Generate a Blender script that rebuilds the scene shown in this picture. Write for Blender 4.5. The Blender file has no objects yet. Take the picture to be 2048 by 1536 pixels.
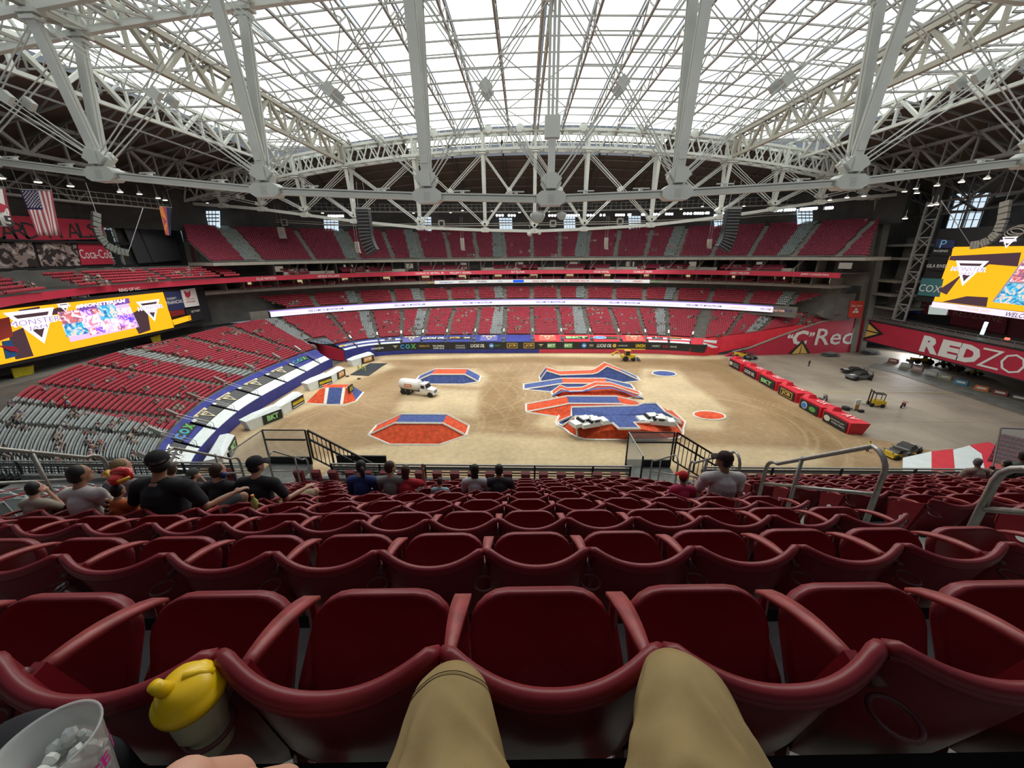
import bpy, bmesh, math, random
import numpy as np
from mathutils import Vector, Matrix
random.seed(7); np.random.seed(7)
PI=math.pi
sc=bpy.context.scene; COL=sc.collection
# ------------------------------------------------------------------ camera
F=742.; PITCH=math.radians(19.5); YAW=math.radians(1.85); ROLL=math.radians(0.5); EYE=30.0
_f=Vector((-math.sin(YAW)*math.cos(PITCH), math.cos(YAW)*math.cos(PITCH), -math.sin(PITCH)))
_r=Vector((math.cos(YAW), math.sin(YAW), 0)); _u=_r.cross(_f)
_c,_s=math.cos(ROLL),math.sin(ROLL)
R2=_c*_r-_s*_u; U2=_c*_u+_s*_r
cam=bpy.data.cameras.new('camera'); cam.sensor_width=36; cam.lens=F/2048*36; cam.clip_start=0.02; cam.clip_end=1000
co=bpy.data.objects.new('camera',cam); COL.objects.link(co)
M=Matrix((R2,U2,-_f)).transposed().to_4x4(); M.translation=Vector((0,0,EYE)); co.matrix_world=M
sc.camera=co
def ray(x,y): return _f+R2*((x-1024)/F)-U2*((y-768)/F)
def onz(x,y,z=0.):            # a photo pixel as a point of the height z
    d=ray(x,y); t=(z-EYE)/d.z; return Vector((d.x*t,d.y*t,z))
def ony(x,y,Y):
    d=ray(x,y); t=Y/d.y; return Vector((d.x*t,Y,EYE+d.z*t))
def onx(x,y,X):
    d=ray(x,y); t=X/d.x; return Vector((X,d.y*t,EYE+d.z*t))
def dep(x,y,t):
    d=ray(x,y); return Vector((d.x*t,d.y*t,EYE+d.z*t))
# ------------------------------------------------------------------ world, light, exposure
w=bpy.data.worlds.new('world'); sc.world=w; w.use_nodes=True
w.node_tree.nodes['Background'].inputs[0].default_value=(0.75,0.86,1.0,1); w.node_tree.nodes['Background'].inputs[1].default_value=0.25
sc.view_settings.view_transform='Standard'; sc.view_settings.look='None'; sc.view_settings.gamma=1; sc.view_settings.exposure=0.0
FABRIC_EMIT=2.5
def area(name,loc,target,size,power,color=(1,1,1),sy=None,spread=PI):
    l=bpy.data.lights.new(name,'AREA'); l.energy=power; l.color=color; l.shape='RECTANGLE'; l.size=size; l.size_y=sy or size; l.spread=spread
    o=bpy.data.objects.new(name,l); COL.objects.link(o); o.location=loc
    d=Vector(target)-Vector(loc); o.rotation_euler=d.to_track_quat('-Z','Y').to_euler()
    return o
# far flood banks under the roof, lamps over the ends, plus added fill lights
for x in (-45,-15,21,51):
    area('flood_and_fill_light',(x,126,47.0),(x*0.6,78,0),9,5200,(0.95,0.97,1.0),1.2,math.radians(110))
for x in (-40,3,46):
    area('flood_and_fill_light',(x,66,53.0),(x*0.9,72,0),12,3600,(1.0,0.96,0.88),2.5,math.radians(120))  # added downlights over the field, placed to spare the nearer truss
area('house_and_fill_light',(-70,78,46.0),(-72,80,8),12,6500,(1.0,0.96,0.9),30,math.radians(140))
area('house_and_fill_light',(85,85,46.0),(80,85,0),10,2600,(1.0,0.96,0.9),26,math.radians(140))
area('house_and_fill_light',(3,122,26.6),(3,131,8),84,6000,(1.0,0.96,0.92),1.5,math.radians(150))  # added light in open air, brightens the lower bowl seats
area('house_and_fill_light',(3,4,48.0),(3,46,42.5),120,3200,(1.0,0.98,0.93),3,math.radians(70))  # unseen light added overhead to brighten the nearer truss steel
area('house_and_fill_light',(3,19,47.0),(3,2,28),46,2300,(1.0,0.95,0.88),6,math.radians(120))  # unseen fill added above the near seats and legs
# ------------------------------------------------------------------ materials
MATS={}
def mat(name,col,rough=0.6,metal=0.0,noise=0.0,scale=8.0,bump=0.0,emit=0.0,spec=0.5,coat=0.0,alpha=1.0,trans=0.0,ior=1.45,stretch=None,detail=4):
    if name in MATS: return MATS[name]
    m=bpy.data.materials.new(name); m.use_nodes=True; nt=m.node_tree; b=nt.nodes['Principled BSDF']
    c=(*col,1); b.inputs['Base Color'].default_value=c; b.inputs['Roughness'].default_value=rough; b.inputs['Metallic'].default_value=metal
    b.inputs['Specular IOR Level'].default_value=spec; b.inputs['Coat Weight'].default_value=coat; b.inputs['IOR'].default_value=ior
    b.inputs['Transmission Weight'].default_value=trans; b.inputs['Alpha'].default_value=alpha
    if emit: b.inputs['Emission Color'].default_value=c; b.inputs['Emission Strength'].default_value=emit
    if noise or bump:
        tc=nt.nodes.new('ShaderNodeTexCoord'); n=nt.nodes.new('ShaderNodeTexNoise'); n.inputs['Scale'].default_value=scale; n.inputs['Detail'].default_value=detail
        src=tc.outputs['Object']
        if stretch:
            mp=nt.nodes.new('ShaderNodeMapping'); mp.inputs['Scale'].default_value=stretch; nt.links.new(src,mp.inputs[0]); src=mp.outputs[0]
        nt.links.new(src,n.inputs['Vector'])
        if noise:
            r=nt.nodes.new('ShaderNodeValToRGB'); r.color_ramp.elements[0].position=0.3; r.color_ramp.elements[1].position=0.7
            r.color_ramp.elements[0].color=(*[max(0,v*(1-noise)) for v in col],1); r.color_ramp.elements[1].color=(*[min(1,v*(1+noise)) for v in col],1)
            nt.links.new(n.outputs['Fac'],r.inputs[0]); nt.links.new(r.outputs[0],b.inputs['Base Color'])
            if emit: nt.links.new(r.outputs[0],b.inputs['Emission Color'])
        if bump:
            bp=nt.nodes.new('ShaderNodeBump'); bp.inputs['Strength'].default_value=bump; nt.links.new(n.outputs['Fac'],bp.inputs['Height']); nt.links.new(bp.outputs[0],b.inputs['Normal'])
    MATS[name]=m; return m
def glow(name,col,s):
    if name in MATS: return MATS[name]
    m=bpy.data.materials.new(name); m.use_nodes=True; nt=m.node_tree; nt.nodes.clear()
    e=nt.nodes.new('ShaderNodeEmission'); e.inputs[0].default_value=(*col,1); e.inputs[1].default_value=s
    o=nt.nodes.new('ShaderNodeOutputMaterial'); nt.links.new(e.outputs[0],o.inputs[0]); MATS[name]=m; return m
steel=mat('white_painted_steel',(0.56,0.57,0.53),0.5,0,0.06,0.4)
steel_d=mat('grey_roof_steel',(0.30,0.29,0.28),0.6,0,0.10,0.3)
steel_k=mat('dark_roof_steel',(0.22,0.215,0.21),0.6,0,0.10,0.3)
tan_steel=mat('tan_roof_steel',(0.40,0.38,0.32),0.55,0,0.08,0.4)
galv=mat('galvanised_rail',(0.34,0.33,0.30),0.42,0.75,0.15,20,0.05)
blackm=mat('black_metal',(0.02,0.02,0.022),0.45,0.3)
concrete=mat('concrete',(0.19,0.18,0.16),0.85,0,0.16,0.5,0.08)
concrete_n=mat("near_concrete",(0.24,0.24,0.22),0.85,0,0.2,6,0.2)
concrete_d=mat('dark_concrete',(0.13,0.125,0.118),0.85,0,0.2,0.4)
slab=mat('pale_concrete_fascia',(0.33,0.31,0.27),0.8,0,0.1,0.6)
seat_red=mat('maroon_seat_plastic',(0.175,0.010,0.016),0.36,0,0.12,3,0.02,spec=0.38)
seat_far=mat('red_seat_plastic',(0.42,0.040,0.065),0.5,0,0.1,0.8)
seat_shade=mat('shaded_red_seat_plastic',(0.20,0.020,0.042),0.55,0,0.1,0.8)  # same red seats darkened: the deck's shade is put into the colour
seat_grey_shade=mat('shaded_grey_seat_plastic',(0.20,0.225,0.22),0.6,0,0.1,0.8)  # grey seats darkened likewise, shade under the roof painted in
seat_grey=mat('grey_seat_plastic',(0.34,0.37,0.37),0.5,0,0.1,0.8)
red=mat('stadium_red',(0.52,0.030,0.065),0.5,0,0.06,0.4)
tred=mat('red_tarp',(0.68,0.03,0.05),0.5,0,0.1,0.7,0.1)
tblue=mat('blue_tarp',(0.035,0.045,0.26),0.5,0,0.15,0.7,0.1)
twhite=mat('white_tarp',(0.74,0.80,0.80),0.5,0,0.05,1.0,0.05)
tblack=mat('black_banner',(0.025,0.027,0.028),0.6)
ban_w=mat('banner_white',(0.85,0.85,0.82),0.6)
gold=mat('banner_gold',(0.75,0.48,0.10),0.5)
cream=mat('banner_cream',(0.72,0.62,0.40),0.6)
green=mat('banner_green',(0.12,0.45,0.10),0.6)
lblue=mat('banner_blue',(0.05,0.25,0.70),0.6)
yellow=mat('banner_yellow',(0.90,0.68,0.03),0.6)
blackw=mat('black_wall',(0.018,0.018,0.020),0.8)
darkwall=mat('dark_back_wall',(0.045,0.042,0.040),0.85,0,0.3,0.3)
glassm=mat('clear_glass',(0.85,0.93,0.88),0.03,0,trans=0.0,alpha=0.22)
winm=glow('daylight_window',(0.72,0.88,1.0),0.95)
lampw=glow('cool_flood_lamp',(0.80,0.90,1.0),14)
lampy=glow('warm_down_lamp',(1.0,0.85,0.55),9)
# ------------------------------------------------------------------ mesh builder
class MB:
    def __init__(s): s.v=[]; s.f=[]; s.m=[]; s.mi=0
    def add(s,v,f):
        n=len(s.v); s.v+= [tuple(p) for p in v]; s.f+=[tuple(i+n for i in q) for q in f]; s.m+=[s.mi]*len(f); return s
    def box(s,c,d,rz=0,rot=None):
        x,y,z=d[0]/2,d[1]/2,d[2]/2; P=[Vector((a*x,b*y,e*z)) for e in(-1,1) for b in(-1,1) for a in(-1,1)]
        R=rot if rot is not None else Matrix.Rotation(rz,3,'Z')
        P=[R@p+Vector(c) for p in P]
        return s.add(P,[(0,2,3,1),(4,5,7,6),(0,1,5,4),(2,6,7,3),(0,4,6,2),(1,3,7,5)])
    def hexa(s,P): # 8 points bottom ring 4 ccw, top ring 4
        return s.add(P,[(3,2,1,0),(4,5,6,7),(0,1,5,4),(1,2,6,5),(2,3,7,6),(3,0,4,7)])
    def bar(s,p,q,w=.2,h=None,up=(0,0,1),n=4,caps=True):
        p=Vector(p);q=Vector(q);h=h or w;d=(q-p)
        if d.length<1e-6: return s
        d.normalize();up=Vector(up)
        if abs(d.dot(up))>.99: up=Vector((0,1,0))
        a=d.cross(up).normalized();b=a.cross(d)
        if n==4: off=[(-.5,-.5),(.5,-.5),(.5,.5),(-.5,.5)]
        else: off=[(.5*math.cos(2*PI*i/n),.5*math.sin(2*PI*i/n)) for i in range(n)]
        P=[p+a*(o[0]*w)+b*(o[1]*h) for o in off]+[q+a*(o[0]*w)+b*(o[1]*h) for o in off]
        fs=[(i,(i+1)%n,(i+1)%n+n,i+n) for i in range(n)]
        if caps: fs+=[tuple(range(n-1,-1,-1)),tuple(range(n,2*n))]
        return s.add(P,fs)
    def tube(s,pts,r,n=8,closed=False,rads=None):
        pts=[Vector(p) for p in pts]; N=len(pts); rings=[]; prev=None
        for i,p in enumerate(pts):
            a=pts[(i-1)%N] if (closed or i>0) else p; b=pts[(i+1)%N] if (closed or i<N-1) else p
            t=(b-a).normalized()
            if prev is None:
                up=Vector((0,0,1)) if abs(t.z)<.9 else Vector((1,0,0)); x=t.cross(up).normalized()
            else: x=(prev-t*prev.dot(t)).normalized()
            prev=x;y=t.cross(x);rr=rads[i] if rads else r
            rings.append([p+x*(rr*math.cos(2*PI*k/n))+y*(rr*math.sin(2*PI*k/n)) for k in range(n)])
        V=[v for g in rings for v in g];fs=[]
        for i in range(N if closed else N-1):
            j=(i+1)%N
            fs+=[(i*n+k,i*n+(k+1)%n,j*n+(k+1)%n,j*n+k) for k in range(n)]
        if not closed: fs+=[tuple(range(n-1,-1,-1)),tuple((N-1)*n+k for k in range(n))]
        return s.add(V,fs)
    def lathe(s,prof,c=(0,0,0),n=16,ax=None,sx=1,sy=1):
        V=[];R=ax if ax is not None else Matrix.Identity(3);c=Vector(c)
        for r,z in prof: V+=[R@Vector((r*sx*math.cos(2*PI*k/n),r*sy*math.sin(2*PI*k/n),z))+c for k in range(n)]
        fs=[(i*n+k,i*n+(k+1)%n,(i+1)*n+(k+1)%n,(i+1)*n+k) for i in range(len(prof)-1) for k in range(n)]
        fs+=[tuple(range(n-1,-1,-1)),tuple((len(prof)-1)*n+k for k in range(n))]
        return s.add(V,fs)
    def ball(s,c,r,n=10,m=7,rot=None):
        r=(r,r,r) if not hasattr(r,'__len__') else r;R=rot if rot is not None else Matrix.Identity(3);c=Vector(c)
        V=[];fs=[]
        for i in range(m+1):
            t=PI*i/m
            for k in range(n): V.append(R@Vector((r[0]*math.sin(t)*math.cos(2*PI*k/n),r[1]*math.sin(t)*math.sin(2*PI*k/n),r[2]*math.cos(t)))+c)
        fs=[(i*n+k,(i+1)*n+k,(i+1)*n+(k+1)%n,i*n+(k+1)%n) for i in range(m) for k in range(n)]
        return s.add(V,fs)
    def quad(s,a,b,c,d): return s.add([a,b,c,d],[(0,1,2,3)])
    def slabq(s,a,b,c,d,t): # thick quad along normal
        a,b,c,d=map(Vector,(a,b,c,d)); n=(b-a).cross(d-a).normalized()*t
        return s.hexa([a,b,c,d,a+n,b+n,c+n,d+n])
    def poly(s,P,t,nrm=None): # extruded polygon
        P=[Vector(p) for p in P];n=(P[1]-P[0]).cross(P[2]-P[0]).normalized() if nrm is None else Vector(nrm)
        k=len(P);V=P+[p+n*t for p in P]
        return s.add(V,[tuple(range(k-1,-1,-1)),tuple(range(k,2*k))]+[(i,(i+1)%k,(i+1)%k+k,i+k) for i in range(k)])
    def grid(s,P,nu,nv,closed=False):
        fs=[]
        for i in range(nu-1):
            for j in range(nv-1 if not closed else nv): fs.append((i*nv+j,i*nv+(j+1)%nv,(i+1)*nv+(j+1)%nv,(i+1)*nv+j))
        return s.add(P,fs)
    def mesh(s,name,mats,smooth=False):
        me=bpy.data.meshes.new(name); me.from_pydata([tuple(v) for v in s.v],[],s.f)
        for m in (mats if isinstance(mats,(list,tuple)) else [mats]): me.materials.append(m)
        if isinstance(mats,(list,tuple)): me.polygons.foreach_set('material_index',s.m)
        if smooth: me.polygons.foreach_set('use_smooth',[True]*len(me.polygons))
        me.update(); return me
    def build(s,name,mats,parent=None,smooth=False,loc=None,rz=0):
        o=bpy.data.objects.new(name,s.mesh(name,mats,smooth)); COL.objects.link(o)
        if parent is not None: o.parent=parent
        if loc is not None: o.location=loc
        if rz: o.rotation_euler.z=rz
        return o
def tag(o,label=None,cat=None,group=None,kind=None):
    if label: o['label']=label
    if cat: o['category']=cat
    if group: o['group']=group
    if kind: o['kind']=kind
    return o
def empty(name,loc=(0,0,0),rz=0,label=None,cat=None,group=None):
    o=bpy.data.objects.new(name,None); COL.objects.link(o); o.location=loc; o.rotation_euler=(0,0,rz); o.empty_display_size=.2
    return tag(o,label,cat,group)
def struct(mb,name,m,label=None,smooth=False):
    return tag(mb.build(name,m,None,smooth),label,None,None,'structure')
def obj(name,me,parent=None,loc=None,rot=None):
    o=bpy.data.objects.new(name,me); COL.objects.link(o)
    if parent is not None: o.parent=parent
    if loc is not None: o.location=loc
    if rot is not None: o.rotation_euler=rot
    return o
def copy_tree(o,parent=None):
    c=o.copy(); COL.objects.link(c)
    if parent is not None: c.parent=parent
    for ch in KIDS.get(o.name,[]): copy_tree(ch,c)
    return c
KIDS={}
def learn(o):
    for ch in bpy.data.objects:
        if ch.parent is not None: KIDS.setdefault(ch.parent.name,[])
    return o
def kids_of(root,objs):
    KIDS[root.name]=[x for x in objs if x.parent==root]
    for x in objs: KIDS[x.name]=[y for y in objs if y.parent==x]
ORD=['first','second','third','fourth','fifth','sixth','seventh','eighth','ninth','tenth','eleventh','twelfth','thirteenth','fourteenth','fifteenth','sixteenth','seventeenth','eighteenth','nineteenth','twentieth']
def parent_world(p):
    Mw=Matrix.LocRotScale(p.location,p.rotation_euler,p.scale)
    while p.parent is not None:
        p=p.parent; Mw=Matrix.LocRotScale(p.location,p.rotation_euler,p.scale)@Mw
    return Mw
def W(o):                      # o was modelled in world coordinates: keep it there under its parent
    o.matrix_parent_inverse=parent_world(o.parent).inverted(); return o
_tm={}
def tmesh(s,shear=0.,bold=0.,spacing=1.):
    k=(s,shear,bold,spacing)
    if k not in _tm:
        c=bpy.data.curves.new('t','FONT'); c.body=s; c.size=1.0; c.offset=bold; c.shear=shear; c.space_character=spacing; c.resolution_u=2
        o=bpy.data.objects.new('t',c); me=bpy.data.meshes.new_from_object(o)
        V=[v.co.copy() for v in me.vertices]; Fc=[tuple(p.vertices) for p in me.polygons]
        bpy.data.meshes.remove(me); bpy.data.objects.remove(o); bpy.data.curves.remove(c)
        x0=min(v.x for v in V);x1=max(v.x for v in V);y0=min(v.y for v in V);y1=max(v.y for v in V)
        _tm[k]=([((v.x-(x0+x1)/2)/(y1-y0),(v.y-(y0+y1)/2)/(y1-y0)) for v in V],Fc,(x1-x0)/(y1-y0))
    return _tm[k]
def tadd(mb,s,origin,xdir,ydir,h,width=None,ext=0.02,shear=0.,bold=0.,spacing=1.,norm=None):
    """adds flat lettering, raised by ext: origin = middle of the line, xdir = reading direction, ydir = up"""
    P,Fc,asp=tmesh(s,shear,bold,spacing); x=Vector(xdir).normalized(); y=Vector(ydir); y=(y-x*y.dot(x)).normalized(); z=x.cross(y)
    sx=(width/asp) if width else h
    o=Vector(origin)+z*ext
    return mb.add([o+x*(a*sx)+y*(b*h) for a,b in P],Fc)
def text(s,name,m,parent,origin,xdir,ydir,h,width=None,**k):
    mb=MB(); tadd(mb,s,origin,xdir,ydir,h,width,**k); o=mb.build(name,m,parent)
    return W(o) if parent is not None else o
def wp(mb,name,m,parent,smooth=False):     # a part modelled in world coordinates
    return W(mb.build(name,m,parent,smooth))
# ================================================================== the bowl: plan curves
CX,CY=3.0,79.0
TB=[(0,59,0,35),(16,58.3,16,35),(32,55.5,31.5,34.7),(46,51,41.5,33.6),(60,44.5,50,30.5),(72,35.8,54.5,25),(81,26,56.8,18),(87,14,57,10),(90,0,57,0),
    (87,-14,57,-10),(81,-26,56,-18),(72,-36,53,-28),(62,-45,49,-36),(52,-52,43,-42)]
_n=len(TB)
def _cr(tab,t):
    i=min(int(t),len(tab)-2); f=t-i
    g=lambda k: np.array(tab[max(0,min(len(tab)-1,k))] if k>=0 else (-tab[-k][0],tab[-k][1],-tab[-k][2],tab[-k][3]),float)
    a,b,c,d=g(i-1),g(i),g(i+1),g(i+2)
    return 0.5*((2*b)+(-a+c)*f+(2*a-5*b+4*c-d)*f*f+(-a+3*b-3*c+d)*f**3)
# side: -1 left, +1 right.  t: 0 = middle of the far side
_ts=np.linspace(0,_n-1,400); _tab=np.array([_cr(TB,t) for t in _ts])
_arc=np.concatenate([[0],np.cumsum(np.hypot(*np.diff(_tab[:,:2],axis=0).T))])   # arc length along B
def BF(a):    # signed arc a along the back curve, from the middle of the far side: back point and front point relative to the centre
    s=np.sign(a) if a!=0 else 1; k=abs(a)
    v=[np.interp(k,_arc,_tab[:,j]) for j in range(4)]
    return np.array([s*v[0],v[1]]),np.array([s*v[2],v[3]])
_RA=[57,66,78,88,96]; _RX=[50.,56,67,79,87]; _RY=[30.6,32.6,33.9,34.4,34.7]; _RBX=[58.4,65.5,75.5,84,91]; _RBY=[45.5,41.5,38.6,37.,36.2]
def PT(a,q,z,tier='low'):
    """q 0..1 front to back"""
    B,Fr=BF(a)
    if tier=='low':
        if a>57: Fr=np.array([np.interp(a,_RA,_RX),np.interp(a,_RA,_RY)]); B=np.array([np.interp(a,_RA,_RBX),np.interp(a,_RA,_RBY)])
        p=Fr+(B-Fr)*q
    elif tier=='loge': p=B*np.array([1.035,.965])*(1-q)+B*np.array([1.11,1.10])*q
    elif tier=='up': p=B*np.array([1.0,.945])*(1-q)+B*np.array([1.17,1.22])*q
    else: p=B*np.array(tier)
    return Vector((CX+p[0],CY+p[1],z))
AL=-182.; AR=96.     # left and right ends of the bowl, in arc length
AIS=[(-176,0),(-164,0),(-155,0),(-145,0),(-132,0),(-119.5,1),(-108,0),(-97,0),(-84,1),(-70,0),(-57,1),(-46.5,0),(-37,1),(-28,0),(-18.7,0),(-9.3,1),(0,0),(9.2,0),(18.5,1),(27.7,0),(37.3,0),(47,1),(57,0),(67,0),(78,1),(88,0)]
def sections(a0,a1): return [(g,a) for a,g in AIS if a0<a<a1]
def kz(a): return float(np.interp(a,[-182,-110,-92,57,66,78,88,96],[.80,.80,1.0,1.0,.95,.72,.42,.3]))
def zlow(a,z0,z): return (z0+(z-z0)*kz(a)) if a<57 else 11.3-(11.3-z)*kz(a)
def cutR(p): return False
def cutU(p): return p.x/p.y<-.865 or p.x/p.y>.855
def tunnel(a,q): return -88<a<-79 and q<0.40
# seats: one template instanced by numpy
def seat_tpl(wd,hb=.42,tk=.07):
    mb=MB(); mb.hexa([(-wd/2,.0,.30),(wd/2,.0,.30),(wd/2,.07,.30),(-wd/2,.07,.30),(-wd/2,.10,.86),(wd/2,.10,.86),(wd/2,.17,.84),(-wd/2,.17,.84)])
    mb.hexa([(-wd*.45,-.16,.40),(wd*.45,-.16,.40),(wd*.45,-.02,.36),(-wd*.45,-.02,.36),(-wd*.42,-.22,.78),(wd*.42,-.22,.78),(wd*.42,-.16,.80),(-wd*.42,-.16,.80)])
    return np.array(mb.v),np.array(mb.f)
def instance(tpl,P,ang,name,m):
    V,Fc=tpl; N=len(P)
    if N==0: return None
    P=np.array(P,float); c=np.cos(ang); s=np.sin(ang)
    X=V[None,:,0]*c[:,None]-V[None,:,1]*s[:,None]+P[:,0:1]; Y=V[None,:,0]*s[:,None]+V[None,:,1]*c[:,None]+P[:,1:2]; Z=V[None,:,2]+P[:,2:3]
    vv=np.stack([X,Y,Z],2).reshape(-1,3); ff=(Fc[None]+np.arange(N)[:,None,None]*len(V)).reshape(-1,4)
    me=bpy.data.meshes.new(name); me.vertices.add(len(vv)); me.vertices.foreach_set('co',vv.ravel()); me.loops.add(ff.size); me.loops.foreach_set('vertex_index',ff.ravel())
    me.polygons.add(len(ff)); me.polygons.foreach_set('loop_start',np.arange(len(ff))*4); me.update(calc_edges=True); me.materials.append(m)
    return me
SPOTS=[]     # places where a spectator may sit: (point, angle, tier, a)
def tier(nm,rows,z0,z1,q0,q1,kind,a0,a1,mred,mgrey,greys,skip=lambda a,q,p:False,wd=.50,label='',curl=0.0,endgrey=None):
    """risers as one structure, seats as two counted-out masses"""
    A=np.arange(a0,a1,1.3); mb=MB(); P=[]; 
    for r in range(rows):
        qa=q0+(q1-q0)*r/rows; qb=q0+(q1-q0)*(r+1)/rows; z=z0+(z1-z0)*(r/(rows-1))**(1+curl)
        P.append((qa,z)); P.append((qb,z))
    prev=None; idx={}
    for j,a in enumerate(A):
        for i,(q,z) in enumerate(P): idx[(j,i)]=len(mb.v); mb.v.append(tuple(PT(a,q,zlow(a,z0,z) if kind=='low' else z,kind)))
    for j in range(len(A)-1):
        for i in range(len(P)-1):
            p=PT(A[j],P[i][0],0,kind); p2=PT(A[j+1],P[i][0],0,kind)
            if skip(A[j],P[i][0],p) or skip(A[j+1],P[i][0],p2): continue
            mb.f.append((idx[(j,i)],idx[(j,i+1)],idx[(j+1,i+1)],idx[(j+1,i)])); mb.m.append(0)
    st=struct(mb,nm+'_risers',concrete)
    sec=sections(a0,a1); ais=np.array([s[1] for s in sec]); ks=np.array([s[0] for s in sec])
    L={'r':([],[]),'g':([],[])}
    for r in range(rows):
        qa=q0+(q1-q0)*(r+.62)/rows; z=z0+(z1-z0)*(r/(rows-1))**(1+curl)
        a=a0+.6; last=None
        C=np.array([PT(x,qa,z,kind) for x in A]); d=np.hypot(*np.diff(C[:,:2],axis=0).T); cum=np.concatenate([[0],np.cumsum(d)])
        tot=cum[-1]; n=int(tot/(wd+.02))
        S=(np.arange(n)+.5)*tot/n; av=np.interp(S,cum,A); X=np.interp(S,cum,C[:,0]); Y=np.interp(S,cum,C[:,1])
        X2=np.interp(S+.3,cum,C[:,0]);Y2=np.interp(S+.3,cum,C[:,1]); X1=np.interp(S-.3,cum,C[:,0]);Y1=np.interp(S-.3,cum,C[:,1])
        g=np.arctan2(Y2-Y1,X2-X1)+0
        ia=np.searchsorted(ais,av)      # aisle to the right of the seat
        for i in range(n):
            sc_=cum[-1]/(A[-1]-A[0]); 
            j=ia[i]; rgt=(ais[j]-av[i])*sc_ if j<len(ais) else 9; lft=(av[i]-ais[j-1])*sc_ if j>0 else 9
            if rgt<.75 or lft<.75: continue
            p=(X[i],Y[i],zlow(av[i],z0,z) if kind=='low' else z)
            if skip(av[i],qa,Vector(p)): continue
            k=ks[j] if j<len(ks) else 0
            gy=greys(k,rgt,lft,av[i],qa)
            key='g' if gy else 'r'; L[key][0].append(p); L[key][1].append(g[i]); SPOTS.append((p,g[i],nm,av[i],qa))
    tp=seat_tpl(wd*.9)
    for key,m,cn in (('r',mred,'red'),('g',mgrey,'grey')):
        me=instance(tp,L[key][0],np.array(L[key][1]),nm+'_seats',m)
        if me is None: continue
        o=obj(cn+'_seats',me); tag(o,label%cn,'seats',None,'stuff')
    return len(L['r'][0])+len(L['g'][0])
gl=lambda k,r,l,a,q: (k==1 and r<3.9) or (a<-140 and PT(a,q,0).y<48.6)
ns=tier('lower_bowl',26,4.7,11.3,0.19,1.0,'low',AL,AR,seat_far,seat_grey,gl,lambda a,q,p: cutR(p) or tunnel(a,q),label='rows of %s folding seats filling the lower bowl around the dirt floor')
tier('loge',7,14.3,17.2,0.03,0.93,'loge',-86,88,seat_far,seat_grey,lambda k,r,l,a,q:k==1 and r<3.6,lambda a,q,p:p.y<113.5,label='rows of %s seats of the loge tier behind the long lit ribbon board')
tier('upper_deck',26,28.3,37.3,0.03,0.97,'up',-96,96,seat_shade,seat_grey_shade,lambda k,r,l,a,q:k==1 and r<4.1,lambda a,q,p:cutU(p),label='rows of %s seats of the far upper deck under the roof')
# ------------------------------------------------------------------ rings and fascias swept along the bowl
def ring(nm,m,s0,z0,z1,s1=None,a0=-150,a1=88,skip=lambda p:False,step=2.0,kind='structure',t=.35,label=None,smooth=False,mb=None):
    """a band with depth swept around the bowl: scale s0 (x,y), from z0 up to z1"""
    mb=mb or MB(); A=np.arange(a0,a1+step,step); s1=s1 or (s0[0]*(1+t/70),s0[1]*(1+t/70))
    R=[[PT(a,0,z,s) for s,z in((s0,z0),(s0,z1),(s1,z1),(s1,z0))] for a in A]
    for i in range(len(A)-1):
        if skip((R[i][0]+R[i+1][0])/2): continue
        mb.hexa([R[i][0],R[i+1][0],R[i+1][3],R[i][3],R[i][1],R[i+1][1],R[i+1][2],R[i][2]])
    if nm is None: return mb
    o=mb.build(nm,m,None,smooth); tag(o,label,None,None,kind); return o
S=lambda x,y:(x,y)
R110=lambda p: p.y<111 and p.x>0
NL=lambda p: p.y<113 or (p.x>0 and p.y<111)      # only the far side
# LED ribbon: a thing of its own
def ribbon_pts(a,z,out=0.): return PT(a,0,z,(.945-out/60,.94-out/60))
rb=empty('ribbon_display',ribbon_pts(0,12),0,'long white and purple lit ribbon display curving below the loge seats','display')
mb=ring(None,None,S(1.03,.96),12.15,14.1,S(1.036,.966),-83.5,86,lambda p:p.x>0 and p.y<114.5)
wp(mb,'housing',blackw,rb)
led=bpy.data.materials.new('led_ribbon'); led.use_nodes=True; nt=led.node_tree; nt.nodes.clear()
e=nt.nodes.new('ShaderNodeEmission'); e.inputs[0].default_value=(0.86,0.80,1.0,1); e.inputs[1].default_value=1.3; oo=nt.nodes.new('ShaderNodeOutputMaterial'); nt.links.new(e.outputs[0],oo.inputs[0])
mb=ring(None,None,S(1.0285,.9585),12.35,13.9,S(1.0298,.9598),-83.3,86,lambda p:p.x>0 and p.y<114.7)
wp(mb,'lit_panel',led,rb)
mb=ring(None,None,S(1.028,.958),13.9,14.15,S(1.0305,.9605),-83.5,86,lambda p:p.x>0 and p.y<114.5); wp(mb,'top_edge',glow('purple_glow',(0.45,0.25,0.9),1.2),rb)
def ringtext(s,a,z,h,m,parent,sc_,width=None,name='lettering',spacing=1.0,bold=0.0,shear=0.0):
    """lettering wrapped along the bowl, one mesh"""
    P,Fc,asp=tmesh(s,shear,bold,spacing); sx=(width/asp) if width else h; mb=MB()
    def at(a_,z_): return PT(a_,0,z_,sc_)
    V=[at(a+p[0]*sx,z+p[1]*h) for p in P]; mb.add(V,Fc); return wp(mb,name,m,parent)
purp=mat('ribbon_purple',(0.05,0.02,0.25),0.5); orng=glow('ribbon_orange',(1.0,0.55,0.35),1.0)
for i,a in enumerate((-68,-42,-19,6.5,31.5,56,75.5)):
    ringtext('WELCOME TO MONSTER JAM',a,13.1,.85,purp,rb,(1.0275,.9575),10.2 if i!=6 else 8,shear=.25,bold=.01)
    for d in (-9.5,9.5): ringtext('MONSTER JAM' if d<0 else 'MONSTER',a+d if abs(a+d)<79 else a,13.0,.6,orng,rb,(1.0273,.9573),4.5)
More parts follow.
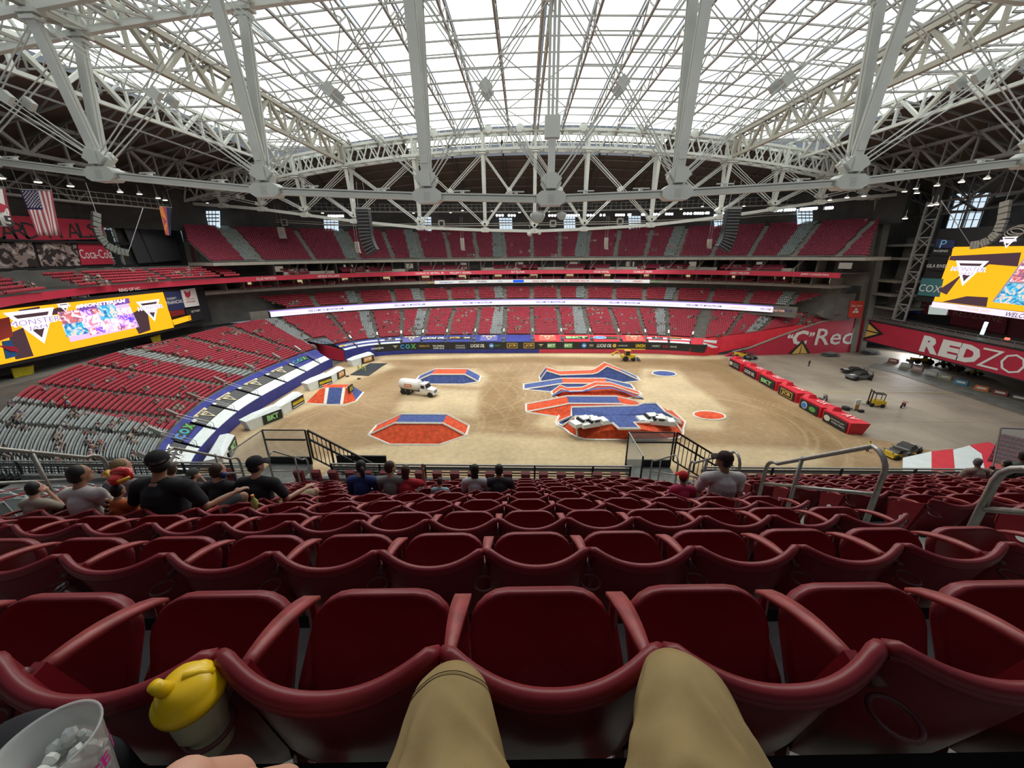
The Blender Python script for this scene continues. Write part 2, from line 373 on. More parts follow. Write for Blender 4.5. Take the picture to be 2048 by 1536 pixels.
# slabs, soffits and walls behind the seats
ring('loge_front_wall',concrete,S(1.037,.967),11.2,14.3,S(1.045,.975),-88,90,lambda p:p.y<112 and p.x>0)
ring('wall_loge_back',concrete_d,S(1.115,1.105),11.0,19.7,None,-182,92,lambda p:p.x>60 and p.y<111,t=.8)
ring('trim_club_slab',slab,S(1.06,1.03),19.75,20.55,S(1.16,1.12),-100,86,lambda p:p.y<104 and p.x>0 or p.y<96,smooth=False)
ring('club_rail',galv,S(1.06,1.03),20.75,20.82,S(1.0615,1.0315),-100,86,lambda p:p.y<104 and p.x>0 or p.y<96)
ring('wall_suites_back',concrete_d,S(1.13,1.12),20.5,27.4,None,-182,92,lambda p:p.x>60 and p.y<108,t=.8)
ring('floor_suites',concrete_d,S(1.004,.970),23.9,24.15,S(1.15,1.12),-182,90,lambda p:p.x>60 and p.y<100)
ring('trim_upper_slab',slab,S(1.0,.945),27.35,28.15,S(1.12,1.12),-96,96,lambda p:cutU(p))
ring('upper_deck_rail',galv,S(.999,.944),28.55,28.62,S(1.0,.945),-96,96,lambda p:cutU(p))
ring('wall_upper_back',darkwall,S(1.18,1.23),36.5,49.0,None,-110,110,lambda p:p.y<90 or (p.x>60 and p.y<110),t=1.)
ring('floor_behind_left_stand',concrete_d,S(1.0,1.0),9.75,9.95,S(1.3,1.3),-182,-88)
# ring of honour: red band
hb=empty('honour_band',PT(0,0,23,(1.0,.966)),0,'thin red fascia band with white name lettering around the club tier','fascia')
mb=ring(None,None,S(1.0,.966),22.9,24.2,S(1.005,.971),-182,90,lambda p:p.x>60 and p.y<99); wp(mb,'red_fascia',red,hb)
for s,px in (('OLLIE MATSON',530),('AENEAS WILLIAMS',655),('CHARLES W. BIDWILL, SR.',860),('WILLIAM V. BIDWILL',921),('PAT TILLMAN',1037),('ROGER WEHRLI',1202),('CHARLEY TRIPPI',1285),('LARRY WILSON',1480),('JIMMY CONZELMAN',1632)):
    p=ony(px,545,128); a=min(np.arange(-98,90,.5),key=lambda t:abs(math.atan2(PT(t,0,0,(1.0,.966)).x,PT(t,0,0,(1.0,.966)).y)-math.atan2(p.x,p.y)))
    ringtext(s,float(a),23.55,.72,ban_w,hb,(.9983,.9643),len(s)*.42)
# sponsor band: white lit strip with printed names on the club slab
sb=empty('sponsor_band',PT(0,0,20,(1.02,1.02)),0,'narrow white lit band of small colourful sponsor names below the club seats','display')
mb=ring(None,None,S(1.022,1.022),19.7,20.8,S(1.029,1.029),-34,38.5); wp(mb,'lit_panel',glow('sponsor_white',(0.95,0.93,0.88),.85),sb)
for s,px,c in (('VISA',829,gold),('Sanderson',862,lblue),('SAFEWAY',900,tblack),('HYUNDAI',938,purp),('COX',978,lblue),('PEPSI',1018,lblue),('State Farm',1064,tred),('Coca-Cola',1110,tred),('BANNER HEALTH',1150,tred),('GILA RIVER',1190,orng),('Ford',1229,lblue),('DESERT',1270,tred),('AVNET',1304,green)):
    if s in('PEPSI',): 
        a=(px-1047)*.163; mb=ring(None,None,S(1.0205,1.0205),19.8,20.7,S(1.0218,1.0218),a-1.9,a+1.9,step=.95); wp(mb,'logo_panel',glow('blue_logo_panel',(0.02,0.12,0.9),1.),sb); continue
    ringtext(s,(px-1047)*.163,20.25,.62,c,sb,(1.0212,1.0212),len(s)*.5,bold=.02)
# suite dividers, openings, lit alcoves, front counters between the bands
dv=MB(); dl=MB(); cn=MB(); rd=MB()
for a in np.arange(-148,88,4.2):
    p=PT(a,0,0,(1.04,1.04))
    if p.x>60 and p.y<106: continue
    q0=PT(a,0,20.6,(1.035,1.035)); q1=PT(a,0,20.6,(1.1,1.12))
    if p.y>100:
        dv.hexa([q0,PT(a+.25,0,20.6,(1.035,1.035)),PT(a+.25,0,20.6,(1.1,1.12)),q1,*[Vector((v.x,v.y,22.8)) for v in (q0,PT(a+.25,0,20.6,(1.035,1.035)),PT(a+.25,0,20.6,(1.1,1.12)),q1)]])
    e0=[PT(a+b,0,24.2,s) for b,s in((0,(1.04,1.03)),(.5,(1.04,1.03)),(.5,(1.09,1.1)),(0,(1.09,1.1)))]
    if p.y>112: dv.hexa(e0+[Vector((v.x,v.y,27.4)) for v in e0])
    if p.y>112 and int(a/4.2)%2==0: dv.bar(PT(a,0,24.4,(1.0,.965)),PT(a+1.8,0,27.3,(1.02,1.0)),.25)
struct(dv,'wall_suite_dividers',concrete)
for i,a in enumerate(np.arange(-98,86,6.1)):
    c=PT(a,0,0,(1.08,1.1))
    if c.y<105: continue
    if i%2==0:
        P=[PT(a+b,0,z,(1.094,1.112)) for b,z in((0,21.0),(2.4,21.0),(2.4,22.3),(0,22.3))]; dl.slabq(*P,.1)
    if i%3==0:
        P=[PT(a+b,0,z,(1.094,1.112)) for b,z in((1,25.0),(3.6,25.0),(3.6,26.6),(1,26.6))]; cn.slabq(*P,.1)
tag(dl.build('suite_window',glow('warm_interior',(0.95,0.72,0.42),.55)),None,None,None,'structure'); tag(cn.build('suite_glazing',glow('dim_interior',(0.55,0.48,0.40),.35)),None,None,None,'structure')
mb=ring(None,None,S(1.0,.99),24.2,25.1,S(1.004,.994),-86,86,lambda p:p.y<112.5 or (int((p.x+200)/5)%4==0)); mb.build('suite_balcony',slab)['kind']='structure'
# four rows of club seats above the honour band, and two rows between the bands
def shortrows(nm,sc0,dsc,zs,a0,a1,m,skip,lab,pitch=.55):
    P=[];A=[]
    for r,z in enumerate(zs):
        s=(sc0[0]+dsc*r,sc0[1]+dsc*r); a=a0
        while a<a1:
            p=PT(a,0,z,s); p2=PT(a+.3,0,z,s); a+=pitch*.95
            if skip(a,p,r): continue
            P.append(tuple(p)); A.append(math.atan2(p2.y-p.y,p2.x-p.x)); SPOTS.append((tuple(p),A[-1],nm,a,0))
    me=instance(seat_tpl(.5),P,np.array(A),nm,m)
    return tag(obj(nm,me),lab,'seats',None,'stuff')
shortrows('club_seats',(.988,.99),.011,(24.3,24.75,25.2),-84,84,seat_shade,lambda a,p,r:p.y<113 or (int((a+300)/8.4)%3==0) or (a+300)%8.4<1.0,'short rows of red seats directly above the red honour band on the far side')
shortrows('suite_seats',(1.036,1.036),.012,(20.6,21.0),-92,80,seat_shade,lambda a,p,r:p.y<107 or (a+300)%8.4<.9,'low rows of seats under the honour band on the far side')
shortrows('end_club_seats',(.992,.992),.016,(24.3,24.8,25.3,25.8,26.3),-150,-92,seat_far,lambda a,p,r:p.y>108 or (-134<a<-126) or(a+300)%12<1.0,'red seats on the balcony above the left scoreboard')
# ================================================================== roof
YN,YF=46.0,112.0
NX=[0,13.7,31.9,50.2,64,76,87,98]
def zb(d): return float(np.interp(abs(d),[0,14,32,50,64,76,87,98],[35.6,36.0,36.8,38.6,40.4,42.0,43.0,43.8]))
def zt(d): return 55.4-.00122*d*d          # lower chord of the arched box truss
HT=4.0
def great_truss(Y,hw,label,near):
    t=empty('lens_truss',(CX,Y,35.6),0,label,'truss')
    nodes=[-x for x in NX[:0:-1]]+NX
    fin=1.0 if near else .8
    if near: nodes=[x for x in nodes if abs(x)<90]
    # bottom chord in bays, node castings
    for i in range(len(nodes)-1):
        a,b=nodes[i],nodes[i+1]; pa=Vector((CX+a,Y,zb(a)));pb=Vector((CX+b,Y,zb(b)))
        mb=MB(); up=(0,0,1)
        if near:
            for dz,w in((.32,1.0),(-.32,1.0),(0,.2)): mb.bar(pa+Vector((0,0,dz)),pb+Vector((0,0,dz)),w*.75,.14 if dz else .7)
            for f in (.28,.72): 
                c=pa.lerp(pb,f); mb.bar(c+Vector((-.9,-.25,.62)),c+Vector((.9,-.25,.62)),.12); mb.box(c+Vector((0,0,.55)),(.35,.5,.3))
        else: mb.bar(pa,pb,.8,.75)
        wp(mb,'bottom_chord',steel,t)
    for x in nodes:
        p=Vector((CX+x,Y,zb(x))); mb=MB(); k=1.0 if near else .8
        prof=[(-1.6*k,.35*k),(-1.05*k,.75*k),(1.05*k,.75*k),(1.6*k,.35*k),(1.6*k,-.35*k),(1.05*k,-.7*k),(-1.05*k,-.7*k),(-1.6*k,-.35*k)]
        mb.poly([p+Vector((a,-.75,b)) for a,b in prof],1.5,(0,1,0))
        for j in range(5): mb.bar(p+Vector((-.35,-.78,.35-.17*j)),p+Vector((.35,-.78,.35-.17*j)),.05)
        if near:
            prof=[(-.6,.7),(-1.15,1.5),(-.8,2.4),(.8,2.4),(1.15,1.5),(.6,.7)]; mb.poly([p+Vector((a,-.35,b)) for a,b in prof],.7,(0,1,0)); mb.box(p+Vector((0,0,1.7)),(1.1,1.9,1.5))
        wp(mb,'node_casting',steel,t)
    # V posts
    for x in nodes:
        if zt(x)-zb(x)<1.5: continue
        p=Vector((CX+x,Y,zb(x)+.6))
        for s in(-1,1):
            q=Vector((CX+x,Y+s*hw,zt(x))); mb=MB(); w=.95 if near else .75
            if near and x==0:
                if s<0: continue
                q=Vector((CX+x,Y,zt(x))); p0=p+Vector((0,0,6.2)); 
                for dx in(-.42,0,.42): mb.bar(p0+Vector((dx,0,0)),q+Vector((dx,0,0)),.26,.5)
                mb.box(p0,(1.6,1.0,2.0)); mb.bar(p0,p+Vector((0,0,2)),.75,.4)
                wp(mb,'post',steel,t); continue
            d=(q-p); mb.bar(p,q,w,w*.7,up=(0,1,0)); 
            mb.bar(p+d*.03,q-d*.05,w*1.18,w*.14,up=(0,1,0))
            mb.box(q+Vector((0,0,-.3)),(2.0,1.1,.35)); mb.box(q+Vector((0,0,-.8)),(1.5,1.0,.3))
            wp(mb,'post',steel,t)
        mb=MB(); c=p.lerp(Vector((CX+x,Y,zt(x))),.16)
        if not(near and x==0): mb.bar(c+Vector((0,-hw*.16-.4,0)),c+Vector((0,hw*.16+.4,0)),.7,.8); wp(mb,'post_collar',steel,t)
    # paired tie rods crossing each bay
    for i in range(len(nodes)-1):
        a,b=nodes[i],nodes[i+1]
        if zt(a)-zb(a)<1 or zt(b)-zb(b)<1: continue
        A=Vector((CX+a,Y,zb(a)+1.2));B=Vector((CX+b,Y,zb(b)+1.2));A2=Vector((CX+a,Y,zt(a)-.6));B2=Vector((CX+b,Y,zt(b)-.6))
        for P,Q in((A,B2),(B,A2)):
            for s in(-1,1):
                mb=MB()
                for e in(-.28,.28):
                    off=Vector((0,s*hw*.85,e)); mb.bar(P+Vector((0,s*.5,e)),Q+off,.13 if near else .17,n=6,caps=False)
                u=(Q-P).normalized(); mb.bar(P+Vector((0,s*.5,0)),P+Vector((0,s*.5,0))+u*1.3,.5,.9)
                wp(mb,'tie_rod',steel,t)
        # crossing clamp
        c=(A+B2+B+A2)/4; h=(zt(a)-zb(a))
        for s in(-1,1): mb=MB(); mb.box(c+Vector((0,s*hw*.45,0)),(1.0,.5,1.0),rot=Matrix.Rotation(PI/4,3,'Y')); wp(mb,'rod_clamp',steel,t)
    # arched top box truss: two planes, upper and lower chords, W webs, cross struts
    xs=np.arange(-100,100.1,3.65)
    for s in(-1,1):
        lo=MB();hi=MB();wb=MB()
        for i in range(len(xs)-1):
            a,b=xs[i],xs[i+1]; y=Y+s*hw
            la=Vector((CX+a,y,zt(a)));lb=Vector((CX+b,y,zt(b)));ha=la+Vector((0,0,HT));hb_=lb+Vector((0,0,HT)); m=(ha+hb_)/2
            lo.bar(la,lb,.55,.6); hi.bar(ha,hb_,.55,.6); wb.bar(la,m,.3,.28);wb.bar(m,lb,.3,.28)
        wp(lo,'lower_arch_chord',steel,t); wp(hi,'upper_arch_chord',steel,t); wp(wb,'web_bracing',steel,t)['kind']='stuff'
        for x in nodes:
            mb=MB(); y=Y+s*hw; mb.bar((CX+x,y,zt(x)),(CX+x,y,zt(x)+HT),.7,.5); wp(mb,'web_post',steel,t)
    mb=MB()
    for i,x in enumerate(xs):
        for dz in(0,HT): mb.bar((CX+x,Y-hw,zt(x)+dz),(CX+x,Y+hw,zt(x)+dz),.28)
        if i<len(xs)-1: x2=xs[i+1]; mb.bar((CX+x,Y-hw,zt(x)),(CX+x2,Y+hw,zt(x2)),.2); mb.bar((CX+x,Y-hw,zt(x)+HT),(CX+x2,Y+hw,zt(x2)+HT),.2)
    wp(mb,'cross_bracing',steel,t)['kind']='stuff'
    return t
great_truss(YN,2.1,'nearer of two huge white lens-shaped roof trusses, its bottom chord crossing just overhead',True)
great_truss(YF,1.7,'farther of two huge white lens-shaped roof trusses, in front of the far upper deck',False)
# ---- fabric roof panels with their ribs
def zf(d): return 59.6-.00122*d*d if abs(d)<52 else 59.6-.00122*2704+.02*(abs(d)-52)
fab=bpy.data.materials.new('backlit_fabric'); fab.use_nodes=True; nt=fab.node_tree; nt.nodes.clear()
tc=nt.nodes.new('ShaderNodeTexCoord'); nz=nt.nodes.new('ShaderNodeTexNoise'); nz.inputs['Scale'].default_value=.25; nz.inputs['Detail'].default_value=5
rr=nt.nodes.new('ShaderNodeValToRGB'); rr.color_ramp.elements[0].color=(.80,.86,.82,1); rr.color_ramp.elements[1].color=(.93,1,.95,1)
e=nt.nodes.new('ShaderNodeEmission'); e.inputs[1].default_value=FABRIC_EMIT; oo=nt.nodes.new('ShaderNodeOutputMaterial')
nt.links.new(tc.outputs['Object'],nz.inputs[0]); nt.links.new(nz.outputs[0],rr.inputs[0]); nt.links.new(rr.outputs[0],e.inputs[0]); nt.links.new(e.outputs[0],oo.inputs[0])
def sheet(mb,x0,x1,y0,y1,dz=2.6,nx=12,ny=8,arch=0.8):
    V=[];
    for i in range(nx+1):
        for j in range(ny+1):
            x=x0+(x1-x0)*i/nx; y=y0+(y1-y0)*j/ny; V.append((CX+x,y,zf(x)+dz+arch*math.sin(PI*j/ny)))
    mb.grid(V,nx+1,ny+1)
for side in(-1,1):
    rt=empty('roof_panel',(CX+side*26,79,60),0,'glowing white fabric roof panel left of the centre joint with steel ribs' if side<0 else 'glowing white fabric roof panel right of the centre joint with steel ribs','roof panel')
    k=0
    for i in range(8):
        x0=side*(.3+6.85*i); x1=side*(6.85*(i+1)-.0)
        mb=MB(); sheet(mb,x0,x1,36,117.2,nx=3); wp(mb,'fabric_strip',fab,rt)
    for i in range(9):
        x=side*(6.85*i) if i else side*.55
        if abs(x)>52.5: x=side*51.0
        z=zf(x); mb=MB(); y=36.; L=[]
        while y<109:
            y2=min(y+6.3,109.5); d1=1.5+.8*math.sin(PI*(y-36)/74); d2=1.5+.8*math.sin(PI*(y2-36)/74)
            mb.bar((CX+x,y,z),(CX+x,y2,z),.34,.28); mb.bar((CX+x,y,z+d1),(CX+x,y2,z+d2),.28,.26)
            mb.bar((CX+x,y,z),(CX+x,(y+y2)/2,z+(d1+d2)/2),.17); mb.bar((CX+x,(y+y2)/2,z+(d1+d2)/2),(CX+x,y2,z),.17); y+=6.3
        # splayed foot on the truss
        mb.bar((CX+x,109,z+.8),(CX+x,111.5,z-1.0),.5)
        wp(mb,'rib',tan_steel if i==0 else steel_d,rt)
    mb=MB(); 
    for y in np.arange(37,112,5.0):
        for i in range(8):
            xa=side*6.85*i;xb=side*6.85*(i+1); mb.bar((CX+xa,y,zf(xa)+1.9),(CX+xb,y,zf(xb)+1.9),.2)
            if i%2==int(y/5.0)%2 and i: mb.bar((CX+xa,y,zf(xa)+.2),(CX+xb,y,zf(xb)+.2),.14)
    wp(mb,'purlins',steel_d,rt)['kind']='stuff'
    mb=MB()
    for i in (0,4):
        for j,y in enumerate(np.arange(37,104,12.6)):
            xa=side*6.85*i;xb=side*6.85*(i+1)
            if (i+j)%2: xa,xb=xb,xa
            mb.bar((CX+xa,y,zf(xa)+1.),(CX+xb,y+12.6,zf(xb)+1.),.13)
    wp(mb,'cross_bracing',steel_d,rt)['kind']='stuff'
    # rail and trolley feet on the far edge
    mb=MB()
    for x in np.arange(1,52,1.7): mb.bar((CX+side*x,111.2,zf(x)-.6),(CX+side*x,111.2,zf(x)+.9),.07)
    for x in (4,12,26,40): mb.lathe([(0.1,0),(1.0,.05),(1.0,.5),(.1,.55)],(CX+side*x,110.4,zf(x)+.2),10,Matrix.Rotation(PI/2,3,'X'))
    mb.bar((CX,111,zf(0)-.3),(CX+side*25,111,zf(25)-.3),.3,.5); mb.bar((CX+side*25,111,zf(25)-.3),(CX+side*51,111,zf(51)-.3),.3,.5)
    wp(mb,'edge_rail',steel,rt)
    # outer fixed fabric bay
    ob=empty('fixed_roof_bay',(CX+side*62,79,58),0,'outer white fabric roof bay beyond the left edge girder' if side<0 else 'outer white fabric roof bay beyond the right edge girder','roof panel')
    mb=MB(); sheet(mb,side*52,side*(75 if side<0 else 77),36,116 if side<0 else 118,dz=1.5,nx=4,arch=.1); wp(mb,'fabric_sheet',fab,ob)
    mb=MB()
    for y in np.arange(40,116,7.5):
        za=zf(side*52)-1.2; xa,xb=CX+side*52,CX+side*75
        mb.bar((xa,y,za+2.4),(xb,y,za+2.4),.3); mb.bar((xa,y,za),(xb,y,za),.22)
        for q in range(6): 
            f0=xa+(xb-xa)*q/6; f1=xa+(xb-xa)*(q+1)/6; m=(f0+f1)/2; mb.bar((f0,y,za),(m,y,za+2.4),.12); mb.bar((m,y,za+2.4),(f1,y,za),.12)
    for x in (58,64,70):
        mb.bar((CX+side*x,38,zf(x)+.9),(CX+side*x,116,zf(x)+.9),.22)
    wp(mb,'lattice_girders',steel_d,ob)['kind']='stuff'
    mb=MB()
    for j in range(26):
        y=38+j*3; x0=CX+side*52; mb.bar((x0,y,zf(52)-.6),(CX+side*74,y+6*(1 if j%2 else -1),zf(52)-.2),.06,n=3)
    wp(mb,'stay_cables',steel_d,ob)['kind']='stuff'
# ---- strip of fabric and purlins beyond the far truss
mb=MB(); V=[]
for i in range(25):
    x=-38+76*i/24
    for y,dz in((117,1.3),(127,1.1)): V.append((CX+x,y,59.3-.0010*x*x+dz))
mb.grid(V,25,2); struct(mb,'ceiling_fabric_strip',fab)
# ---- Y-direction girders along the opening edges and over the ends
def ygirder(x,z0,h,y0,y1,m,label,w=.55,step=9.0,ww=.4,brace=True):
    t=empty('roof_girder',(x,(y0+y1)/2,z0),0,label,'truss'); a=MB();b=MB();c=MB();d=MB(); y=y0; i=0
    a.bar((x,y0,z0),(x,y1,z0),w); b.bar((x,y0,z0+h),(x,y1,z0+h),w*1.3,w)
    while y<y1-.1:
        y2=min(y+step,y1); ym=(y+y2)/2; c.bar((x,y,z0+h),(x,ym,z0),ww*1.25); c.bar((x,ym,z0),(x,y2,z0+h),ww); d.bar((x,ym,z0),(x,ym,z0+h),ww*.7); d.bar((x,y,z0),(x,y,z0+h),ww*.8)
        if brace: c.bar((x,(y+ym)/2,z0+h/2),(x,ym,z0+h),ww*.5)
        y=y2
    wp(a,'lower_chord',m,t);wp(b,'upper_chord',m,t);wp(c,'diagonals',m,t)['kind']='stuff';wp(d,'verticals',m,t)['kind']='stuff'; return t
for side,nm in((-1,'left'),(1,'right')):
    g=ygirder(CX+side*50.4,52.7,4.6,36,113,tan_steel,'deep tan steel edge girder on the %s side of the moving fabric roof'%nm,.7,9,.5)
    ygirder(CX+side*68,52.3,4.4,36,118,steel,'pale steel girder under the outer %s edge of the fabric roof'%nm,.55,10,.5)
    ygirder(CX+side*87,46.5,5.2,40,128,steel_k,'dark grey lattice girder below the roof deck on the %s end'%nm,.6,12,.45)
    ygirder(CX+side*104,41.5,5.0,44,112,steel_k,'outermost dark lattice girder below the roof deck on the %s end'%nm,.5,13,.4)
# ---- dark roof deck
deck=mat('brown_roof_deck',(0.085,0.066,0.052),0.85,0,0.18,0.15,stretch=(1,.2,1))
def zroof(x,y):
    dx=abs(x-CX)/128; dy=abs(y-79)/84; r=(dx**2.3+dy**2.3)**(1/2.3); return 40.5+22.5*max(0,1-r**2.3)
def inside(x,y): return abs(x-CX)<74.5 and 30<y<117 
mb=MB(); nx=64; ny=46; V=[]; xs=np.linspace(-130,136,nx); ys=np.linspace(20,166,ny)
for x in xs:
    for y in ys: V.append((x,y,zroof(x,y)+.6))
mb.v=V; mb.f=[];mb.m=[]
for i in range(nx-1):
    for j in range(ny-1):
        xm=(xs[i]+xs[i+1])/2; ym=(ys[j]+ys[j+1])/2
        if inside(xm,ym) or (abs(xm-CX)<38 and 116<ym<127): continue
        mb.f.append((i*ny+j,i*ny+j+1,(i+1)*ny+j+1,(i+1)*ny+j)); mb.m.append(0)
struct(mb,'ceiling',deck)
# deck seams and hanging purlins over the far side, rib trusses over the ends
mb=MB()
for y in np.arange(120,162,4.5):
    P=[Vector((x,y,zroof(x,y)+.3)) for x in np.arange(-84,91,8)]
    for a,b in zip(P,P[1:]): mb.bar(a,b,.25,.4,caps=False)
for x in np.arange(-82,90,7.6):
    P=[Vector((x,y,zroof(x,y)+.1)) for y in np.arange(116,162,6)]
    for a,b in zip(P,P[1:]): mb.bar(a,b,.18,.3,caps=False)
struct(mb,'ceiling_seams',mat('brown_seam',(0.11,0.09,0.075),.8))
for side in(-1,1):
    mb=MB()
    for k,y in enumerate(np.arange(50,128,9.5)):
        xs_=np.arange(70,118,6.0)
        for a,b in zip(xs_,xs_[1:]):
            A=Vector((CX+side*a,y,zroof(CX+side*a,y)-.2));B=Vector((CX+side*b,y,zroof(CX+side*b,y)-.2)); D=Vector((0,0,-2.6))
            mb.bar(A,B,.3,caps=False); mb.bar(A+D,B+D,.3,caps=False); mb.bar(A,B+D,.2,caps=False); mb.bar(A,A+D,.2,caps=False)
        if k%2==0: mb.bar((CX+side*72,y,52),(CX+side*86,y+9,47),.2)
    for x in (76,95,112):
        mb.bar((CX+side*x,45,zroof(CX+side*x,60)-2),(CX+side*x,128,zroof(CX+side*x,120)-1),.3)
    tag(struct(mb,'ceiling_rafters_'+('left' if side<0 else 'right'),steel_k),None)
# far roof rafters behind the far truss (dark)
mb=MB()
for x in (-66,-54,-24,-9,19,34,60,72):
    P=[Vector((x+CX,y,zroof(x+CX,y)-.3)) for y in (118,126,134,142,150)]
    for a,b in zip(P,P[1:]): mb.bar(a,b,.5,.7,caps=False)
struct(mb,'ceiling_beams',mat('brown_beam',(0.06,0.052,0.046),.8))
# ================================================================== floor and dirt
from mathutils import noise as mnoise
mb=MB()
for i in range(14):
    for j in range(9):
        x0=50+i*7.; y0=36+j*9.4
        if y0>122: continue
        mb.box((x0+3.5,y0+4.7,-.13),(6.96,9.36,.2))
fl=MB(); fl.box((20,78,-.35),(240,100,.2)); struct(fl,'floor',concrete_d)
fc=bpy.data.materials.new('worn_concrete_floor'); fc.use_nodes=True; nt=fc.node_tree; b=nt.nodes['Principled BSDF']; b.inputs['Roughness'].default_value=.55
tc=nt.nodes.new('ShaderNodeTexCoord'); n1=nt.nodes.new('ShaderNodeTexNoise'); n1.inputs['Scale'].default_value=.07; n1.inputs['Detail'].default_value=7
r1=nt.nodes.new('ShaderNodeValToRGB'); r1.color_ramp.elements[0].position=.35; r1.color_ramp.elements[0].color=(.23,.195,.155,1); r1.color_ramp.elements[1].position=.62; r1.color_ramp.elements[1].color=(.40,.34,.265,1)
nt.links.new(tc.outputs['Object'],n1.inputs[0]); nt.links.new(n1.outputs[0],r1.inputs[0]); nt.links.new(r1.outputs[0],b.inputs['Base Color'])
struct(mb,'floor_slabs',fc)
mb=MB(); mb.box(((72.5+96)/2,79.6,.0),(40,.18,.02)); mb.box((108,80.8,.0),(12,.18,.02),rz=.05); tag(mb.build('painted_line',mat('line_yellow',(.6,.5,.2),.7)),'thin yellow line painted across the concrete floor','marking')
# darker roll-away track strip in the concrete
mb=MB(); P=[onz(1735,733,.01),onz(1790,746,.01),onz(2048,831,.01),onz(2048,809,.01),onz(1840,745,.01),onz(1750,726,.01)]; mb.poly(P,.02,(0,0,1)); tag(mb.build('track_strip',mat('track_grey',(.16,.155,.14),.6,0,.3,.5)),None,None,None,'structure')
# ---- dirt: fine grid with its own packed and loose patches as a colour attribute
def smooth_poly(P):
    P=np.array([[p.x,p.y] for p in P])
    def f(X,Y):
        ins=np.zeros(X.shape,bool); d=np.full(X.shape,1e9); n=len(P)
        for i in range(n):
            x1,y1=P[i]; x2,y2=P[(i+1)%n]
            c=((y1>Y)!=(y2>Y))&(X<(x2-x1)*(Y-y1)/(y2-y1+1e-9)+x1); ins^=c
            t=np.clip(((X-x1)*(x2-x1)+(Y-y1)*(y2-y1))/((x2-x1)**2+(y2-y1)**2),0,1); d=np.minimum(d,np.hypot(X-x1-t*(x2-x1),Y-y1-t*(y2-y1)))
        return np.where(ins,d,-d)
    return f
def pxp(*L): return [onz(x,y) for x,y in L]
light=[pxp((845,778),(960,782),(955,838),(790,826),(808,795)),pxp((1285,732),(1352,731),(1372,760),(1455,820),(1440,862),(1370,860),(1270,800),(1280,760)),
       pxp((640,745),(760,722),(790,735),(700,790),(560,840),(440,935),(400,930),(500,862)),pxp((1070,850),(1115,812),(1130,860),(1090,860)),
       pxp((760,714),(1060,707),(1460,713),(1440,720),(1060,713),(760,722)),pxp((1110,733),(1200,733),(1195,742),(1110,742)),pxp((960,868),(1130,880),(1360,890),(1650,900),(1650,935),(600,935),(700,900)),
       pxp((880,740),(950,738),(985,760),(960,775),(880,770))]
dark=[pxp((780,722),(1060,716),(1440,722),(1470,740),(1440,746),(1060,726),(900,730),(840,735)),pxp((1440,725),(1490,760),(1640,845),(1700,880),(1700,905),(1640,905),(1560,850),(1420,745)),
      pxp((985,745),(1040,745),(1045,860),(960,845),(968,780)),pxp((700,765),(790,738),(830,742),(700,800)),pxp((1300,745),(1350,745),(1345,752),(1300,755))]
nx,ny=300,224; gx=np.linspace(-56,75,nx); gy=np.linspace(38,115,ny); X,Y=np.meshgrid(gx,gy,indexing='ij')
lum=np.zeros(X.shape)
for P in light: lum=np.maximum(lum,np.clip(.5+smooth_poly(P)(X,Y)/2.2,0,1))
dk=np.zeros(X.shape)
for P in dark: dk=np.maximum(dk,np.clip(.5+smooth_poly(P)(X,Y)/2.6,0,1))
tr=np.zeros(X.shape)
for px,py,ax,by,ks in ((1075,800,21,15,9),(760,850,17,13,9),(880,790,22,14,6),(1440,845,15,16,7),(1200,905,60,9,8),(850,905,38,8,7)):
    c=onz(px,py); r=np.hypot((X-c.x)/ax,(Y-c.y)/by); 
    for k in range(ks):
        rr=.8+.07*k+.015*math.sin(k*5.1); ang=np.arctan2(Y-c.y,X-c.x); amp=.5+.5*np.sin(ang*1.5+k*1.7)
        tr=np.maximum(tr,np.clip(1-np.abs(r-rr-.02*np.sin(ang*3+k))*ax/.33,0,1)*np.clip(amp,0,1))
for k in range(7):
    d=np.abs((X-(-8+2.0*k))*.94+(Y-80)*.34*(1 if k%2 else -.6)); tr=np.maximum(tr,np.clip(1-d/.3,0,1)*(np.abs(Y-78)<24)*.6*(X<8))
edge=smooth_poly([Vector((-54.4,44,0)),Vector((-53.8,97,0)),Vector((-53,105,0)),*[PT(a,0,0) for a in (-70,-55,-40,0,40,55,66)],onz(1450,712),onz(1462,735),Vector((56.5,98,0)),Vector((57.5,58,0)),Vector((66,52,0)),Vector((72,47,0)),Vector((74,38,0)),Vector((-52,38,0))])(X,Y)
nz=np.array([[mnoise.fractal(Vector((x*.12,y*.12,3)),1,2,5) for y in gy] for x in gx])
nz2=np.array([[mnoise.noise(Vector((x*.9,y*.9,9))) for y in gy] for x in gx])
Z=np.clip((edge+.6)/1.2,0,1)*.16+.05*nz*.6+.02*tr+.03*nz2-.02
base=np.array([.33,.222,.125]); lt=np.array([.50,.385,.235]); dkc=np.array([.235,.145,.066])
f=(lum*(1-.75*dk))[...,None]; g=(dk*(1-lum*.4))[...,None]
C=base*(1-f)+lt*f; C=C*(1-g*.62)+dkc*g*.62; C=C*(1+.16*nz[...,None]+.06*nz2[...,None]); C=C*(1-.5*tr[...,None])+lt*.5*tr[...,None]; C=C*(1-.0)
keep=edge>-.7
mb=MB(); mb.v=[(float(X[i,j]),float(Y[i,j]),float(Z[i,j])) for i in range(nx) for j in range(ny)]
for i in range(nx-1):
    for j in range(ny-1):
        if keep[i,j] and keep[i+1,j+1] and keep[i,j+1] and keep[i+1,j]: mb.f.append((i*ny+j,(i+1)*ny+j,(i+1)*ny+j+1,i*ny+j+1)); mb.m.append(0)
dm=bpy.data.materials.new('packed_dirt'); dm.use_nodes=True; nt=dm.node_tree; b=nt.nodes['Principled BSDF']; b.inputs['Roughness'].default_value=.95; b.inputs['Specular IOR Level'].default_value=.1
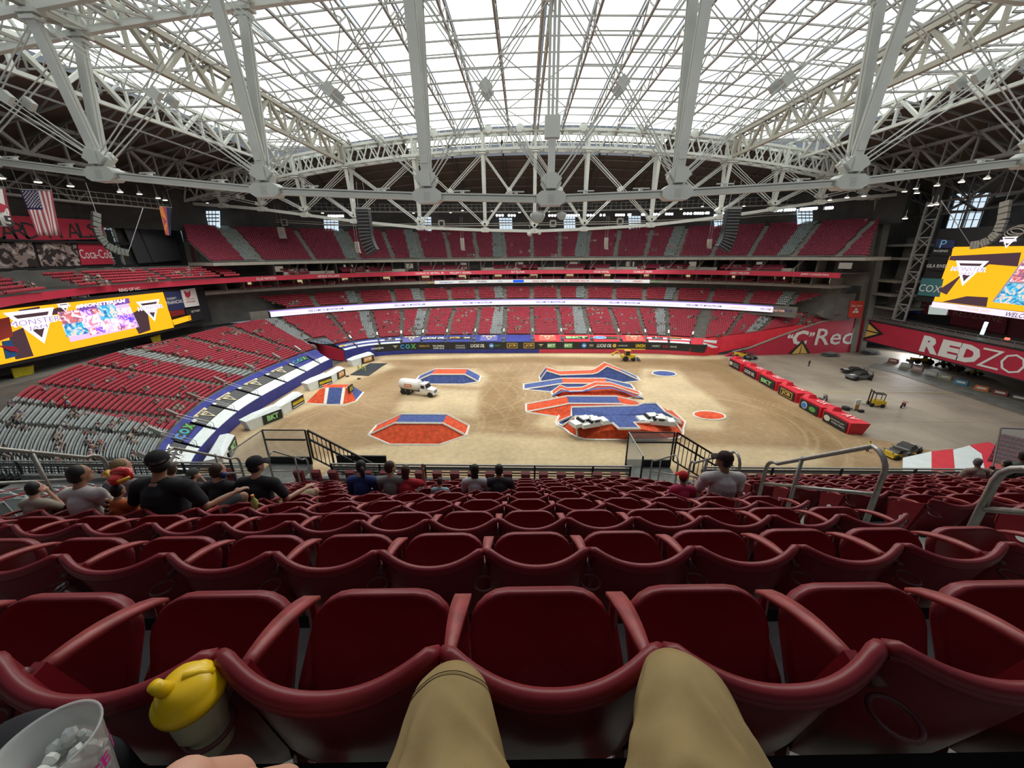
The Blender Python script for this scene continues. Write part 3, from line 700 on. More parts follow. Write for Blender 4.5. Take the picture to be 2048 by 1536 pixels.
at=nt.nodes.new('ShaderNodeAttribute'); at.attribute_name='soil'; tc=nt.nodes.new('ShaderNodeTexCoord'); n1=nt.nodes.new('ShaderNodeTexNoise'); n1.inputs['Scale'].default_value=1.3; n1.inputs['Detail'].default_value=8
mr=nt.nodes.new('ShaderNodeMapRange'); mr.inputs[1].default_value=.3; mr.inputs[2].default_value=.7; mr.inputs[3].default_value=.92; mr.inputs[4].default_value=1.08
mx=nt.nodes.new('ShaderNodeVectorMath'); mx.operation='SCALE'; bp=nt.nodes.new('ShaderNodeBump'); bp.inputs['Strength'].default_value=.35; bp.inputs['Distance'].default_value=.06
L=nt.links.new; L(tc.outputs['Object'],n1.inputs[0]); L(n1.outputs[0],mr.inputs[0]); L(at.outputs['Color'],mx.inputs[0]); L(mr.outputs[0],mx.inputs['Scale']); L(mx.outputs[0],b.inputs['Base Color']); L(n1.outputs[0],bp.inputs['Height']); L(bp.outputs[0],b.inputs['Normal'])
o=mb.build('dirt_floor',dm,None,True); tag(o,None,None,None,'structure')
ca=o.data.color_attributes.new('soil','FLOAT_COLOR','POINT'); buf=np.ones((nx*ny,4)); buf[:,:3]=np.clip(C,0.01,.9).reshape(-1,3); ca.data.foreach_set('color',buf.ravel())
def soil_z(x,y): return .13
# ================================================================== mounds (painted dirt jumps)
pr_=mat('painted_red_dirt',(.62,.075,.022),.9,0,.28,1.6,.3); pb_=mat('painted_blue_dirt',(.055,.085,.25),.9,0,.28,1.6,.3); pw_=mat('painted_white_line',(.78,.74,.66),.9,0,.1,3); pbr=mat('bare_brown_mound',(.36,.235,.12),.95,0,.2,1)
def border(mb,pts,r=.28,closed=False): mb.tube([Vector(p)+Vector((0,0,.06)) for p in pts],r,5,closed)
def strip(label,yf0,yf1,prof,cols,hfront,bank=pr_,skew=0.,group='painted dirt jumps',bt=.9):
    """a jump lane along x: prof = [(x,z)...]; lane between y=yf0 (near) and yf1 (far); cols = top colour between profile points"""
    r=empty('dirt_jump',((prof[0][0]+prof[-1][0])/2,(yf0+yf1)/2,0.1),0,label,'dirt jump',group)
    n=len(prof); g={}
    def fine(seg):
        a,b=prof[seg],prof[seg+1]; k=max(1,int(abs(b[0]-a[0])/.9)); return [(a[0]+(b[0]-a[0])*i/k,a[1]+(b[1]-a[1])*i/k) for i in range(k+1)]
    for s in range(n-1):
        pts=fine(s); mb=MB(); V=[]; ny_=6
        for x,z in pts:
            for j in range(ny_+1):
                y=yf0+(yf1-yf0)*j/ny_; e=.06*mnoise.noise(Vector((x,y,2))) ; V.append((x+skew*(y-yf0),y,z+.1+(e if 0<j<ny_ else 0)))
        mb.grid(V,len(pts),ny_+1); g.setdefault(cols[s],[]).append(mb)
    for m,L_ in g.items():
        for q in L_: wp(q,'ramp_top' if m is not bank else 'ramp_slope',m,r,True)
    # banks front and back
    for (y,yo,nm) in((yf0,yf0-hfront,'front_bank'),(yf1,yf1+hfront*.8,'rear_bank')):
        mb=MB();V=[];P=[]
        for s in range(n-1): P+=fine(s)[(1 if s else 0):]
        mz=max(z for x,z in P)
        for x,z in P:
            for j in range(5):
                t=j/4; yy=y+(yo-y)*t*(z/mz); V.append((x+skew*(yy-yf0),yy,z*(1-t)+.1+.12*mnoise.noise(Vector((x*.7,yy*.7,5)))*math.sin(PI*t)))
        mb.grid(V,len(P),5); wp(mb,nm,bank,r,True)
    mb=MB()
    for y in (yf0,yf1): border(mb,[(x+skew*(y-yf0),y,z+.1) for x,z in prof],.22)
    P=[]
    for s in range(n-1): P+=fine(s)[(1 if s else 0):]
    border(mb,[(x,yf0-hfront*z/mz-.15,.1) for x,z in P],.2)
    for i in (0,n-1): x,z=prof[i]; border(mb,[(x,yf0,z+.1),(x+skew*(yf1-yf0),yf1,z+.1)],.2)
    wp(mb,'chalk_border',pw_,r)
    return r
R_,B_=pr_,pb_
# front left table-top
a=onz(752,862);b_=onz(935,850); zt_=2.3; y0=onz(840,848,zt_).y; y1=onz(845,830,zt_).y
strip('red and blue painted table-top dirt mound nearest on the left half of the track',y0,y1,[(a.x-.6,0),(onz(797,838,zt_).x,zt_),(onz(890,838,zt_).x,zt_),(b_.x+.4,0)],[R_,B_,R_],3.3)
# rear left table-top
zt_=1.9; y0=onz(890,750,zt_).y; y1=onz(890,739,zt_).y
strip('low red-topped dirt mound with blue slopes at the rear of the left half',y0,y1,[(onz(835,758).x,0),(onz(866,745,zt_).x,zt_),(onz(932,745,zt_).x,zt_),(onz(962,752).x,0)],[B_,R_,B_],1.7,B_)
X_=lambda x,y,z=0: onz(x,y,z).x
# centre block of five lanes, from rear to front
zt_=1.6; y0=onz(1150,750,zt_).y; y1=onz(1150,742,zt_).y
strip('rearmost centre dirt jump with a tall red peak at its right end',y0,y1,[(X_(1078,748),0),(X_(1092,736,2.6),2.5),(X_(1118,743,1.4),1.4),(X_(1180,742,1.6),1.7),(X_(1192,742,2),2.0),(X_(1213,735,3.4),3.7),(X_(1245,745,2.0),2.0),(X_(1276,757),0)],[B_,R_,R_,R_,R_,R_,B_],2.4,B_)
zt_=1.5; y0=onz(1150,768,zt_).y; y1=onz(1150,758,zt_).y
strip('second centre dirt jump from the rear, blue ramps and a red table',y0,y1,[(X_(1047,775),.0),(X_(1090,768,.8),.8),(X_(1125,764,1.5),1.5),(X_(1213,763,1.5),1.5),(X_(1268,778),0)],[B_,B_,R_,B_],2.2,B_)
y0=onz(1200,779,1.5).y; y1=onz(1200,772,1.5).y
strip('middle centre dirt jump with wavy red and blue rollers',y0,y1,[(X_(1104,788),0),(X_(1122,778,1.4),1.5),(X_(1135,781,1),.9),(X_(1165,779,1),1.0),(X_(1195,774,2.2),2.3),(X_(1225,774,2.2),2.2),(X_(1255,782,1),1.0),(X_(1288,797),0)],[R_]*7,3.4,R_)
mb=MB(); pts=[(1104,793,0),(1128,783,1.5),(1140,785,.9),(1165,784,1.),(1195,779,2.2),(1225,778,2.2),(1250,786,1.1),(1287,799,0)]
V=[]
for x,y,z in pts:
    p=onz(x,y,z); V+=[(p.x,p.y-.4,p.z+.2),(p.x,p.y+.55,p.z+.2)]
mb.grid(V,len(pts),2); tag(mb.build('blue_paint_stripe',pb_),'blue stripe winding over the wavy middle roller','marking')
zt_=1.8; y0=onz(1200,809,zt_).y; y1=onz(1200,794,zt_).y
strip('fourth centre dirt jump, red ramps either side of a blue table top',y0,y1,[(X_(1052,810),0),(X_(1100,806,1.),1.0),(X_(1136,802,1.8),1.8),(X_(1238,802,1.8),1.8),(X_(1270,806,.9),.9),(X_(1285,812),0)],[R_,R_,B_,R_,R_],3.2,R_)
# foremost: broad blue plateau with crushed car bodies on its red front
r=empty('dirt_jump',(onz(1240,845).x,onz(1240,845).y,.1),0,'broad foremost centre mound, blue on top with a scalloped red front','dirt jump','painted dirt jumps')
H_=2.6; top=[onz(x,y,H_) for x,y in((1143,817),(1270,814),(1288,806),(1313,806),(1330,822),(1347,845),(1360,862),(1350,862))]
def pmesh(nm,P,m,z=0.): mb=MB(); mb.poly(P,.12,(0,0,1)); return wp(mb,nm,m,r)
tp=[(1143,815,H_),(1275,812,H_),(1288,807,3.2),(1313,807,3.2),(1330,824,H_),(1360,842,1.4),(1362,848,1.0),(1335,836,H_),(1300,832,H_),(1290,836,H_),(1298,846,H_),(1268,846,H_),(1280,858,H_),(1238,858,H_),(1225,847,H_),(1205,850,H_),(1185,833,H_),(1150,834,H_),(1135,845,1.2),(1125,852,.5),(1117,850,.3),(1118,844,.3),(1143,833,1.8)]
P3=[onz(*t) for t in tp]
mb=MB(); c=onz(1230,830,H_+.05); mb.add([c]+P3,[(0,i+1,(i+1)%len(P3)+1) for i in range(len(P3))]); wp(mb,'plateau',pb_,r)
skirt=[(1143,815),(1275,812),(1288,805),(1315,805),(1345,822),(1370,845),(1368,852),(1366,858),(1366,862),(1366,868),(1364,872),(1358,877),(1340,879),(1280,880),(1240,881),(1200,881),(1170,880),(1155,876),(1140,868),(1128,858),(1114,852),(1112,846),(1118,832)]
S3=[onz(x,y,.12) for x,y in skirt]; 
for k in(0,1,2,3): S3[k]=Vector((P3[k].x,P3[k].y+2.5,.12))
# intermediate crest ring for the steep red front
mb=MB(); n=len(P3); mid=[P3[i].lerp(S3[i],.55)+Vector((0,0,.55 if 7<i<18 else 0)) for i in range(n)]
V=[];
for ring_ in (P3,mid,S3): V+=ring_
mb.add(V,[(k*n+i,k*n+(i+1)%n,(k+1)*n+(i+1)%n,(k+1)*n+i) for k in(0,1) for i in range(n)]); wp(mb,'red_front_slope',pr_,r)
mb=MB(); border(mb,P3,.25,True); border(mb,S3,.25,True); border(mb,[P3[17],mid[17],S3[17]],.2); border(mb,[P3[7],mid[7],S3[9]],.2); wp(mb,'chalk_border',pw_,r)
# crushed car bodies lying upside down on the red front
cw=mat('white_car_paint',(.72,.73,.70),.4,0,.05,3); ck=mat('car_window_black',(.02,.02,.025),.3)
for i,(x,y,a,lab) in enumerate(((1168,846,.5,'white junk car body farthest left on the foremost mound'),(1187,848,.35,'white junk car body second from left on the foremost mound'),(1302,840,.15,'white junk car body, rear one of the right pair on the foremost mound'),(1318,845,-.2,'white junk car body, rightmost one on the foremost mound'))):
    p=onz(x,y,2.4); t=empty('junk_car',(p.x,p.y,2.35),a,lab,'car','crushed cars on the foremost mound')
    mb=MB(); mb.hexa([(-2.2,-.85,0),(2.2,-.85,0),(2.2,.85,0),(-2.2,.85,0),(-2.1,-.75,.55),(2.1,-.75,.65),(2.1,.75,.65),(-2.1,.75,.55)]); mb.build('body',cw,t)
    mb=MB(); mb.hexa([(-1.0,-.72,.55),(1.2,-.72,.6),(1.2,.72,.6),(-1.0,.72,.55),(-.5,-.6,1.05),(.8,-.6,1.05),(.8,.6,1.05),(-.5,.6,1.05)]); mb.build('cabin',cw,t)
    mb=MB(); mb.hexa([(-.95,-.74,.66),(-.6,-.74,.66),(-.6,.74,.66),(-.95,.74,.66),(-.75,-.66,.98),(-.42,-.66,.98),(-.42,.66,.98),(-.75,.66,.98)]); mb.box((.2,-.69,.82),(.8,.06,.26)); mb.build('window',ck,t)
    mb=MB(); mb.slabq((1.2,-.7,.64),(2.05,-.7,.68),(2.05,.7,.68),(1.2,.7,.64),.03); mb.build('hood_panel',cw,t); t.scale=(1.15,1.25,1.1)
# small painted spots
for (x,y,rx,ry,m,lab) in((1328,749,3.0,2.2,pb_,'small round blue painted mound at the rear right'),(1418,833,2.9,2.0,pr_,'small round red painted mound on the right')):
    p=onz(x,y); r=empty('painted_spot',(p.x,p.y,.1),0,lab,'dirt mound'); mb=MB()
    mb.lathe([(1.0,0),(.9,.12),(.6,.3),(.1,.38)],(0,0,.08),18,Matrix.Diagonal((rx,ry,1))); mb.build('mound',m,r); mb=MB()
    mb.tube([(rx*1.0*math.cos(t),ry*math.sin(t),.1) for t in np.linspace(0,2*PI,20)[:-1]],.2,5,True); mb.build('chalk_border',pw_,r)
# left ramp in front of the white barriers (lane runs away from us)
c0=onz(615,808);c1=onz(700,808); zt_=2.6
A0=[onz(650,806,.1),onz(678,808,.1)]; 
r=empty('dirt_jump',(onz(660,800).x,onz(660,800).y,0.1),0,'red dirt ramp with a blue lane up its middle beside the left wall','dirt jump','painted dirt jumps')
Tt=[onz(651,775,zt_),onz(658,775,zt_),onz(685,775,zt_),onz(691,775,zt_)]; Bt=[onz(647,807,.15),onz(653,808,.15),onz(680,808,.15),onz(686,808,.15)]
def q4(nm,a,b,c,d,m,k=5):
    mb=MB();V=[]
    for i in range(k+1):
        for j in range(k+1): 
            u=i/k;v=j/k; V.append((Vector(a).lerp(Vector(b),u)).lerp(Vector(d).lerp(Vector(c),u),v))
    mb.grid(V,k+1,k+1); return wp(mb,nm,m,r,True)
q4('blue_lane',Bt[1],Bt[2],Tt[2],Tt[1],pb_); q4('chalk_stripe',Bt[0],Bt[1],Tt[1],Tt[0],pw_); q4('chalk_stripe',Bt[2],Bt[3],Tt[3],Tt[2],pw_)
q4('red_slope',onz(612,806,.12),Bt[0],Tt[0],onz(640,778,2.2),pr_); q4('red_slope',Bt[3],onz(712,802,.12),onz(703,781,1.8),Tt[3],pr_)
q4('red_table',Tt[0],Tt[3],onz(700,769,zt_),onz(645,769,zt_),pr_); q4('blue_slope',onz(712,802,.12),onz(726,785,.12),onz(706,772,2.2),onz(703,781,1.8),pb_)
mb=MB(); border(mb,[onz(612,807,.1),onz(650,811,.1),onz(690,811,.1),onz(712,803,.1),onz(727,785,.1)],.2); wp(mb,'chalk_border',pw_,r)
mb=MB(); p=onz(701,777,2.4); mb.box(p,(.3,2.0,1.5)); o=wp(mb,'marker_board',tblack,r); text('||','marking',yellow,r,p+Vector((.16,0,0)),(0,1,0),(0,0,1),.9,1.1,bold=.03)
# ================================================================== boards, walls and barriers round the floor
class Pl:      # a plane to place things on: origin, x (reading direction), y (up)
    def __init__(s,o,x,y): s.o=Vector(o); s.x=Vector(x).normalized(); y=Vector(y); s.y=(y-s.x*y.dot(s.x)).normalized(); s.n=s.x.cross(s.y)
    def hit(s,px,py): d=ray(px,py); e=Vector((0,0,EYE)); t=(s.o-e).dot(s.n)/d.dot(s.n); return e+d*t
    def uv(s,p): return ((p-s.o).dot(s.x),(p-s.o).dot(s.y))
    def at(s,u,v,w=0.): return s.o+s.x*u+s.y*v+s.n*w
    def panel(s,nm,m,parent,u0,v0,u1,v1,w=.0,t=.12): mb=MB(); mb.slabq(s.at(u0,v0,w),s.at(u1,v0,w),s.at(u1,v1,w),s.at(u0,v1,w),t); return wp(mb,nm,m,parent)
    def pxpanel(s,nm,m,parent,P,w=.0,t=.12): mb=MB(); mb.poly([s.hit(*p)+s.n*w for p in P],t,s.n); return wp(mb,nm,m,parent)
    def shape(s,nm,m,parent,P,w=.1,t=.04): mb=MB(); mb.poly([s.at(u,v,w) for u,v in P],t,s.n); return wp(mb,nm,m,parent)
    def text(s,st,m,parent,u,v,h,width=None,w=.14,nm='lettering',**k): return text(st,nm,m,parent,s.at(u,v,w),s.x,s.y,h,width,ext=.01,**k)
def emblem(pl,parent,u,v,wd,m1,m2,w=.14,txt=True):
    """the show's mark: a winged bar over a downward triangle"""
    h=wd*.62
    pl.shape('emblem',m1,parent,[(u-wd*.5,v+h*.5),(u-wd*.42,v+h*.28),(u-wd*.24,v+h*.28),(u,v-h*.5),(u+wd*.24,v+h*.28),(u+wd*.42,v+h*.28),(u+wd*.5,v+h*.5)],w)
    pl.shape('emblem_inner',m2,parent,[(u-wd*.12,v+h*.06),(u,v-h*.27),(u+wd*.12,v+h*.06)],w+.045)
    if txt: pl.text('MONSTER',m2,parent,u,v+h*.34,h*.17,wd*.62,w=w+.06,bold=.02); pl.text('JAM',m2,parent,u,v+h*.14,h*.13,wd*.24,w=w+.06,bold=.02)
def wallz(a): return 2.5 if a<-88 else (3.6 if a<57 else float(np.interp(a,[57,66,78,88,96],[3.6,.6,2.6,7.2,9.7])))
# the padded wall
def wallband(nm,m,a0,a1,z0,z1,off=0.0,th=.35,label=None,kind='structure',parent=None,step=1.6):
    mb=MB(); A=np.linspace(a0,a1,max(2,int(abs(a1-a0)/step)))
    def pt(a,o,z): 
        q=PT(a,0,z,'low'); B=PT(a,1,z,'low'); d=(B-q).normalized(); return q+d*o
    for a,b in zip(A,A[1:]):
        mb.hexa([pt(a,off,z0),pt(b,off,z0),pt(b,off+th,z0),pt(a,off+th,z0),pt(a,off,z1),pt(b,off,z1),pt(b,off+th,z1),pt(a,off+th,z1)])
    if parent is not None: return wp(mb,nm,m,parent)
    o=mb.build(nm,m); 
    return tag(o,label,None,None,kind)
wallband('wall_left_padding',tblue,-176,-88,0,2.5); wallband('wall_corner_padding',tblue,-79,-60,0,3.6)
wallband('wall_far_blue_base',tblue,-60,2,0,1.25,-.12); wallband('wall_far_red_base',mat('pale_red_pad',(.62,.05,.09),.5,0,.06,.6),2,57,0,1.25,-.12)
wallband('wall_far_upstand',tblack,-60,60,1.2,3.55,.0)
# sponsor banner strip on the far wall
bn=empty('banner_strip',PT(0,0,2.4,'low'),0,'long black sponsor banner strip along the far wall of the dirt floor','banner')
wallband('cloth',tblack,-56,52.5,1.3,3.6,-.1,.1,parent=bn)
def wallpl(px,y=2.4,z=2.45):
    p=ony(px,694,113.0); a=min(np.arange(-66,62,.25),key=lambda t:abs(math.atan2(PT(t,0,0).x,PT(t,0,0).y)-math.atan2(p.x,p.y))); q=PT(a,0,z); d=(PT(a+.5,0,z)-PT(a-.5,0,z)).normalized()
    return Pl(q,d,(0,0,1))
def wtext(px,s,m,h,wpx,**k):
    pl=wallpl(px); wd=wpx*107/742.; return pl.text(s,m,bn,0,0,h,wd,w=.14,**k)
wtext(757,'MonsterJam.com',ban_w,.95,46,shear=.2,bold=.02)
emblem(wallpl(791),bn,0,0,1.5,cream,tblack,txt=False)
wtext(805,'C',lblue,1.5,9,bold=.05); wtext(816,'O',mat('teal',(.05,.4,.45),.5),1.5,10,bold=.05); wtext(827,'X',green,1.5,11,bold=.05)
wtext(849,'PEPBOYS',gold,.6,22); wtext(878,'THE GENERAL',ban_w,.55,26,bold=.02); 
pl=wallpl(878); pl.text('SUPER GLUE',ban_w,bn,0,-.75,.5,3.4,bold=.02)
wtext(920,'UTAH SPORTS',ban_w,.5,20); pl=wallpl(920); pl.text('COMMISSION',ban_w,bn,0,-.7,.45,3.0); 
wtext(955,'LUCAS OIL',ban_w,1.1,31,shear=.25,bold=.03)
for px in (983,1168): 
    pl=wallpl(px); pl.shape('round_logo',lblue,bn,[(.8*math.cos(t),.8*math.sin(t)) for t in np.linspace(0,2*PI,17)[:-1]],.12); pl.shape('round_logo_centre',ban_w,bn,[(.5*math.cos(t),.28*math.sin(t)) for t in np.linspace(0,2*PI,17)[:-1]],.17)
for px in (1024,1058):
    pl=wallpl(px); pl.panel('gold_plate',gold,bn,-1.65,-.85,1.65,.85,.11,.05); pl.panel('gold_plate_rim',tblack,bn,-1.45,-.68,1.45,.68,.17,.02); pl.text('JCB',gold,bn,0,0,.95,2.4,w=.21,bold=.04)
wtext(996,'BKT',green,.5,11); emblem(wallpl(1082),bn,0,0,1.5,cream,tblack,txt=False)
for px in (1102,1137): pl=wallpl(px); pl.panel('green_plate',green,bn,-1.3,-.7,1.3,.7,.11,.05); pl.text('BKT',ban_w,bn,0,.05,.85,2.2,w=.2,bold=.04)
wtext(1183,'MM',cream,.9,8); wtext(1208,'LUCAS OIL',ban_w,1.1,32,shear=.25,bold=.03)
wtext(1246,'GREASE',ban_w,.45,20); pl=wallpl(1229); pl.shape('sun_logo',gold,bn,[(.6*math.cos(t),.6*math.sin(t)) for t in np.linspace(0,2*PI,13)[:-1]],.12)
wtext(1280,'UNOH',yellow,1.1,20,bold=.03); pl=wallpl(1262); pl.panel('yellow_underline',yellow,bn,-5,-1.25,4.6,-.98,.11,.05)
wtext(1312,'SYNERGY',ban_w,.6,17,shear=.2); wtext(1331,'RAD',tred,.7,11); wtext(1347,'GRAVE',ban_w,.55,13); 
# ---- tarps over the front rows, split at the aisles
tops=[a for a,g in AIS]
def tz(a,q): w0=wallz(a); return w0+(zlow(a,4.7,4.7)+.05-w0)*q/.185
def tq(a,q,lift=.1): return PT(a,q,tz(a,q)+lift)
def tarp(a0,a1,q0,q1,m,parent,nm='panel',lift=.1,t=.12):
    mb=MB(); n=max(2,int(abs(a1-a0)/1.5)); A=np.linspace(a0,a1,n); k=4
    for a,b in zip(A,A[1:]):
        for i in range(k):
            u,v=q0+(q1-q0)*i/k,q0+(q1-q0)*(i+1)/k
            P=[tq(a,u,lift),tq(b,u,lift),tq(b,v,lift),tq(a,v,lift)]; mb.hexa([p-Vector((0,0,t)) for p in P]+P)
    return wp(mb,nm,m,parent)
def tpl(a,q,lift=.18,flip=False):     # tangent plane on the tarp; reading along the bowl
    o=tq(a,q,lift); x=(tq(a+.6,q)-tq(a-.6,q)); y=(tq(a,q+.03)-tq(a,q-.03)); 
    return Pl(o,x,y)
seg=[-176,-164,-155,-145,-132,-119.5,-108,-97,-89]
specL=['letters','cox','mj','mj','mj','mj','cox2','plain']
grey_t=mat('charcoal_tarp',(.085,.085,.085),.7,0,.15,2,.1)
for i,(a0,a1) in enumerate(zip(seg,seg[1:])):
    k=specL[i]; lab={'letters':'charcoal tarp with white block letters over the left front rows','cox':'blue and white tarp with a COX mark over the left front rows','mj':'charcoal and white tarp with a cream triangle emblem over the left front rows','cox2':'small blue and white tarp with a COX mark beside the tunnel','plain':'plain blue and white tarp at the tunnel mouth'}[k]
    if k=='mj': lab='charcoal tarp with a cream triangle emblem, %s of four from the near end'%ORD[i-2]
    r=empty('front_row_tarp',tq((a0+a1)/2,.09),0,lab,'tarp','tarps over the left front rows'); a0+=.5;a1-=.5
    tarp(a0,a1,.0,.065,twhite,r,'white_panel'); tarp(a0-.5,a1+.5,.145,.19,tblue,r,'blue_strip')
    if k in('mj','letters'): tarp(a0,a1,.07,.142,grey_t,r,'charcoal_panel')
    elif k=='plain': tarp(a0,a1,.07,.142,tblue,r,'blue_panel')
    else: tarp(a0,a1,.068,.105,tblue,r,'blue_panel'); tarp(a0,a1,.106,.142,twhite,r,'white_panel')
    am=(a0+a1)/2
    if k=='mj': 
        pl=tpl(am,.106); pl.x,pl.y=pl.x,pl.y; emblem(pl,r,0,0,4.2 if i<6 else 3.6,cream,grey_t,.0)
        tarp(a0,a0+1.2,.125,.142,twhite,r,'white_flap',.16)
    if k=='letters':
        pl=tpl(am,.106); pl.text('DIRT',ban_w,r,0,.45,1.0,5.5,w=.02,bold=.03); pl.text('TRACK',ban_w,r,0,-.85,1.0,5.5,w=.02,bold=.03)
        for c in r.children: pass
    if k.startswith('cox'):
        pl=tpl(am,.124,.3); mb=MB(); pl.panel('black_plate',tblack,r,-2.9,-.75,2.9,.75,-.04,.03)
        for j,(c,m) in enumerate(zip('COX',(lblue,mat('teal',(.05,.4,.45),.5),green))): pl.text(c,m,r,(-1.9,0,1.9)[j],0,1.25,1.7,w=.02,bold=.05)
fseg=[-79,-70,-57,-46.5,-37,-28,-18.7,-9.3,0,9.2,18.5,27.7,37.3,47,57]
specF=[('w',),('st',),('blk','DELTA'),('mj',),('txt','LUCAS OIL'),('txt','JCB 20'),('mj',),('plain',),('mjr',),('bkt',),('ford',),('mjr',),('blk2','SHOEI'),('st2',)]
pm=mat('pale_text',(.75,.72,.6),.6)
for i,(a0,a1) in enumerate(zip(fseg,fseg[1:])):
    k=specF[i][0]; base=tblue if a0<0 else tred; cl='blue' if a0<0 else 'red'
    lab={'w':'tarp with gold and white panels at the far left corner','st':'blue tarp with two white bands in the far left corner','blk':'blue tarp with white bands and a black plate on the far side','mj':'blue tarp with a cream emblem left of the far centre','txt':'blue tarp with a black name plate reading '+(specF[i][1] if k=='txt' else ''),'plain':'%s tarp with a small camera stand at the far centre'%cl,'mjr':'red tarp with a cream triangle emblem right of the far centre','bkt':'red tarp with a black plate of green lettering','ford':'red tarp with a blue oval mark on black','blk2':'red tarp with white corners and a black plate at the far right','st2':'red tarp with two white bands at the far right corner'}[k]
    if k=='mj': lab='blue tarp with a cream emblem, '+('left of the LUCAS OIL plate' if i==3 else 'right of the JCB plate')
    if k=='mjr': lab='red tarp with a cream emblem, '+('just right of the far centre' if i==8 else 'right of the blue oval mark')
    r=empty('front_row_tarp',tq((a0+a1)/2,.09),0,lab,'tarp','tarps over the far front rows'); a0+=.5;a1-=.5; am=(a0+a1)/2
    tarp(a0-.5,a1+.5,.15,.19,base,r,'colour_strip'); 
    if k in('st','st2','w','blk','blk2'):
        tarp(a0,a1,.0,.045,twhite,r,'white_band'); tarp(a0,a1,.047,.095,base,r,'colour_band'); tarp(a0,a1,.097,.143,twhite,r,'white_band')
        if k in('blk','blk2'): tarp(am-2.4,am+2.4,.07,.142,tblack,r,'black_plate',.2); pl=tpl(am,.105,.32); pl.text('Z' if k=='blk' else 'L',ban_w,r,0,.5,.9,1.2,w=.0); pl.text('WORLD FINALS',ban_w,r,0,-.6,.4,3.4,w=.0)
        if k=='w': tarp(a0+.5,am-1,.10,.142,gold,r,'gold_plate',.2); tarp(am,a1,.10,.142,mat('grey_print',(.45,.43,.42),.7),r,'grey_plate',.2)
        if k=='st2': tarp(a0,a0+5,.12,.145,tblack,r,'black_plate',.2); tpl(a0+2.5,.132,.32).text('SMOKEY',yellow,r,0,0,.6,3.4,w=.0)
    else:
        tarp(a0,a1,.0,.148,base,r,'colour_panel'); pl=tpl(am,.095,.3)
        if k in('mj','mjr'): pl.panel('emblem_backing',mat('slate',(.12,.12,.35),.6) if k=='mj' else mat('brick_red',(.6,.12,.08),.6),r,-2.7,-2.0,2.7,1.6,-.1,.04); emblem(pl,r,0,0,4.6,cream,base,.0)
        if k in('txt','bkt','ford'): tarp(a0+.4,a1-.4,.065,.138,tblack,r,'black_plate',.17)
        if k=='txt' and 'LUCAS' in specF[i][1]: pl.text('LUCAS OIL',ban_w,r,0,.1,1.3,7.2,w=.0,shear=.25,bold=.03)
        if k=='txt' and 'JCB' in specF[i][1]: pl.text('JCB',gold,r,-1.7,.1,1.2,3.4,w=.0,bold=.04); pl.text('20',cream,r,2.2,.1,1.0,2.0,w=.0,bold=.04)
        if k=='bkt': pl.text('BKT',mat('lime',(.35,.75,.3),.5),r,0,.1,1.5,6.8,w=.0,bold=.05)
        if k=='ford':
            pl.shape('oval_mark',ban_w,r,[(-1.9+2.1*math.cos(t),1.0*math.sin(t)) for t in np.linspace(0,2*PI,21)[:-1]],.0); pl.shape('oval_mark',lblue,r,[(-1.9+1.85*math.cos(t),.8*math.sin(t)) for t in np.linspace(0,2*PI,21)[:-1]],.05); pl.text('Ford',ban_w,r,-1.9,0,.8,2.2,w=.12,shear=.2); pl.text('CUSTOM',green,r,2.2,0,.6,2.8,w=.0,shear=.2)
r=empty('front_row_tarp',tq(70,.09),0,'plain red tarp closing the corner above the lettered red wall','tarp'); tarp(57,95.5,0,.195,tred,r,'red_panel'); tarp(57.5,64,.10,.14,twhite,r,'white_band',.2); tarp(57.5,66,.03,.065,twhite,r,'white_band',.2); wallband('fascia',tred,57,66.5,0,2.3,0,parent=r)
# risers under the tarps
wallband('floor_under_tarps',concrete_d,-176,-89,2.2,2.48,.3,5.5); wallband('floor_under_tarps',concrete_d,-78,57,3.2,3.5,.3,4.0)
def ORDN(i): return ORD[i] if i<20 else ['twenty-first','twenty-second','twenty-third','twenty-fourth','twenty-fifth','twenty-sixth','twenty-seventh','twenty-eighth','twenty-ninth','thirtieth'][i-20]
# aisle rails down the tarps and between seat blocks
for a,g in AIS:
    if a>60 or a in(-84,): continue
    t=empty('aisle_handrail',tq(a,.1),0,'pipe handrail in a front row tarp aisle, %s one counted from the near left end'%ORDN(AIS.index((a,g))),'handrail','aisle handrails between the front row tarps'); mb=MB()
    for s in(-.55,.55): 
        p=[tq(a+s,q,z) for q,z in((.02,.1),(.02,.95),(.2,.95),(.2,.1))]; mb.tube(p,.045,5)
    mb.bar(tq(a,.2,.9),tq(a,.26,1.3),.5,.5); wp(mb,'rail',galv,t)
# ---- tunnel in the left corner: red flank walls
Tp=[onz(682,731,0),Vector((-54.8,105.6,0)),Vector((-71.5,112.5,0))]; 
mb=MB(); a_=Vector((-52.3,104.3,0)); b2=Vector((-74,113.5,0)); mb.hexa([a_,b2,b2+Vector((.3,.5,0)),a_+Vector((.2,.5,0)),a_+Vector((0,0,3.3)),b2+Vector((0,0,5.4)),b2+Vector((.3,.5,5.4)),a_+Vector((.2,.5,3.3))]); struct(mb,'wall_tunnel_red',red)
mb=MB(); a_=Vector((-54.2,97.2,0)); b2=Vector((-77,104.5,0)); mb.hexa([a_,b2,b2+Vector((.3,-.5,0)),a_+Vector((.2,-.5,0)),a_+Vector((0,0,2.5)),b2+Vector((0,0,5.4)),b2+Vector((.3,-.5,5.4)),a_+Vector((.2,-.5,2.5))]); mb.poly([(-73,113.2,5.2),(-76.8,104.8,5.2),(-76.8,104.8,0),(-73,113.2,0)],.4); mb.poly([(-66,110.0,5.1),(-69.5,102.2,5.1),(-76.8,104.8,5.4),(-73,113.2,5.4)],.3,(0,0,1)); struct(mb,'wall_tunnel_dark',concrete_d)
mb=MB()
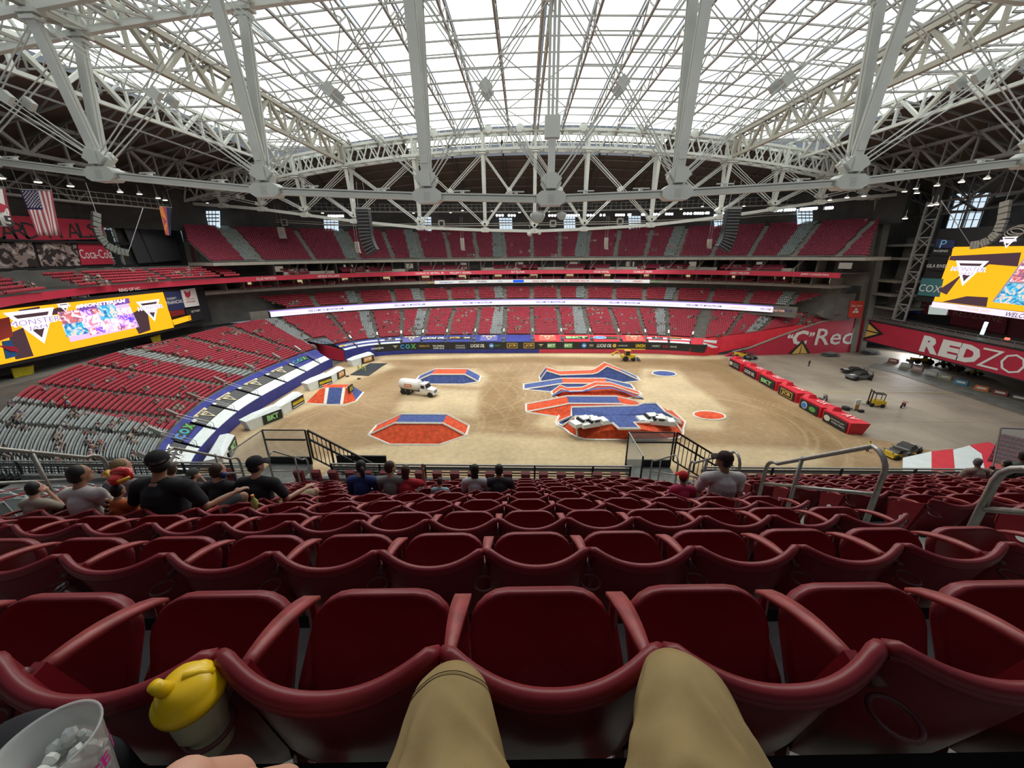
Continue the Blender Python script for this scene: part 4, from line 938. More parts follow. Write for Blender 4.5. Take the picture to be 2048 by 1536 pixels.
for f in np.linspace(0,1,15): p=Vector((-52.3,104.8,3.3)).lerp(Vector((-73.5,113.8,5.4)),f); mb.bar(p,p+Vector((0,0,1.0)),.07)
mb.bar((-52.3,104.8,4.3),(-73.5,113.8,6.4),.08); tag(mb.build('guard_rail',blackm),'black guard rail on top of the red tunnel wall in the left corner','railing')
# ---- the red wall on the far right with its lettering
A_=onz(1445,713,0); B_2=onz(1718,704,0); x=(B_2-A_).normalized(); pl=Pl(A_,x,(0,0,1))
rw=empty('red_wall_panel',A_,0,'long sloping red wall with large white "C"Red lettering','wall panel')
P=[pl.hit(*p) for p in((1445,714),(1720,704),(1738,642),(1700,633),(1640,645),(1560,673),(1500,696),(1465,705))]
mb=MB(); mb.poly(P,.5,-pl.n if pl.n.y<0 else pl.n); wp(mb,'panel',red,rw); pl.n=pl.n if pl.n.y<0 else -pl.n
pl=Pl(A_,x,(0,0,1))
def px2(pl,x,y): return pl.uv(pl.hit(x,y))
u,v=px2(pl,1600,676); pl.text('C',ban_w,rw,u,v,px2(pl,1600,660)[1]-px2(pl,1600,690)[1],px2(pl,1616,676)[0]-px2(pl,1586,676)[0],w=.05,bold=.04)
u,v=px2(pl,1670,673); pl.text('Red',ban_w,rw,u,v,px2(pl,1670,657)[1]-px2(pl,1670,690)[1],px2(pl,1707,673)[0]-px2(pl,1632,673)[0],w=.05,bold=.01)
u,v=px2(pl,1581,672); pl.text('\u201c',ban_w,rw,u,v,1.5,1.8,w=.05,bold=.04); u,v=px2(pl,1624,669); pl.text('\u201d',ban_w,rw,u,v,1.5,1.8,w=.05,bold=.04)
u,v=px2(pl,1600,700); s_=3.6
pl.shape('triangle_mark',tblack,rw,[(u-s_,v-1.1),(u+s_,v-1.1),(u,v+3.1)],.05,.06); pl.shape('triangle_mark',mat('signal_gold',(.75,.5,.12),.5),rw,[(u-2.5,v-1.05),(u+2.5,v-1.05),(u,v+2.1)],.12,.06); pl.shape('triangle_mark',tblack,rw,[(u-.12,v-1.05),(u+.12,v-1.05),(u+.05,v+2.1),(u-.05,v+2.1)],.19,.03)
mb=MB(); 
for p,q in zip(P[3:],P[4:]): mb.bar(p+Vector((0,0,.15)),q+Vector((0,0,.15)),.35)
wp(mb,'coping',slab,rw); 
# ---- red barriers along the right edge of the dirt
BX=[((1457,732),(1481,743)),((1486,747),(1513,760)),((1518,764),(1548,781)),((1556,788),(1588,805)),((1597,815),(1637,835)),((1645,842),(1692,868))]
BT=['WORLD FINALS','LUCAS OIL','BKT','JCB','ROUND','WORLD FINALS']
for i,(p,q) in enumerate(BX):
    a_=onz(*p,.05);b2=onz(*q,.05); y0,y1=b2.y,a_.y; h=2.3; wd=3.2; xx=(a_.x+b2.x)/2
    r=empty('red_barrier',(xx,(y0+y1)/2,.02),0,'red barrier block right of the dirt, %s from far end, %s banner'%(ORD[i],['black finals','black LUCAS OIL','black and green BKT','gold JCB','blue oval','black finals'][i]),'barrier','red barriers along the right edge of the dirt')
    mb=MB(); L=y1-y0+.5; mb.hexa([(0,-L/2,0),(wd*.8,-L/2,0),(wd*.8,L/2,0),(0,L/2,0),(-.15,-L/2-.25,h),(wd,-L/2-.2,h-.15),(wd,L/2+.1,h-.3),(-.15,L/2+.1,h)]); 
    mb.build('padded_block',tred,r)
    mb=MB(); mb.hexa([(wd*.25,L/2-.6,h-.1),(wd*.85,L/2-.6,h-.2),(wd*.85,L/2+.9,h-.3),(wd*.25,L/2+.9,h-.2),(wd*.4,L/2-.4,h+.55),(wd*.75,L/2-.4,h+.5),(wd*.75,L/2+.7,h+.3),(wd*.4,L/2+.7,h+.35)]); mb.build('end_hump',tred,r)
    q_=Pl((xx-.12,(y0+y1)/2,.12),(0,-1,0),(-.06,0,1)); q_.panel('banner',tblack,r,-L*.44,.12,L*.46,1.95,.02,.06)
    m=ban_w; t=BT[i]
    if t=='JCB': q_.panel('gold_plate',gold,r,-L*.3,.35,L*.36,1.75,.09,.03); q_.panel('black_plate',tblack,r,-L*.27,.48,L*.33,1.62,.13,.02); q_.text('JCB',gold,r,L*.03,1.05,.9,L*.48,w=.18,bold=.04)
    elif t=='ROUND': q_.shape('round_mark',ban_w,r,[(-L*.2+.75*math.cos(k),1.05+.7*math.sin(k)) for k in np.linspace(0,2*PI,17)[:-1]],.1); q_.shape('round_mark',lblue,r,[(-L*.2+.6*math.cos(k),1.05+.55*math.sin(k)) for k in np.linspace(0,2*PI,17)[:-1]],.15); q_.shape('green_mark',green,r,[(L*.2+.9*math.cos(k),1.0+.5*math.sin(k)) for k in np.linspace(0,2*PI,9)[:-1]],.1)
    elif t=='BKT': q_.text('BKT',mat('lime',(.35,.75,.3),.5),r,0,1.05,.95,L*.6,w=.12,bold=.04)
    elif t=='LUCAS OIL': q_.text(t,m,r,0,1.05,.85,L*.74,w=.12,shear=.2,bold=.03)
    else: q_.text('MONSTER JAM',m,r,L*.12,1.35,.35,L*.5,w=.12); q_.text('WORLD FINALS',m,r,L*.15,.85,.35,L*.5,w=.12); q_.shape('round_mark',pm,r,[(-L*.28+.7*math.cos(k),1.05+.55*math.sin(k)) for k in np.linspace(0,2*PI,13)[:-1]],.1)
    mb=MB(); tadd(mb,['','FOX','DIRT','JAM','OX','AV'][i] or 'X',(wd*.55,-L*.1,h-.02),(0,-1,-.0),(1,0,0),1.3,L*.4,ext=.12); mb.build('top_lettering',ban_w,r)
# ---- white barriers along the left
WB=[((421,920),(458,938),'BKT'),((502,862),(567,836),'BKT'),((569,830),(609,806),'MM'),((621,783),(665,767),'MM'),((665,766),(691,752),'JCB'),((707,734),(749,722),'JCB')]
for i,(p,q,t) in enumerate(WB):
    a_=onz(*p,.05);b2=onz(*q,.05)
    if i==0: a_=onz(452,936,.05);b2=onz(474,893,.05)
    d=b2-a_; L=d.length; rz=math.atan2(d.y,d.x); c=(a_+b2)/2
    r=empty('white_barrier',(c.x,c.y,.02),rz,'white barrier block left of the dirt, %s from near end, %s banner'%(ORD[i],{'BKT':'green BKT','MM':'black and yellow','JCB':'gold JCB'}[t]),'barrier','white barriers along the left edge of the dirt')
    h=2.5; mb=MB(); mb.hexa([(-L/2,0,0),(L/2,0,0),(L/2,1.6,0),(-L/2,1.6,0),(-L/2-.5,-.1,h*.82),(L/2+.1,-.1,h*.82),(L/2,2.2,h*.8),(-L/2-.4,2.2,h*.8)]); mb.hexa([(-L/2-.5,-.1,h*.82),(L/2+.1,-.1,h*.82),(L/2,2.2,h*.8),(-L/2-.4,2.2,h*.8),(-L/2+1.6,.5,h+.1),(L/2-.6,.5,h+.35),(L/2-.6,1.6,h+.3),(-L/2+1.6,1.6,h+.1)]); mb.build('padded_block',twhite,r)
    f=MB(); f.slabq((-L*.12,-.13,.25),(L*.48,-.13,.25),(L*.48,-.17,2.05),(-L*.12,-.17,2.05),.05); f.build('banner',tblack,r)
    mb=MB(); tadd(mb,{'BKT':'BKT','MM':'MORGAN & MORGAN','JCB':'JCB'}[t],(L*.18,-.2,1.2),(1,0,0),(0,-.02,1),{'BKT':1.1,'MM':.7,'JCB':.85}[t],L*({'BKT':.36,'MM':.54,'JCB':.34}[t]),ext=.04,bold=.05); mb.build('lettering',{'BKT':mat('lime',(.35,.75,.3),.5),'MM':yellow,'JCB':ban_w}[t],r)
    if t=='JCB': mb=MB(); mb.slabq((-L*.02,-.18,.5),(L*.38,-.18,.5),(L*.38,-.2,1.9),(-L*.02,-.2,1.9),.03); mb.build('gold_plate',mat('orange_plate',(.7,.28,.04),.5),r)
    if t=='MM': mb=MB(); mb.slabq((-L*.1,-.19,.4),(L*.44,-.19,.4),(L*.44,-.2,.55),(-L*.1,-.2,.55),.03); mb.build('white_underline',ban_w,r)
# ================================================================== great columns
colm=mat('column_concrete',(.25,.23,.20),.85,0,.12,.35)
def column(P0,P1,P2,P3,Y,dp,label,cap,stripe=None):
    """front face corners bottom-left, bottom-right, top-right, top-left in the plane y=Y"""
    P=[Vector(p) for p in (P0,P1,P2,P3)]; t=empty('great_column',(P[0].x,Y,P[0].z),0,label,'column'); 
    w_=(P[1]-P[0])*.36; w2=(P[2]-P[3])*.36
    for a,b,c,d in((P[0],P[0]+w_,P[3]+w2,P[3]),(P[1]-w_,P[1],P[2],P[2]-w2)):
        mb=MB(); mb.hexa([a,b,b+Vector((0,dp,0)),a+Vector((0,dp,0)),d,c,c+Vector((0,dp,0)),d+Vector((0,dp,0))]); wp(mb,'shaft',colm,t)
    a,b,c,d=P[0]+w_,P[1]-w_,P[2]-w2,P[3]+w2; o_=Vector((0,1.0,0)); mb=MB(); mb.hexa([a+o_,b+o_,b+o_*dp,a+o_*dp,d+o_,c+o_,c+o_*dp,d+o_*dp]); wp(mb,'recess',stripe or concrete_d,t)
    mb=MB(); c=(P[2]+P[3])/2; mb.box(c+Vector((0,dp/2,.6)),((P[2]-P[3]).length+1.5,dp+1,1.3)); wp(mb,'cap',slab,t); return t
CL=column(ony(410,700,113),ony(430,700,113),ony(384,412,113),ony(353,412,113),113,5,'leaning concrete column on the left with a red ESTABLISHED 1898 banner','',red)
CR=column(ony(1700,708,114.5),ony(1730,706,114.5),ony(1791,398,114.5),ony(1752,400,114.5),114.5,6,'massive leaning concrete column at the far right corner','')
s_='ESTABLISHED 1898'
for i,ch in enumerate(s_):
    if ch==' ': continue
    f=i/(len(s_)-1); p=ony(374+f*(401-374),433+f*(532-433),113.8); text(ch,'lettering',ban_w,CL,p+Vector((0,-.1,0)),(1,0,0),(.0,0,1),.72,.62)
mb=MB(); p=ony(371,421,113.7); mb.poly([p+Vector(v) for v in((-.7,0,.6),(.7,0,.6),(0,0,-.7))],.1,(0,-1,0)); wp(mb,'triangle_mark',mat('signal_gold',(.75,.5,.12),.5),CL)
# ================================================================== left end: boards over the stand
def picmat(name,c1,c2,c3,sc_=6.,em=0.0,seed=0.):
    m=bpy.data.materials.new(name); m.use_nodes=True; nt=m.node_tree; b=nt.nodes['Principled BSDF']; b.inputs['Roughness'].default_value=.6
    tc=nt.nodes.new('ShaderNodeTexCoord'); mp=nt.nodes.new('ShaderNodeMapping'); mp.inputs['Location'].default_value=(seed,seed*1.7,seed*.6); v=nt.nodes.new('ShaderNodeTexNoise'); v.inputs['Scale'].default_value=sc_; v.inputs['Detail'].default_value=3; v.inputs['Distortion'].default_value=1.2
    r=nt.nodes.new('ShaderNodeValToRGB'); cr=r.color_ramp; cr.interpolation='CONSTANT' if em==0 else 'LINEAR'; cr.elements[0].position=.36; cr.elements[0].color=(*c1,1); cr.elements[1].position=.5; cr.elements[1].color=(*c2,1); e=cr.elements.new(.60); e.color=(*c3,1)
    L=nt.links.new; L(tc.outputs['Object'],mp.inputs[0]); L(mp.outputs[0],v.inputs['Vector']); L(v.outputs[0],r.inputs[0]); L(r.outputs[0],b.inputs['Base Color'])
    if em: L(r.outputs[0],b.inputs['Emission Color']); b.inputs['Emission Strength'].default_value=em; b.inputs['Base Color'].default_value=(0,0,0,1)
    return m
scr_or=glow('screen_orange',(1.0,.46,.015),1.25); scr_dk=glow('screen_dark',(.085,.045,.055),1.0); scr_w=glow('screen_white',(1.0,.92,1.0),1.5); scr_pu=glow('screen_purple',(.25,.10,.45),1.0); scr_lil=glow('screen_lilac',(.80,.55,.95),1.2)
PIC=[picmat('screen_picture_red',(.12,.08,.2),(.6,.15,.12),(.9,.7,.9),.9,1.1,1),picmat('screen_picture_blue',(.02,.1,.3),(.05,.4,.6),(.8,.5,.4),.8,1.1,4),picmat('screen_picture_pink',(.7,.3,.6),(1,.85,1),(.5,.2,.3),.8,1.2,7),picmat('screen_picture_violet',(.03,.02,.6),(.2,.1,.8),(1,.5,.8),.8,1.1,9)]
def wlogo(pl,parent,u,v,wd,w=.2):
    h=wd*.85
    pl.shape('show_mark',scr_w,parent,[(u-wd*.5,v+h*.5),(u+wd*.5,v+h*.5),(u,v-h*.5)],w,.03)
    pl.shape('show_mark_inner',scr_dk,parent,[(u-wd*.36,v+h*.40),(u+wd*.36,v+h*.40),(u+wd*.30,v+h*.30),(u-wd*.30,v+h*.30)],w+.05,.02)
    pl.shape('show_mark_inner',scr_dk,parent,[(u-wd*.13,v-h*.05),(u+wd*.13,v-h*.05),(u,v-h*.32)],w+.05,.02)
    pl.text('MONSTER',scr_w,parent,u,v+h*.17,h*.19,wd*1.1,w=w+.12,shear=.1,bold=.06); pl.text('MONSTER',scr_pu,parent,u,v+h*.17,h*.15,wd*1.02,w=w+.16,shear=.1,bold=-.01)
    pl.text('JAM',scr_w,parent,u,v-h*.02,h*.17,wd*.46,w=w+.12,shear=.1,bold=.06); pl.text('JAM',scr_pu,parent,u,v-h*.02,h*.13,wd*.4,w=w+.16,shear=.1,bold=-.01)
LP=Pl((-86,75,14),(0,1,0),(0,0,1))
sbd=empty('video_board',(-86,75,13.5),0,'wide orange and purple video board hanging over the left stand','screen')
q=lambda x,y: LP.uv(LP.hit(x,y))
u0,v1=q(0,622); u1,_=q(325,583); v0=q(66,713)[1]; u0-=6; vt=(q(1,622)[1]+q(324,583)[1])/2; vb=(q(66,713)[1]+q(341,658)[1])/2
LP.panel('housing',blackw,sbd,u0-.5,vb-.6,u1+12,vt+.6,-.8,.7); LP.panel('screen',scr_or,sbd,u0,vb,u1,vt,.0,.08)
def poly_px(nm,m,P,w): 
    P=[q(*p) for p in P]; P=[(max(u0,min(u1,a)),max(vb,min(vt,b))) for a,b in P]; LP.shape(nm,m,sbd,P,w,.03)
poly_px('dark_shape',scr_dk,[(36,620),(78,613),(78,622),(48,632),(40,640)],.1); poly_px('dark_shape',scr_dk,[(15,668),(45,655),(66,712),(30,719)],.1); poly_px('dark_shape',scr_dk,[(262,628),(292,610),(300,660),(277,668),(262,640)],.1); poly_px('dark_shape',scr_dk,[(102,620),(130,608),(132,625),(104,630)],.1) 
poly_px('picture_field',scr_lil,[(118,626),(255,606),(278,654),(140,684)],.1); poly_px('title_bar',scr_pu,[(150,614),(256,596),(259,606),(154,624)],.12)
a_=q(197,608.5); LP.text('#MONSTERJAM',scr_w,sbd,a_[0]+.5,a_[1],.9,9.5,w=.18,bold=.04,shear=.2)
for i,(x,y,wx,wy) in enumerate(((140,634,14,11),(171,626,7,5),(187,623,6,5),(180,641,12,10),(215,625,12,12),(247,622,10,5),(150,658,15,11),(186,663,6,5),(200,660,6,5),(220,650,12,10),(252,640,11,9),(243,655,6,4),(262,650,6,4))):
    c=q(x,y); k=.115+.0004*x; P=[(c[0]-wx*k*.72,c[1]-wy*k*.62),(c[0]+wx*k*.72,c[1]-wy*k*.62),(c[0]+wx*k*.72,c[1]+wy*k*.62),(c[0]-wx*k*.72,c[1]+wy*k*.62)]; LP.shape('picture',PIC[[0,3,0,2,1,2,1,0,3,2,3,0,2][i]],sbd,P,.15,.03)
a_=q(72,654); wlogo(LP,sbd,a_[0],a_[1],7.0); a_=q(301,622); wlogo(LP,sbd,a_[0],a_[1],5.6)
a_=q(122,616); wlogo(LP,sbd,a_[0]+.4,a_[1],1.9)
LP2=LP
def lpanel(P,m,lab,cat='sign',txt=(),w=.25,nm='wall_sign',pl=None):
    pl=pl or LP; r=empty(nm,pl.hit(*P[0]),0,lab,cat); pl.pxpanel('panel',m,r,P,w,.15)
    for s,x,y,h,wd,mm in txt: a=pl.uv(pl.hit(x,y)); pl.text(s,mm,r,a[0],a[1],h,wd,w=w+.2)
    return r
lpanel([(326,584),(358,581),(366,618),(335,622)],mat('navy_board',(.03,.04,.12),.5),'dark navy sign board with white FINANCIAL lettering right of the video board',txt=[('FINANCIAL',346,604,.8,4.6,ban_w),('DESERT',340,597,.5,2.6,ban_w)])
r=lpanel([(358,580),(387,576),(396,611),(368,615)],ban_w,'white square sign with small red crest and university name',txt=[('University',377,598,.5,2.6,red),('of Phoenix',378,603,.5,2.8,red)]); a=q(372,588); LP.shape('crest',red,r,[(a[0]-.8,a[1]-.6),(a[0]-.1,a[1]-1),(a[0]+.7,a[1]-.4),(a[0]+.9,a[1]+.8),(a[0]+.1,a[1]+.3),(a[0]-.9,a[1]+.9)],.45)
lpanel([(368,619),(398,614),(404,638),(376,645)],blackw,'black sign with white BETMGM lettering under the white square sign',txt=[('BETMGM',388,622,.5,2.6,ban_w)])
lpanel([(337,622),(365,619),(367,628),(342,634)],mat('dim_red_board',(.25,.02,.02),.5),'dim red board strip beside the video board')
lpanel([(342,640),(378,630),(380,640),(346,650)],scr_or,'small orange lit strip right of the video board','screen')
lpanel([(0,683),(18,680),(30,712),(8,718)],mat('sky_blue_board',(.02,.15,.42),.5),'blue board with a small red bird head at the far left',txt=[])
r=lpanel([(-14,640),(14,634),(22,672),(-6,682)],mat('coral_board',(.6,.07,.05),.5),'plain coral red board at the far left edge')
a=q(12,697); LP.shape('bird_head',red,r,[(a[0]-1.2,a[1]+.8),(a[0]-.2,a[1]+.5),(a[0]+.9,a[1]+.1),(a[0]+1.1,a[1]-.8),(a[0]+.1,a[1]-.5),(a[0]-.5,a[1]+.1)],.5)
for (x,y,w_,h_,s,c) in ((46,747,50,26,'larger yellow cloth hung over the back of the left stand',0),(312,681,24,18,'smaller yellow cloth hung behind the left stand',0)):
    P=[(x-w_/2,y-h_/2+3),(x+w_/2-4,y-h_/2-4),(x+w_/2,y+h_/2-6),(x-w_/2+8,y+h_/2+2)]
    pl=Pl((-88,75,11),(0,1,0),(0,0,1)); P3_=[pl.hit(*p) for p in P]; mb=MB(); n=8; V=[]
    for i in range(n+1):
        for j in range(n+1): 
            u=i/n;v=j/n; p=P3_[0].lerp(P3_[1],u).lerp(P3_[3].lerp(P3_[2],u),v); V.append(p+Vector((.12*math.sin(u*9+v*2),0,-.1*math.sin(PI*u)*(1-v))))
    mb.grid(V,n+1,n+1); o=mb.build('cloth_banner',mat('yellow_cloth',(.62,.50,.02),.8,0,.1,3),None,True); so=o.modifiers.new('s','SOLIDIFY'); so.thickness=.06; tag(o,s,'cloth')
# honour lettering over the board
HP=Pl((-86.9,75,23),(0,1,0),(0,0,1)); a=HP.uv(HP.hit(135,596)); HP.text('ARIZONA CARDINALS',ban_w,hb,a[0],a[1],.7,7,w=.35); a=HP.uv(HP.hit(265,578)); HP.text('RING OF HONOR',ban_w,hb,a[0],a[1],.7,6.5,w=.35)
# end wall, posters, sign
EP=Pl((-101,75,24),(0,1,0),(0,0,1)); e=lambda x,y: EP.uv(EP.hit(x,y))
mb=MB(); mb.box((-103,68,36),(2.4,96,30)); struct(mb,'wall_left_end',mat('end_wall_dark',(.055,.052,.05),.85,0,.2,.3))
mb=MB(); mb.box((-92.5,58,11.5),(.8,90,9)); struct(mb,'wall_left_concourse',concrete_d)
mb=MB(); mb.box((-88.5,70,10.0),(9,84,.4)); struct(mb,'floor_left_concourse',concrete)
ph=picmat('poster_print',(.03,.018,.018),(.30,.22,.20),(.55,.47,.44),.55,0,3)
for i,(P,m,lab,tx) in enumerate((([(-30,487),(60,484),(73,533),(-20,538)],ph,'sepia action photograph poster at the far left',[]),([(66,487),(148,485),(158,531),(80,534)],ph,'sepia action photograph poster next to the Coca-Cola panel',[]),
    ([(151,486),(207,486),(226,528),(160,530)],red,'red panel with white Coca-Cola script lettering',[('Coca-Cola',189,508,2.0,7.0,ban_w)]),
    ([(-30,428),(0,430),(200,441),(206,478),(0,482),(-20,482)],red,'long red sign with black and white CARDINALS lettering high on the left end',[]))):
    r=lpanel(P,m,lab,'poster' if i<2 else 'sign',tx,pl=EP)
    if i==3:
        for k,(ch,x) in enumerate(zip('CARDINALS',(-14,11,36,58,76,104,142,164,184))):
            if ch in 'I' : continue
            a=e(x,461.5); EP.text(ch,ban_w,r,a[0],a[1],3.3,2.75,w=.35,bold=.045); EP.text(ch,tblack,r,a[0],a[1],3.1,2.5,w=.42,bold=.0)
lpanel([(10,544),(62,541),(72,566),(16,571)],mat('bottle_green_board',(.01,.035,.03),.5),'dark green board with a white outlined oval Ford mark','sign',[('Ford',34,555,1.0,2.9,ban_w)],pl=EP)
r=[o for o in COL.objects if o.get('label','').startswith('dark green board')][0]; a=e(34,555); mb=MB(); mb.tube([EP.at(a[0]+2.3*math.cos(t),a[1]+1.1*math.sin(t),.6) for t in np.linspace(0,2*PI,24)[:-1]],.07,4,True); wp(mb,'oval_outline',ban_w,r)
mb=MB(); 
for x in (66,150,228): 
    p=EP.hit(x,500); mb.box((p.x-.2,p.y,30),(.8,1.2,12))
for z_ in (EP.hit(110,536).z,EP.hit(110,483.5).z): mb.box((-100.2,66,z_),(.8,64,.5))
struct(mb,'trim_end_wall_frame',blackw)
mb=MB()
for i,y in enumerate(np.arange(52,92,5.5)): mb.box((-99.9,y,26.8),(.3,1.4 if i%2 else 2.2,1.3))
struct(mb,'window_end_suites',glow('dim_interior2',(.55,.5,.42),.3))
# stair tower with glass, and the grey curtain wall beside it
st_=empty('glazed_stair_tower',EP.hit(210,500),0,'pale steel and glass strip tower between posters and grey panels','tower')
P=[EP.hit(*p) for p in((192,414),(212,414),(262,570),(240,572))]; mb=MB(); 
for i in range(7):
    a=P[0].lerp(P[3],i/6); b=P[1].lerp(P[2],i/6); mb.bar(a,b,.25)
    if i<6: a2=P[0].lerp(P[3],(i+1)/6); b2=P[1].lerp(P[2],(i+1)/6); mb.bar(a,b2,.15); mb.bar(b,a2,.15)
mb.bar(P[0],P[3],.35); mb.bar(P[1],P[2],.35); wp(mb,'frame',steel_d,st_)
for i,(f0,f1) in enumerate(((0,.12),(.22,.36),(.38,.50),(.74,.86))):
    mb=MB(); mb.slabq(P[0].lerp(P[3],f0)-Vector((.4,0,0)),P[1].lerp(P[2],f0)-Vector((.4,0,0)),P[1].lerp(P[2],f1)-Vector((.4,0,0)),P[0].lerp(P[3],f1)-Vector((.4,0,0)),.1); wp(mb,'glass_panel',glow('pale_daylight_glass',(.42,.58,.62),.55),st_)
gp=empty('grey_wall_panels',EP.hit(300,480),0,'large dark grey blank panels between the stair tower and leaning column','wall panel')
for P_ in ([(236,440),(262,439),(300,525),(272,527)],[(264,438),(336,444),(358,520),(302,525)],):
    EP.pxpanel('panel',mat('slate_panel',(.075,.072,.080),.7,0,.08,.4),gp,P_,.5,.2)
EP.pxpanel('ledge',slab,gp,[(240,432),(332,437),(332,439),(240,434.5)],.6,.4)
# end-wall catwalk truss and lamps
cwk=empty('catwalk',(-94,80,41),0,'lighting catwalk with rails running below the roof over the left end','catwalk'); mb=MB()
Pc=[ony(-30,378,60),onx(60,388,-92),onx(200,402,-93),onx(330,415,-94)]; Pc=[onx(x,y,-92) for x,y in((-40,381),(50,392),(160,404),(250,411),(340,420))]
for a,b in zip(Pc,Pc[1:]):
    for dz in(0,1.1,2.2): mb.bar(a+Vector((0,0,dz)),b+Vector((0,0,dz)),.14 if dz else .35)
    n=int((b-a).length/1.6)
    for i in range(n): p=a.lerp(b,i/n); mb.bar(p,p+Vector((0,0,2.2)),.09)
wp(mb,'rails',steel_d,cwk)
# ================================================================== right end
RP=Pl((100,90,5),(0,-1,0),(0,0,1)); rq=lambda x,y: RP.uv(RP.hit(x,y))
rz=empty('red_fascia_board',(100,90,5),0,'long red fascia board with huge white RED ZONE lettering','sign')
RP.panel('board',red,rz,-19.7,.1,22,5.6,0,.3); RP.panel('dark_rim',blackw,rz,-19.9,-.15,22,.12,.05,.35); RP.panel('dark_rim',blackw,rz,-19.9,5.6,22,5.85,.05,.35)
RP.shape('arrow_mark',blackw,rz,[(-19.8,.1),(-14.4,2.85),(-19.8,5.6)],.32,.06); RP.shape('arrow_mark',mat('signal_gold',(.75,.5,.12),.5),rz,[(-19.6,.9),(-15.6,2.85),(-19.6,4.8)],.4,.05); RP.shape('arrow_mark',blackw,rz,[(-19.8,2.7),(-15,2.7),(-15,3.0),(-19.8,3.0)],.47,.03)
a=rq(1861,693);b=rq(1943,717); 
for ch,x0,x1,bo in (('R',1839,1877,.06),('E',1880,1920,.06),('D',1920,1965,.06),('Z',1966,2012,-.012),('O',2012,2066,-.012)):
    a=rq(x0,700);b=rq(x1,715); RP.text(ch,ban_w,rz,(a[0]+b[0])/2,2.8,4.0,(b[0]-a[0])*.92,w=.34,bold=bo)
mb=MB(); mb.box((99.6,90,11.3),(.25,41,.12)); 
for y in np.arange(70,110,2.2): mb.bar((99.6,y,10.9),(99.6,y,12.2),.1)
for z_ in (11.6,12.2): mb.bar((99.6,69,z_),(99.6,110,z_),.1)
wp(mb,'top_railing',galv,rz)
mb=MB(); mb.box((109,88,10.6),(18,46,.4)); mb.box((109,88,5.2),(18,46,.3)); struct(mb,'floor_right_terrace',concrete_d)
mb=MB(); mb.box((127,86,24),(1.5,80,50)); mb.box((113,128.5,24),(30,1.5,50)); struct(mb,'wall_right_end',concrete_d)
# dark back wall of the terrace with a dim sign, blue canopy, bright opening
RB=Pl((112,90,11),(0,-1,0),(0,0,1)); rb_=lambda x,y: RB.uv(RB.hit(x,y))
mb=MB(); mb.box((112.6,84,14),(.6,50,7)); struct(mb,'wall_terrace_back',mat('maroon_wall',(.13,.02,.03),.7))
lpanel([(1902,613),(2020,628),(2012,668),(1890,645)],mat('dull_maroon_sign',(.17,.02,.035),.6),'dim maroon sign with faint REDZONE lettering under the right video board','sign',[('REDZONE',1958,631,1.6,10.5,mat('faint_lettering',(.30,.16,.14),.6))],pl=RB)
lpanel([(1862,610),(1900,615),(1898,640),(1858,632)],glow('window_light',(.75,.85,.80),.55),'small bright window panes above the right terrace','window',pl=RB,nm='terrace_window')
lpanel([(1798,615),(1845,619),(1843,629),(1798,624)],mat('canopy_blue',(.03,.09,.35),.5),'blue canopy strip above the dark terrace booth','canopy',pl=RB,nm='canopy')
lpanel([(1792,624),(1905,631),(1900,655),(1790,645)],blackw,'black terrace booth screen beneath the blue canopy','screen wall',pl=RB,w=.4,nm='booth')
lpanel([(1797,600),(1845,604),(1842,616),(1797,612)],slab,'grey balcony box front high beside the right column','balcony',pl=RB,nm='balcony_box')
for i,(x,y,c) in enumerate(((1985,678,(1,.08,.05)),(2043,678,(.7,1,.8)),(1943,650,(.5,1,.95)),(1938,663,(.5,1,.95)))):
    p=RP.hit(x,y)+Vector((3,0,0)); mb=MB(); mb.box(p,(.3,.7 if i<2 else .5,.5 if i<2 else 1.3)); tag(mb.build('terrace_light',glow('tl%d'%i,c,4.)),['red glowing lamp on the right terrace','greenish white lamp at the right edge of the terrace','tall cyan lit strip on the right terrace','short cyan lit strip below the tall one on the terrace'][i],'light')
# the right video board
VB=empty('video_board',(100,88,17),0,'tall orange video board at the right end under the large window','screen')
vq=rq; X0=rq(1877,459)[0]; 
RP.panel('housing',blackw,VB,-9.6,12.6,24,29.5,-.9,.8)
s0=-5.0; RP.panel('screen',scr_or,VB,s0,13.0,20,25.4,.0,.08); RP.panel('lower_ribbon',glow('pink_ribbon',(1.,.78,.95),1.2),VB,s0-.1,11.6,20,12.9,.0,.1)
a=rq(2030,621); RP.text('WELCOME TO',purp,VB,rq(2060,627)[0],12.2,.9,7.0,w=.2,shear=.25,bold=.01); RP.text('MONSTER JAM',orng,VB,rq(1950,613)[0],12.2,.7,6,w=.2)
RP.shape('dark_shape',scr_dk,VB,[(s0+.2,23.4),(8,24.2),(8.4,21.5),(3.4,21.8),(2.2,20.6),(1.2,22.0),(s0+.2,22.5)],.12); RP.shape('dark_shape',scr_dk,VB,[(s0+.1,15.5),(-2.2,18.2),(-1,19.5),(-2.6,14.8)],.12); RP.shape('dark_shape',scr_dk,VB,[(-3,13.1),(1.6,14.9),(5.6,15.1),(6,13.1)],.12)
RP.shape('grey_field',glow('screen_grey',(.35,.33,.42),1.),VB,[(6.6,14.3),(9.0,23.6),(20,23.8),(20,14.3)],.1)
RP.shape('picture',PIC[0],VB,[(8.1,18.6),(13.2,18.6),(13.6,23.4),(9.2,23.4)],.16); RP.shape('picture',PIC[1],VB,[(7.0,14.2),(12.4,14.2),(13,18.3),(8,18.3)],.16); RP.shape('picture',PIC[2],VB,[(13.6,14.2),(20,14.2),(20,18.3),(14,18.3)],.16); RP.shape('picture',PIC[3],VB,[(14,18.6),(20,18.6),(20,23.4),(14.2,23.4)],.16)
a=rq(1936,547); wlogo(RP,VB,a[0],a[1],6.4); a=rq(2019,483); wlogo(RP,VB,a[0],a[1]-.2,2.6)
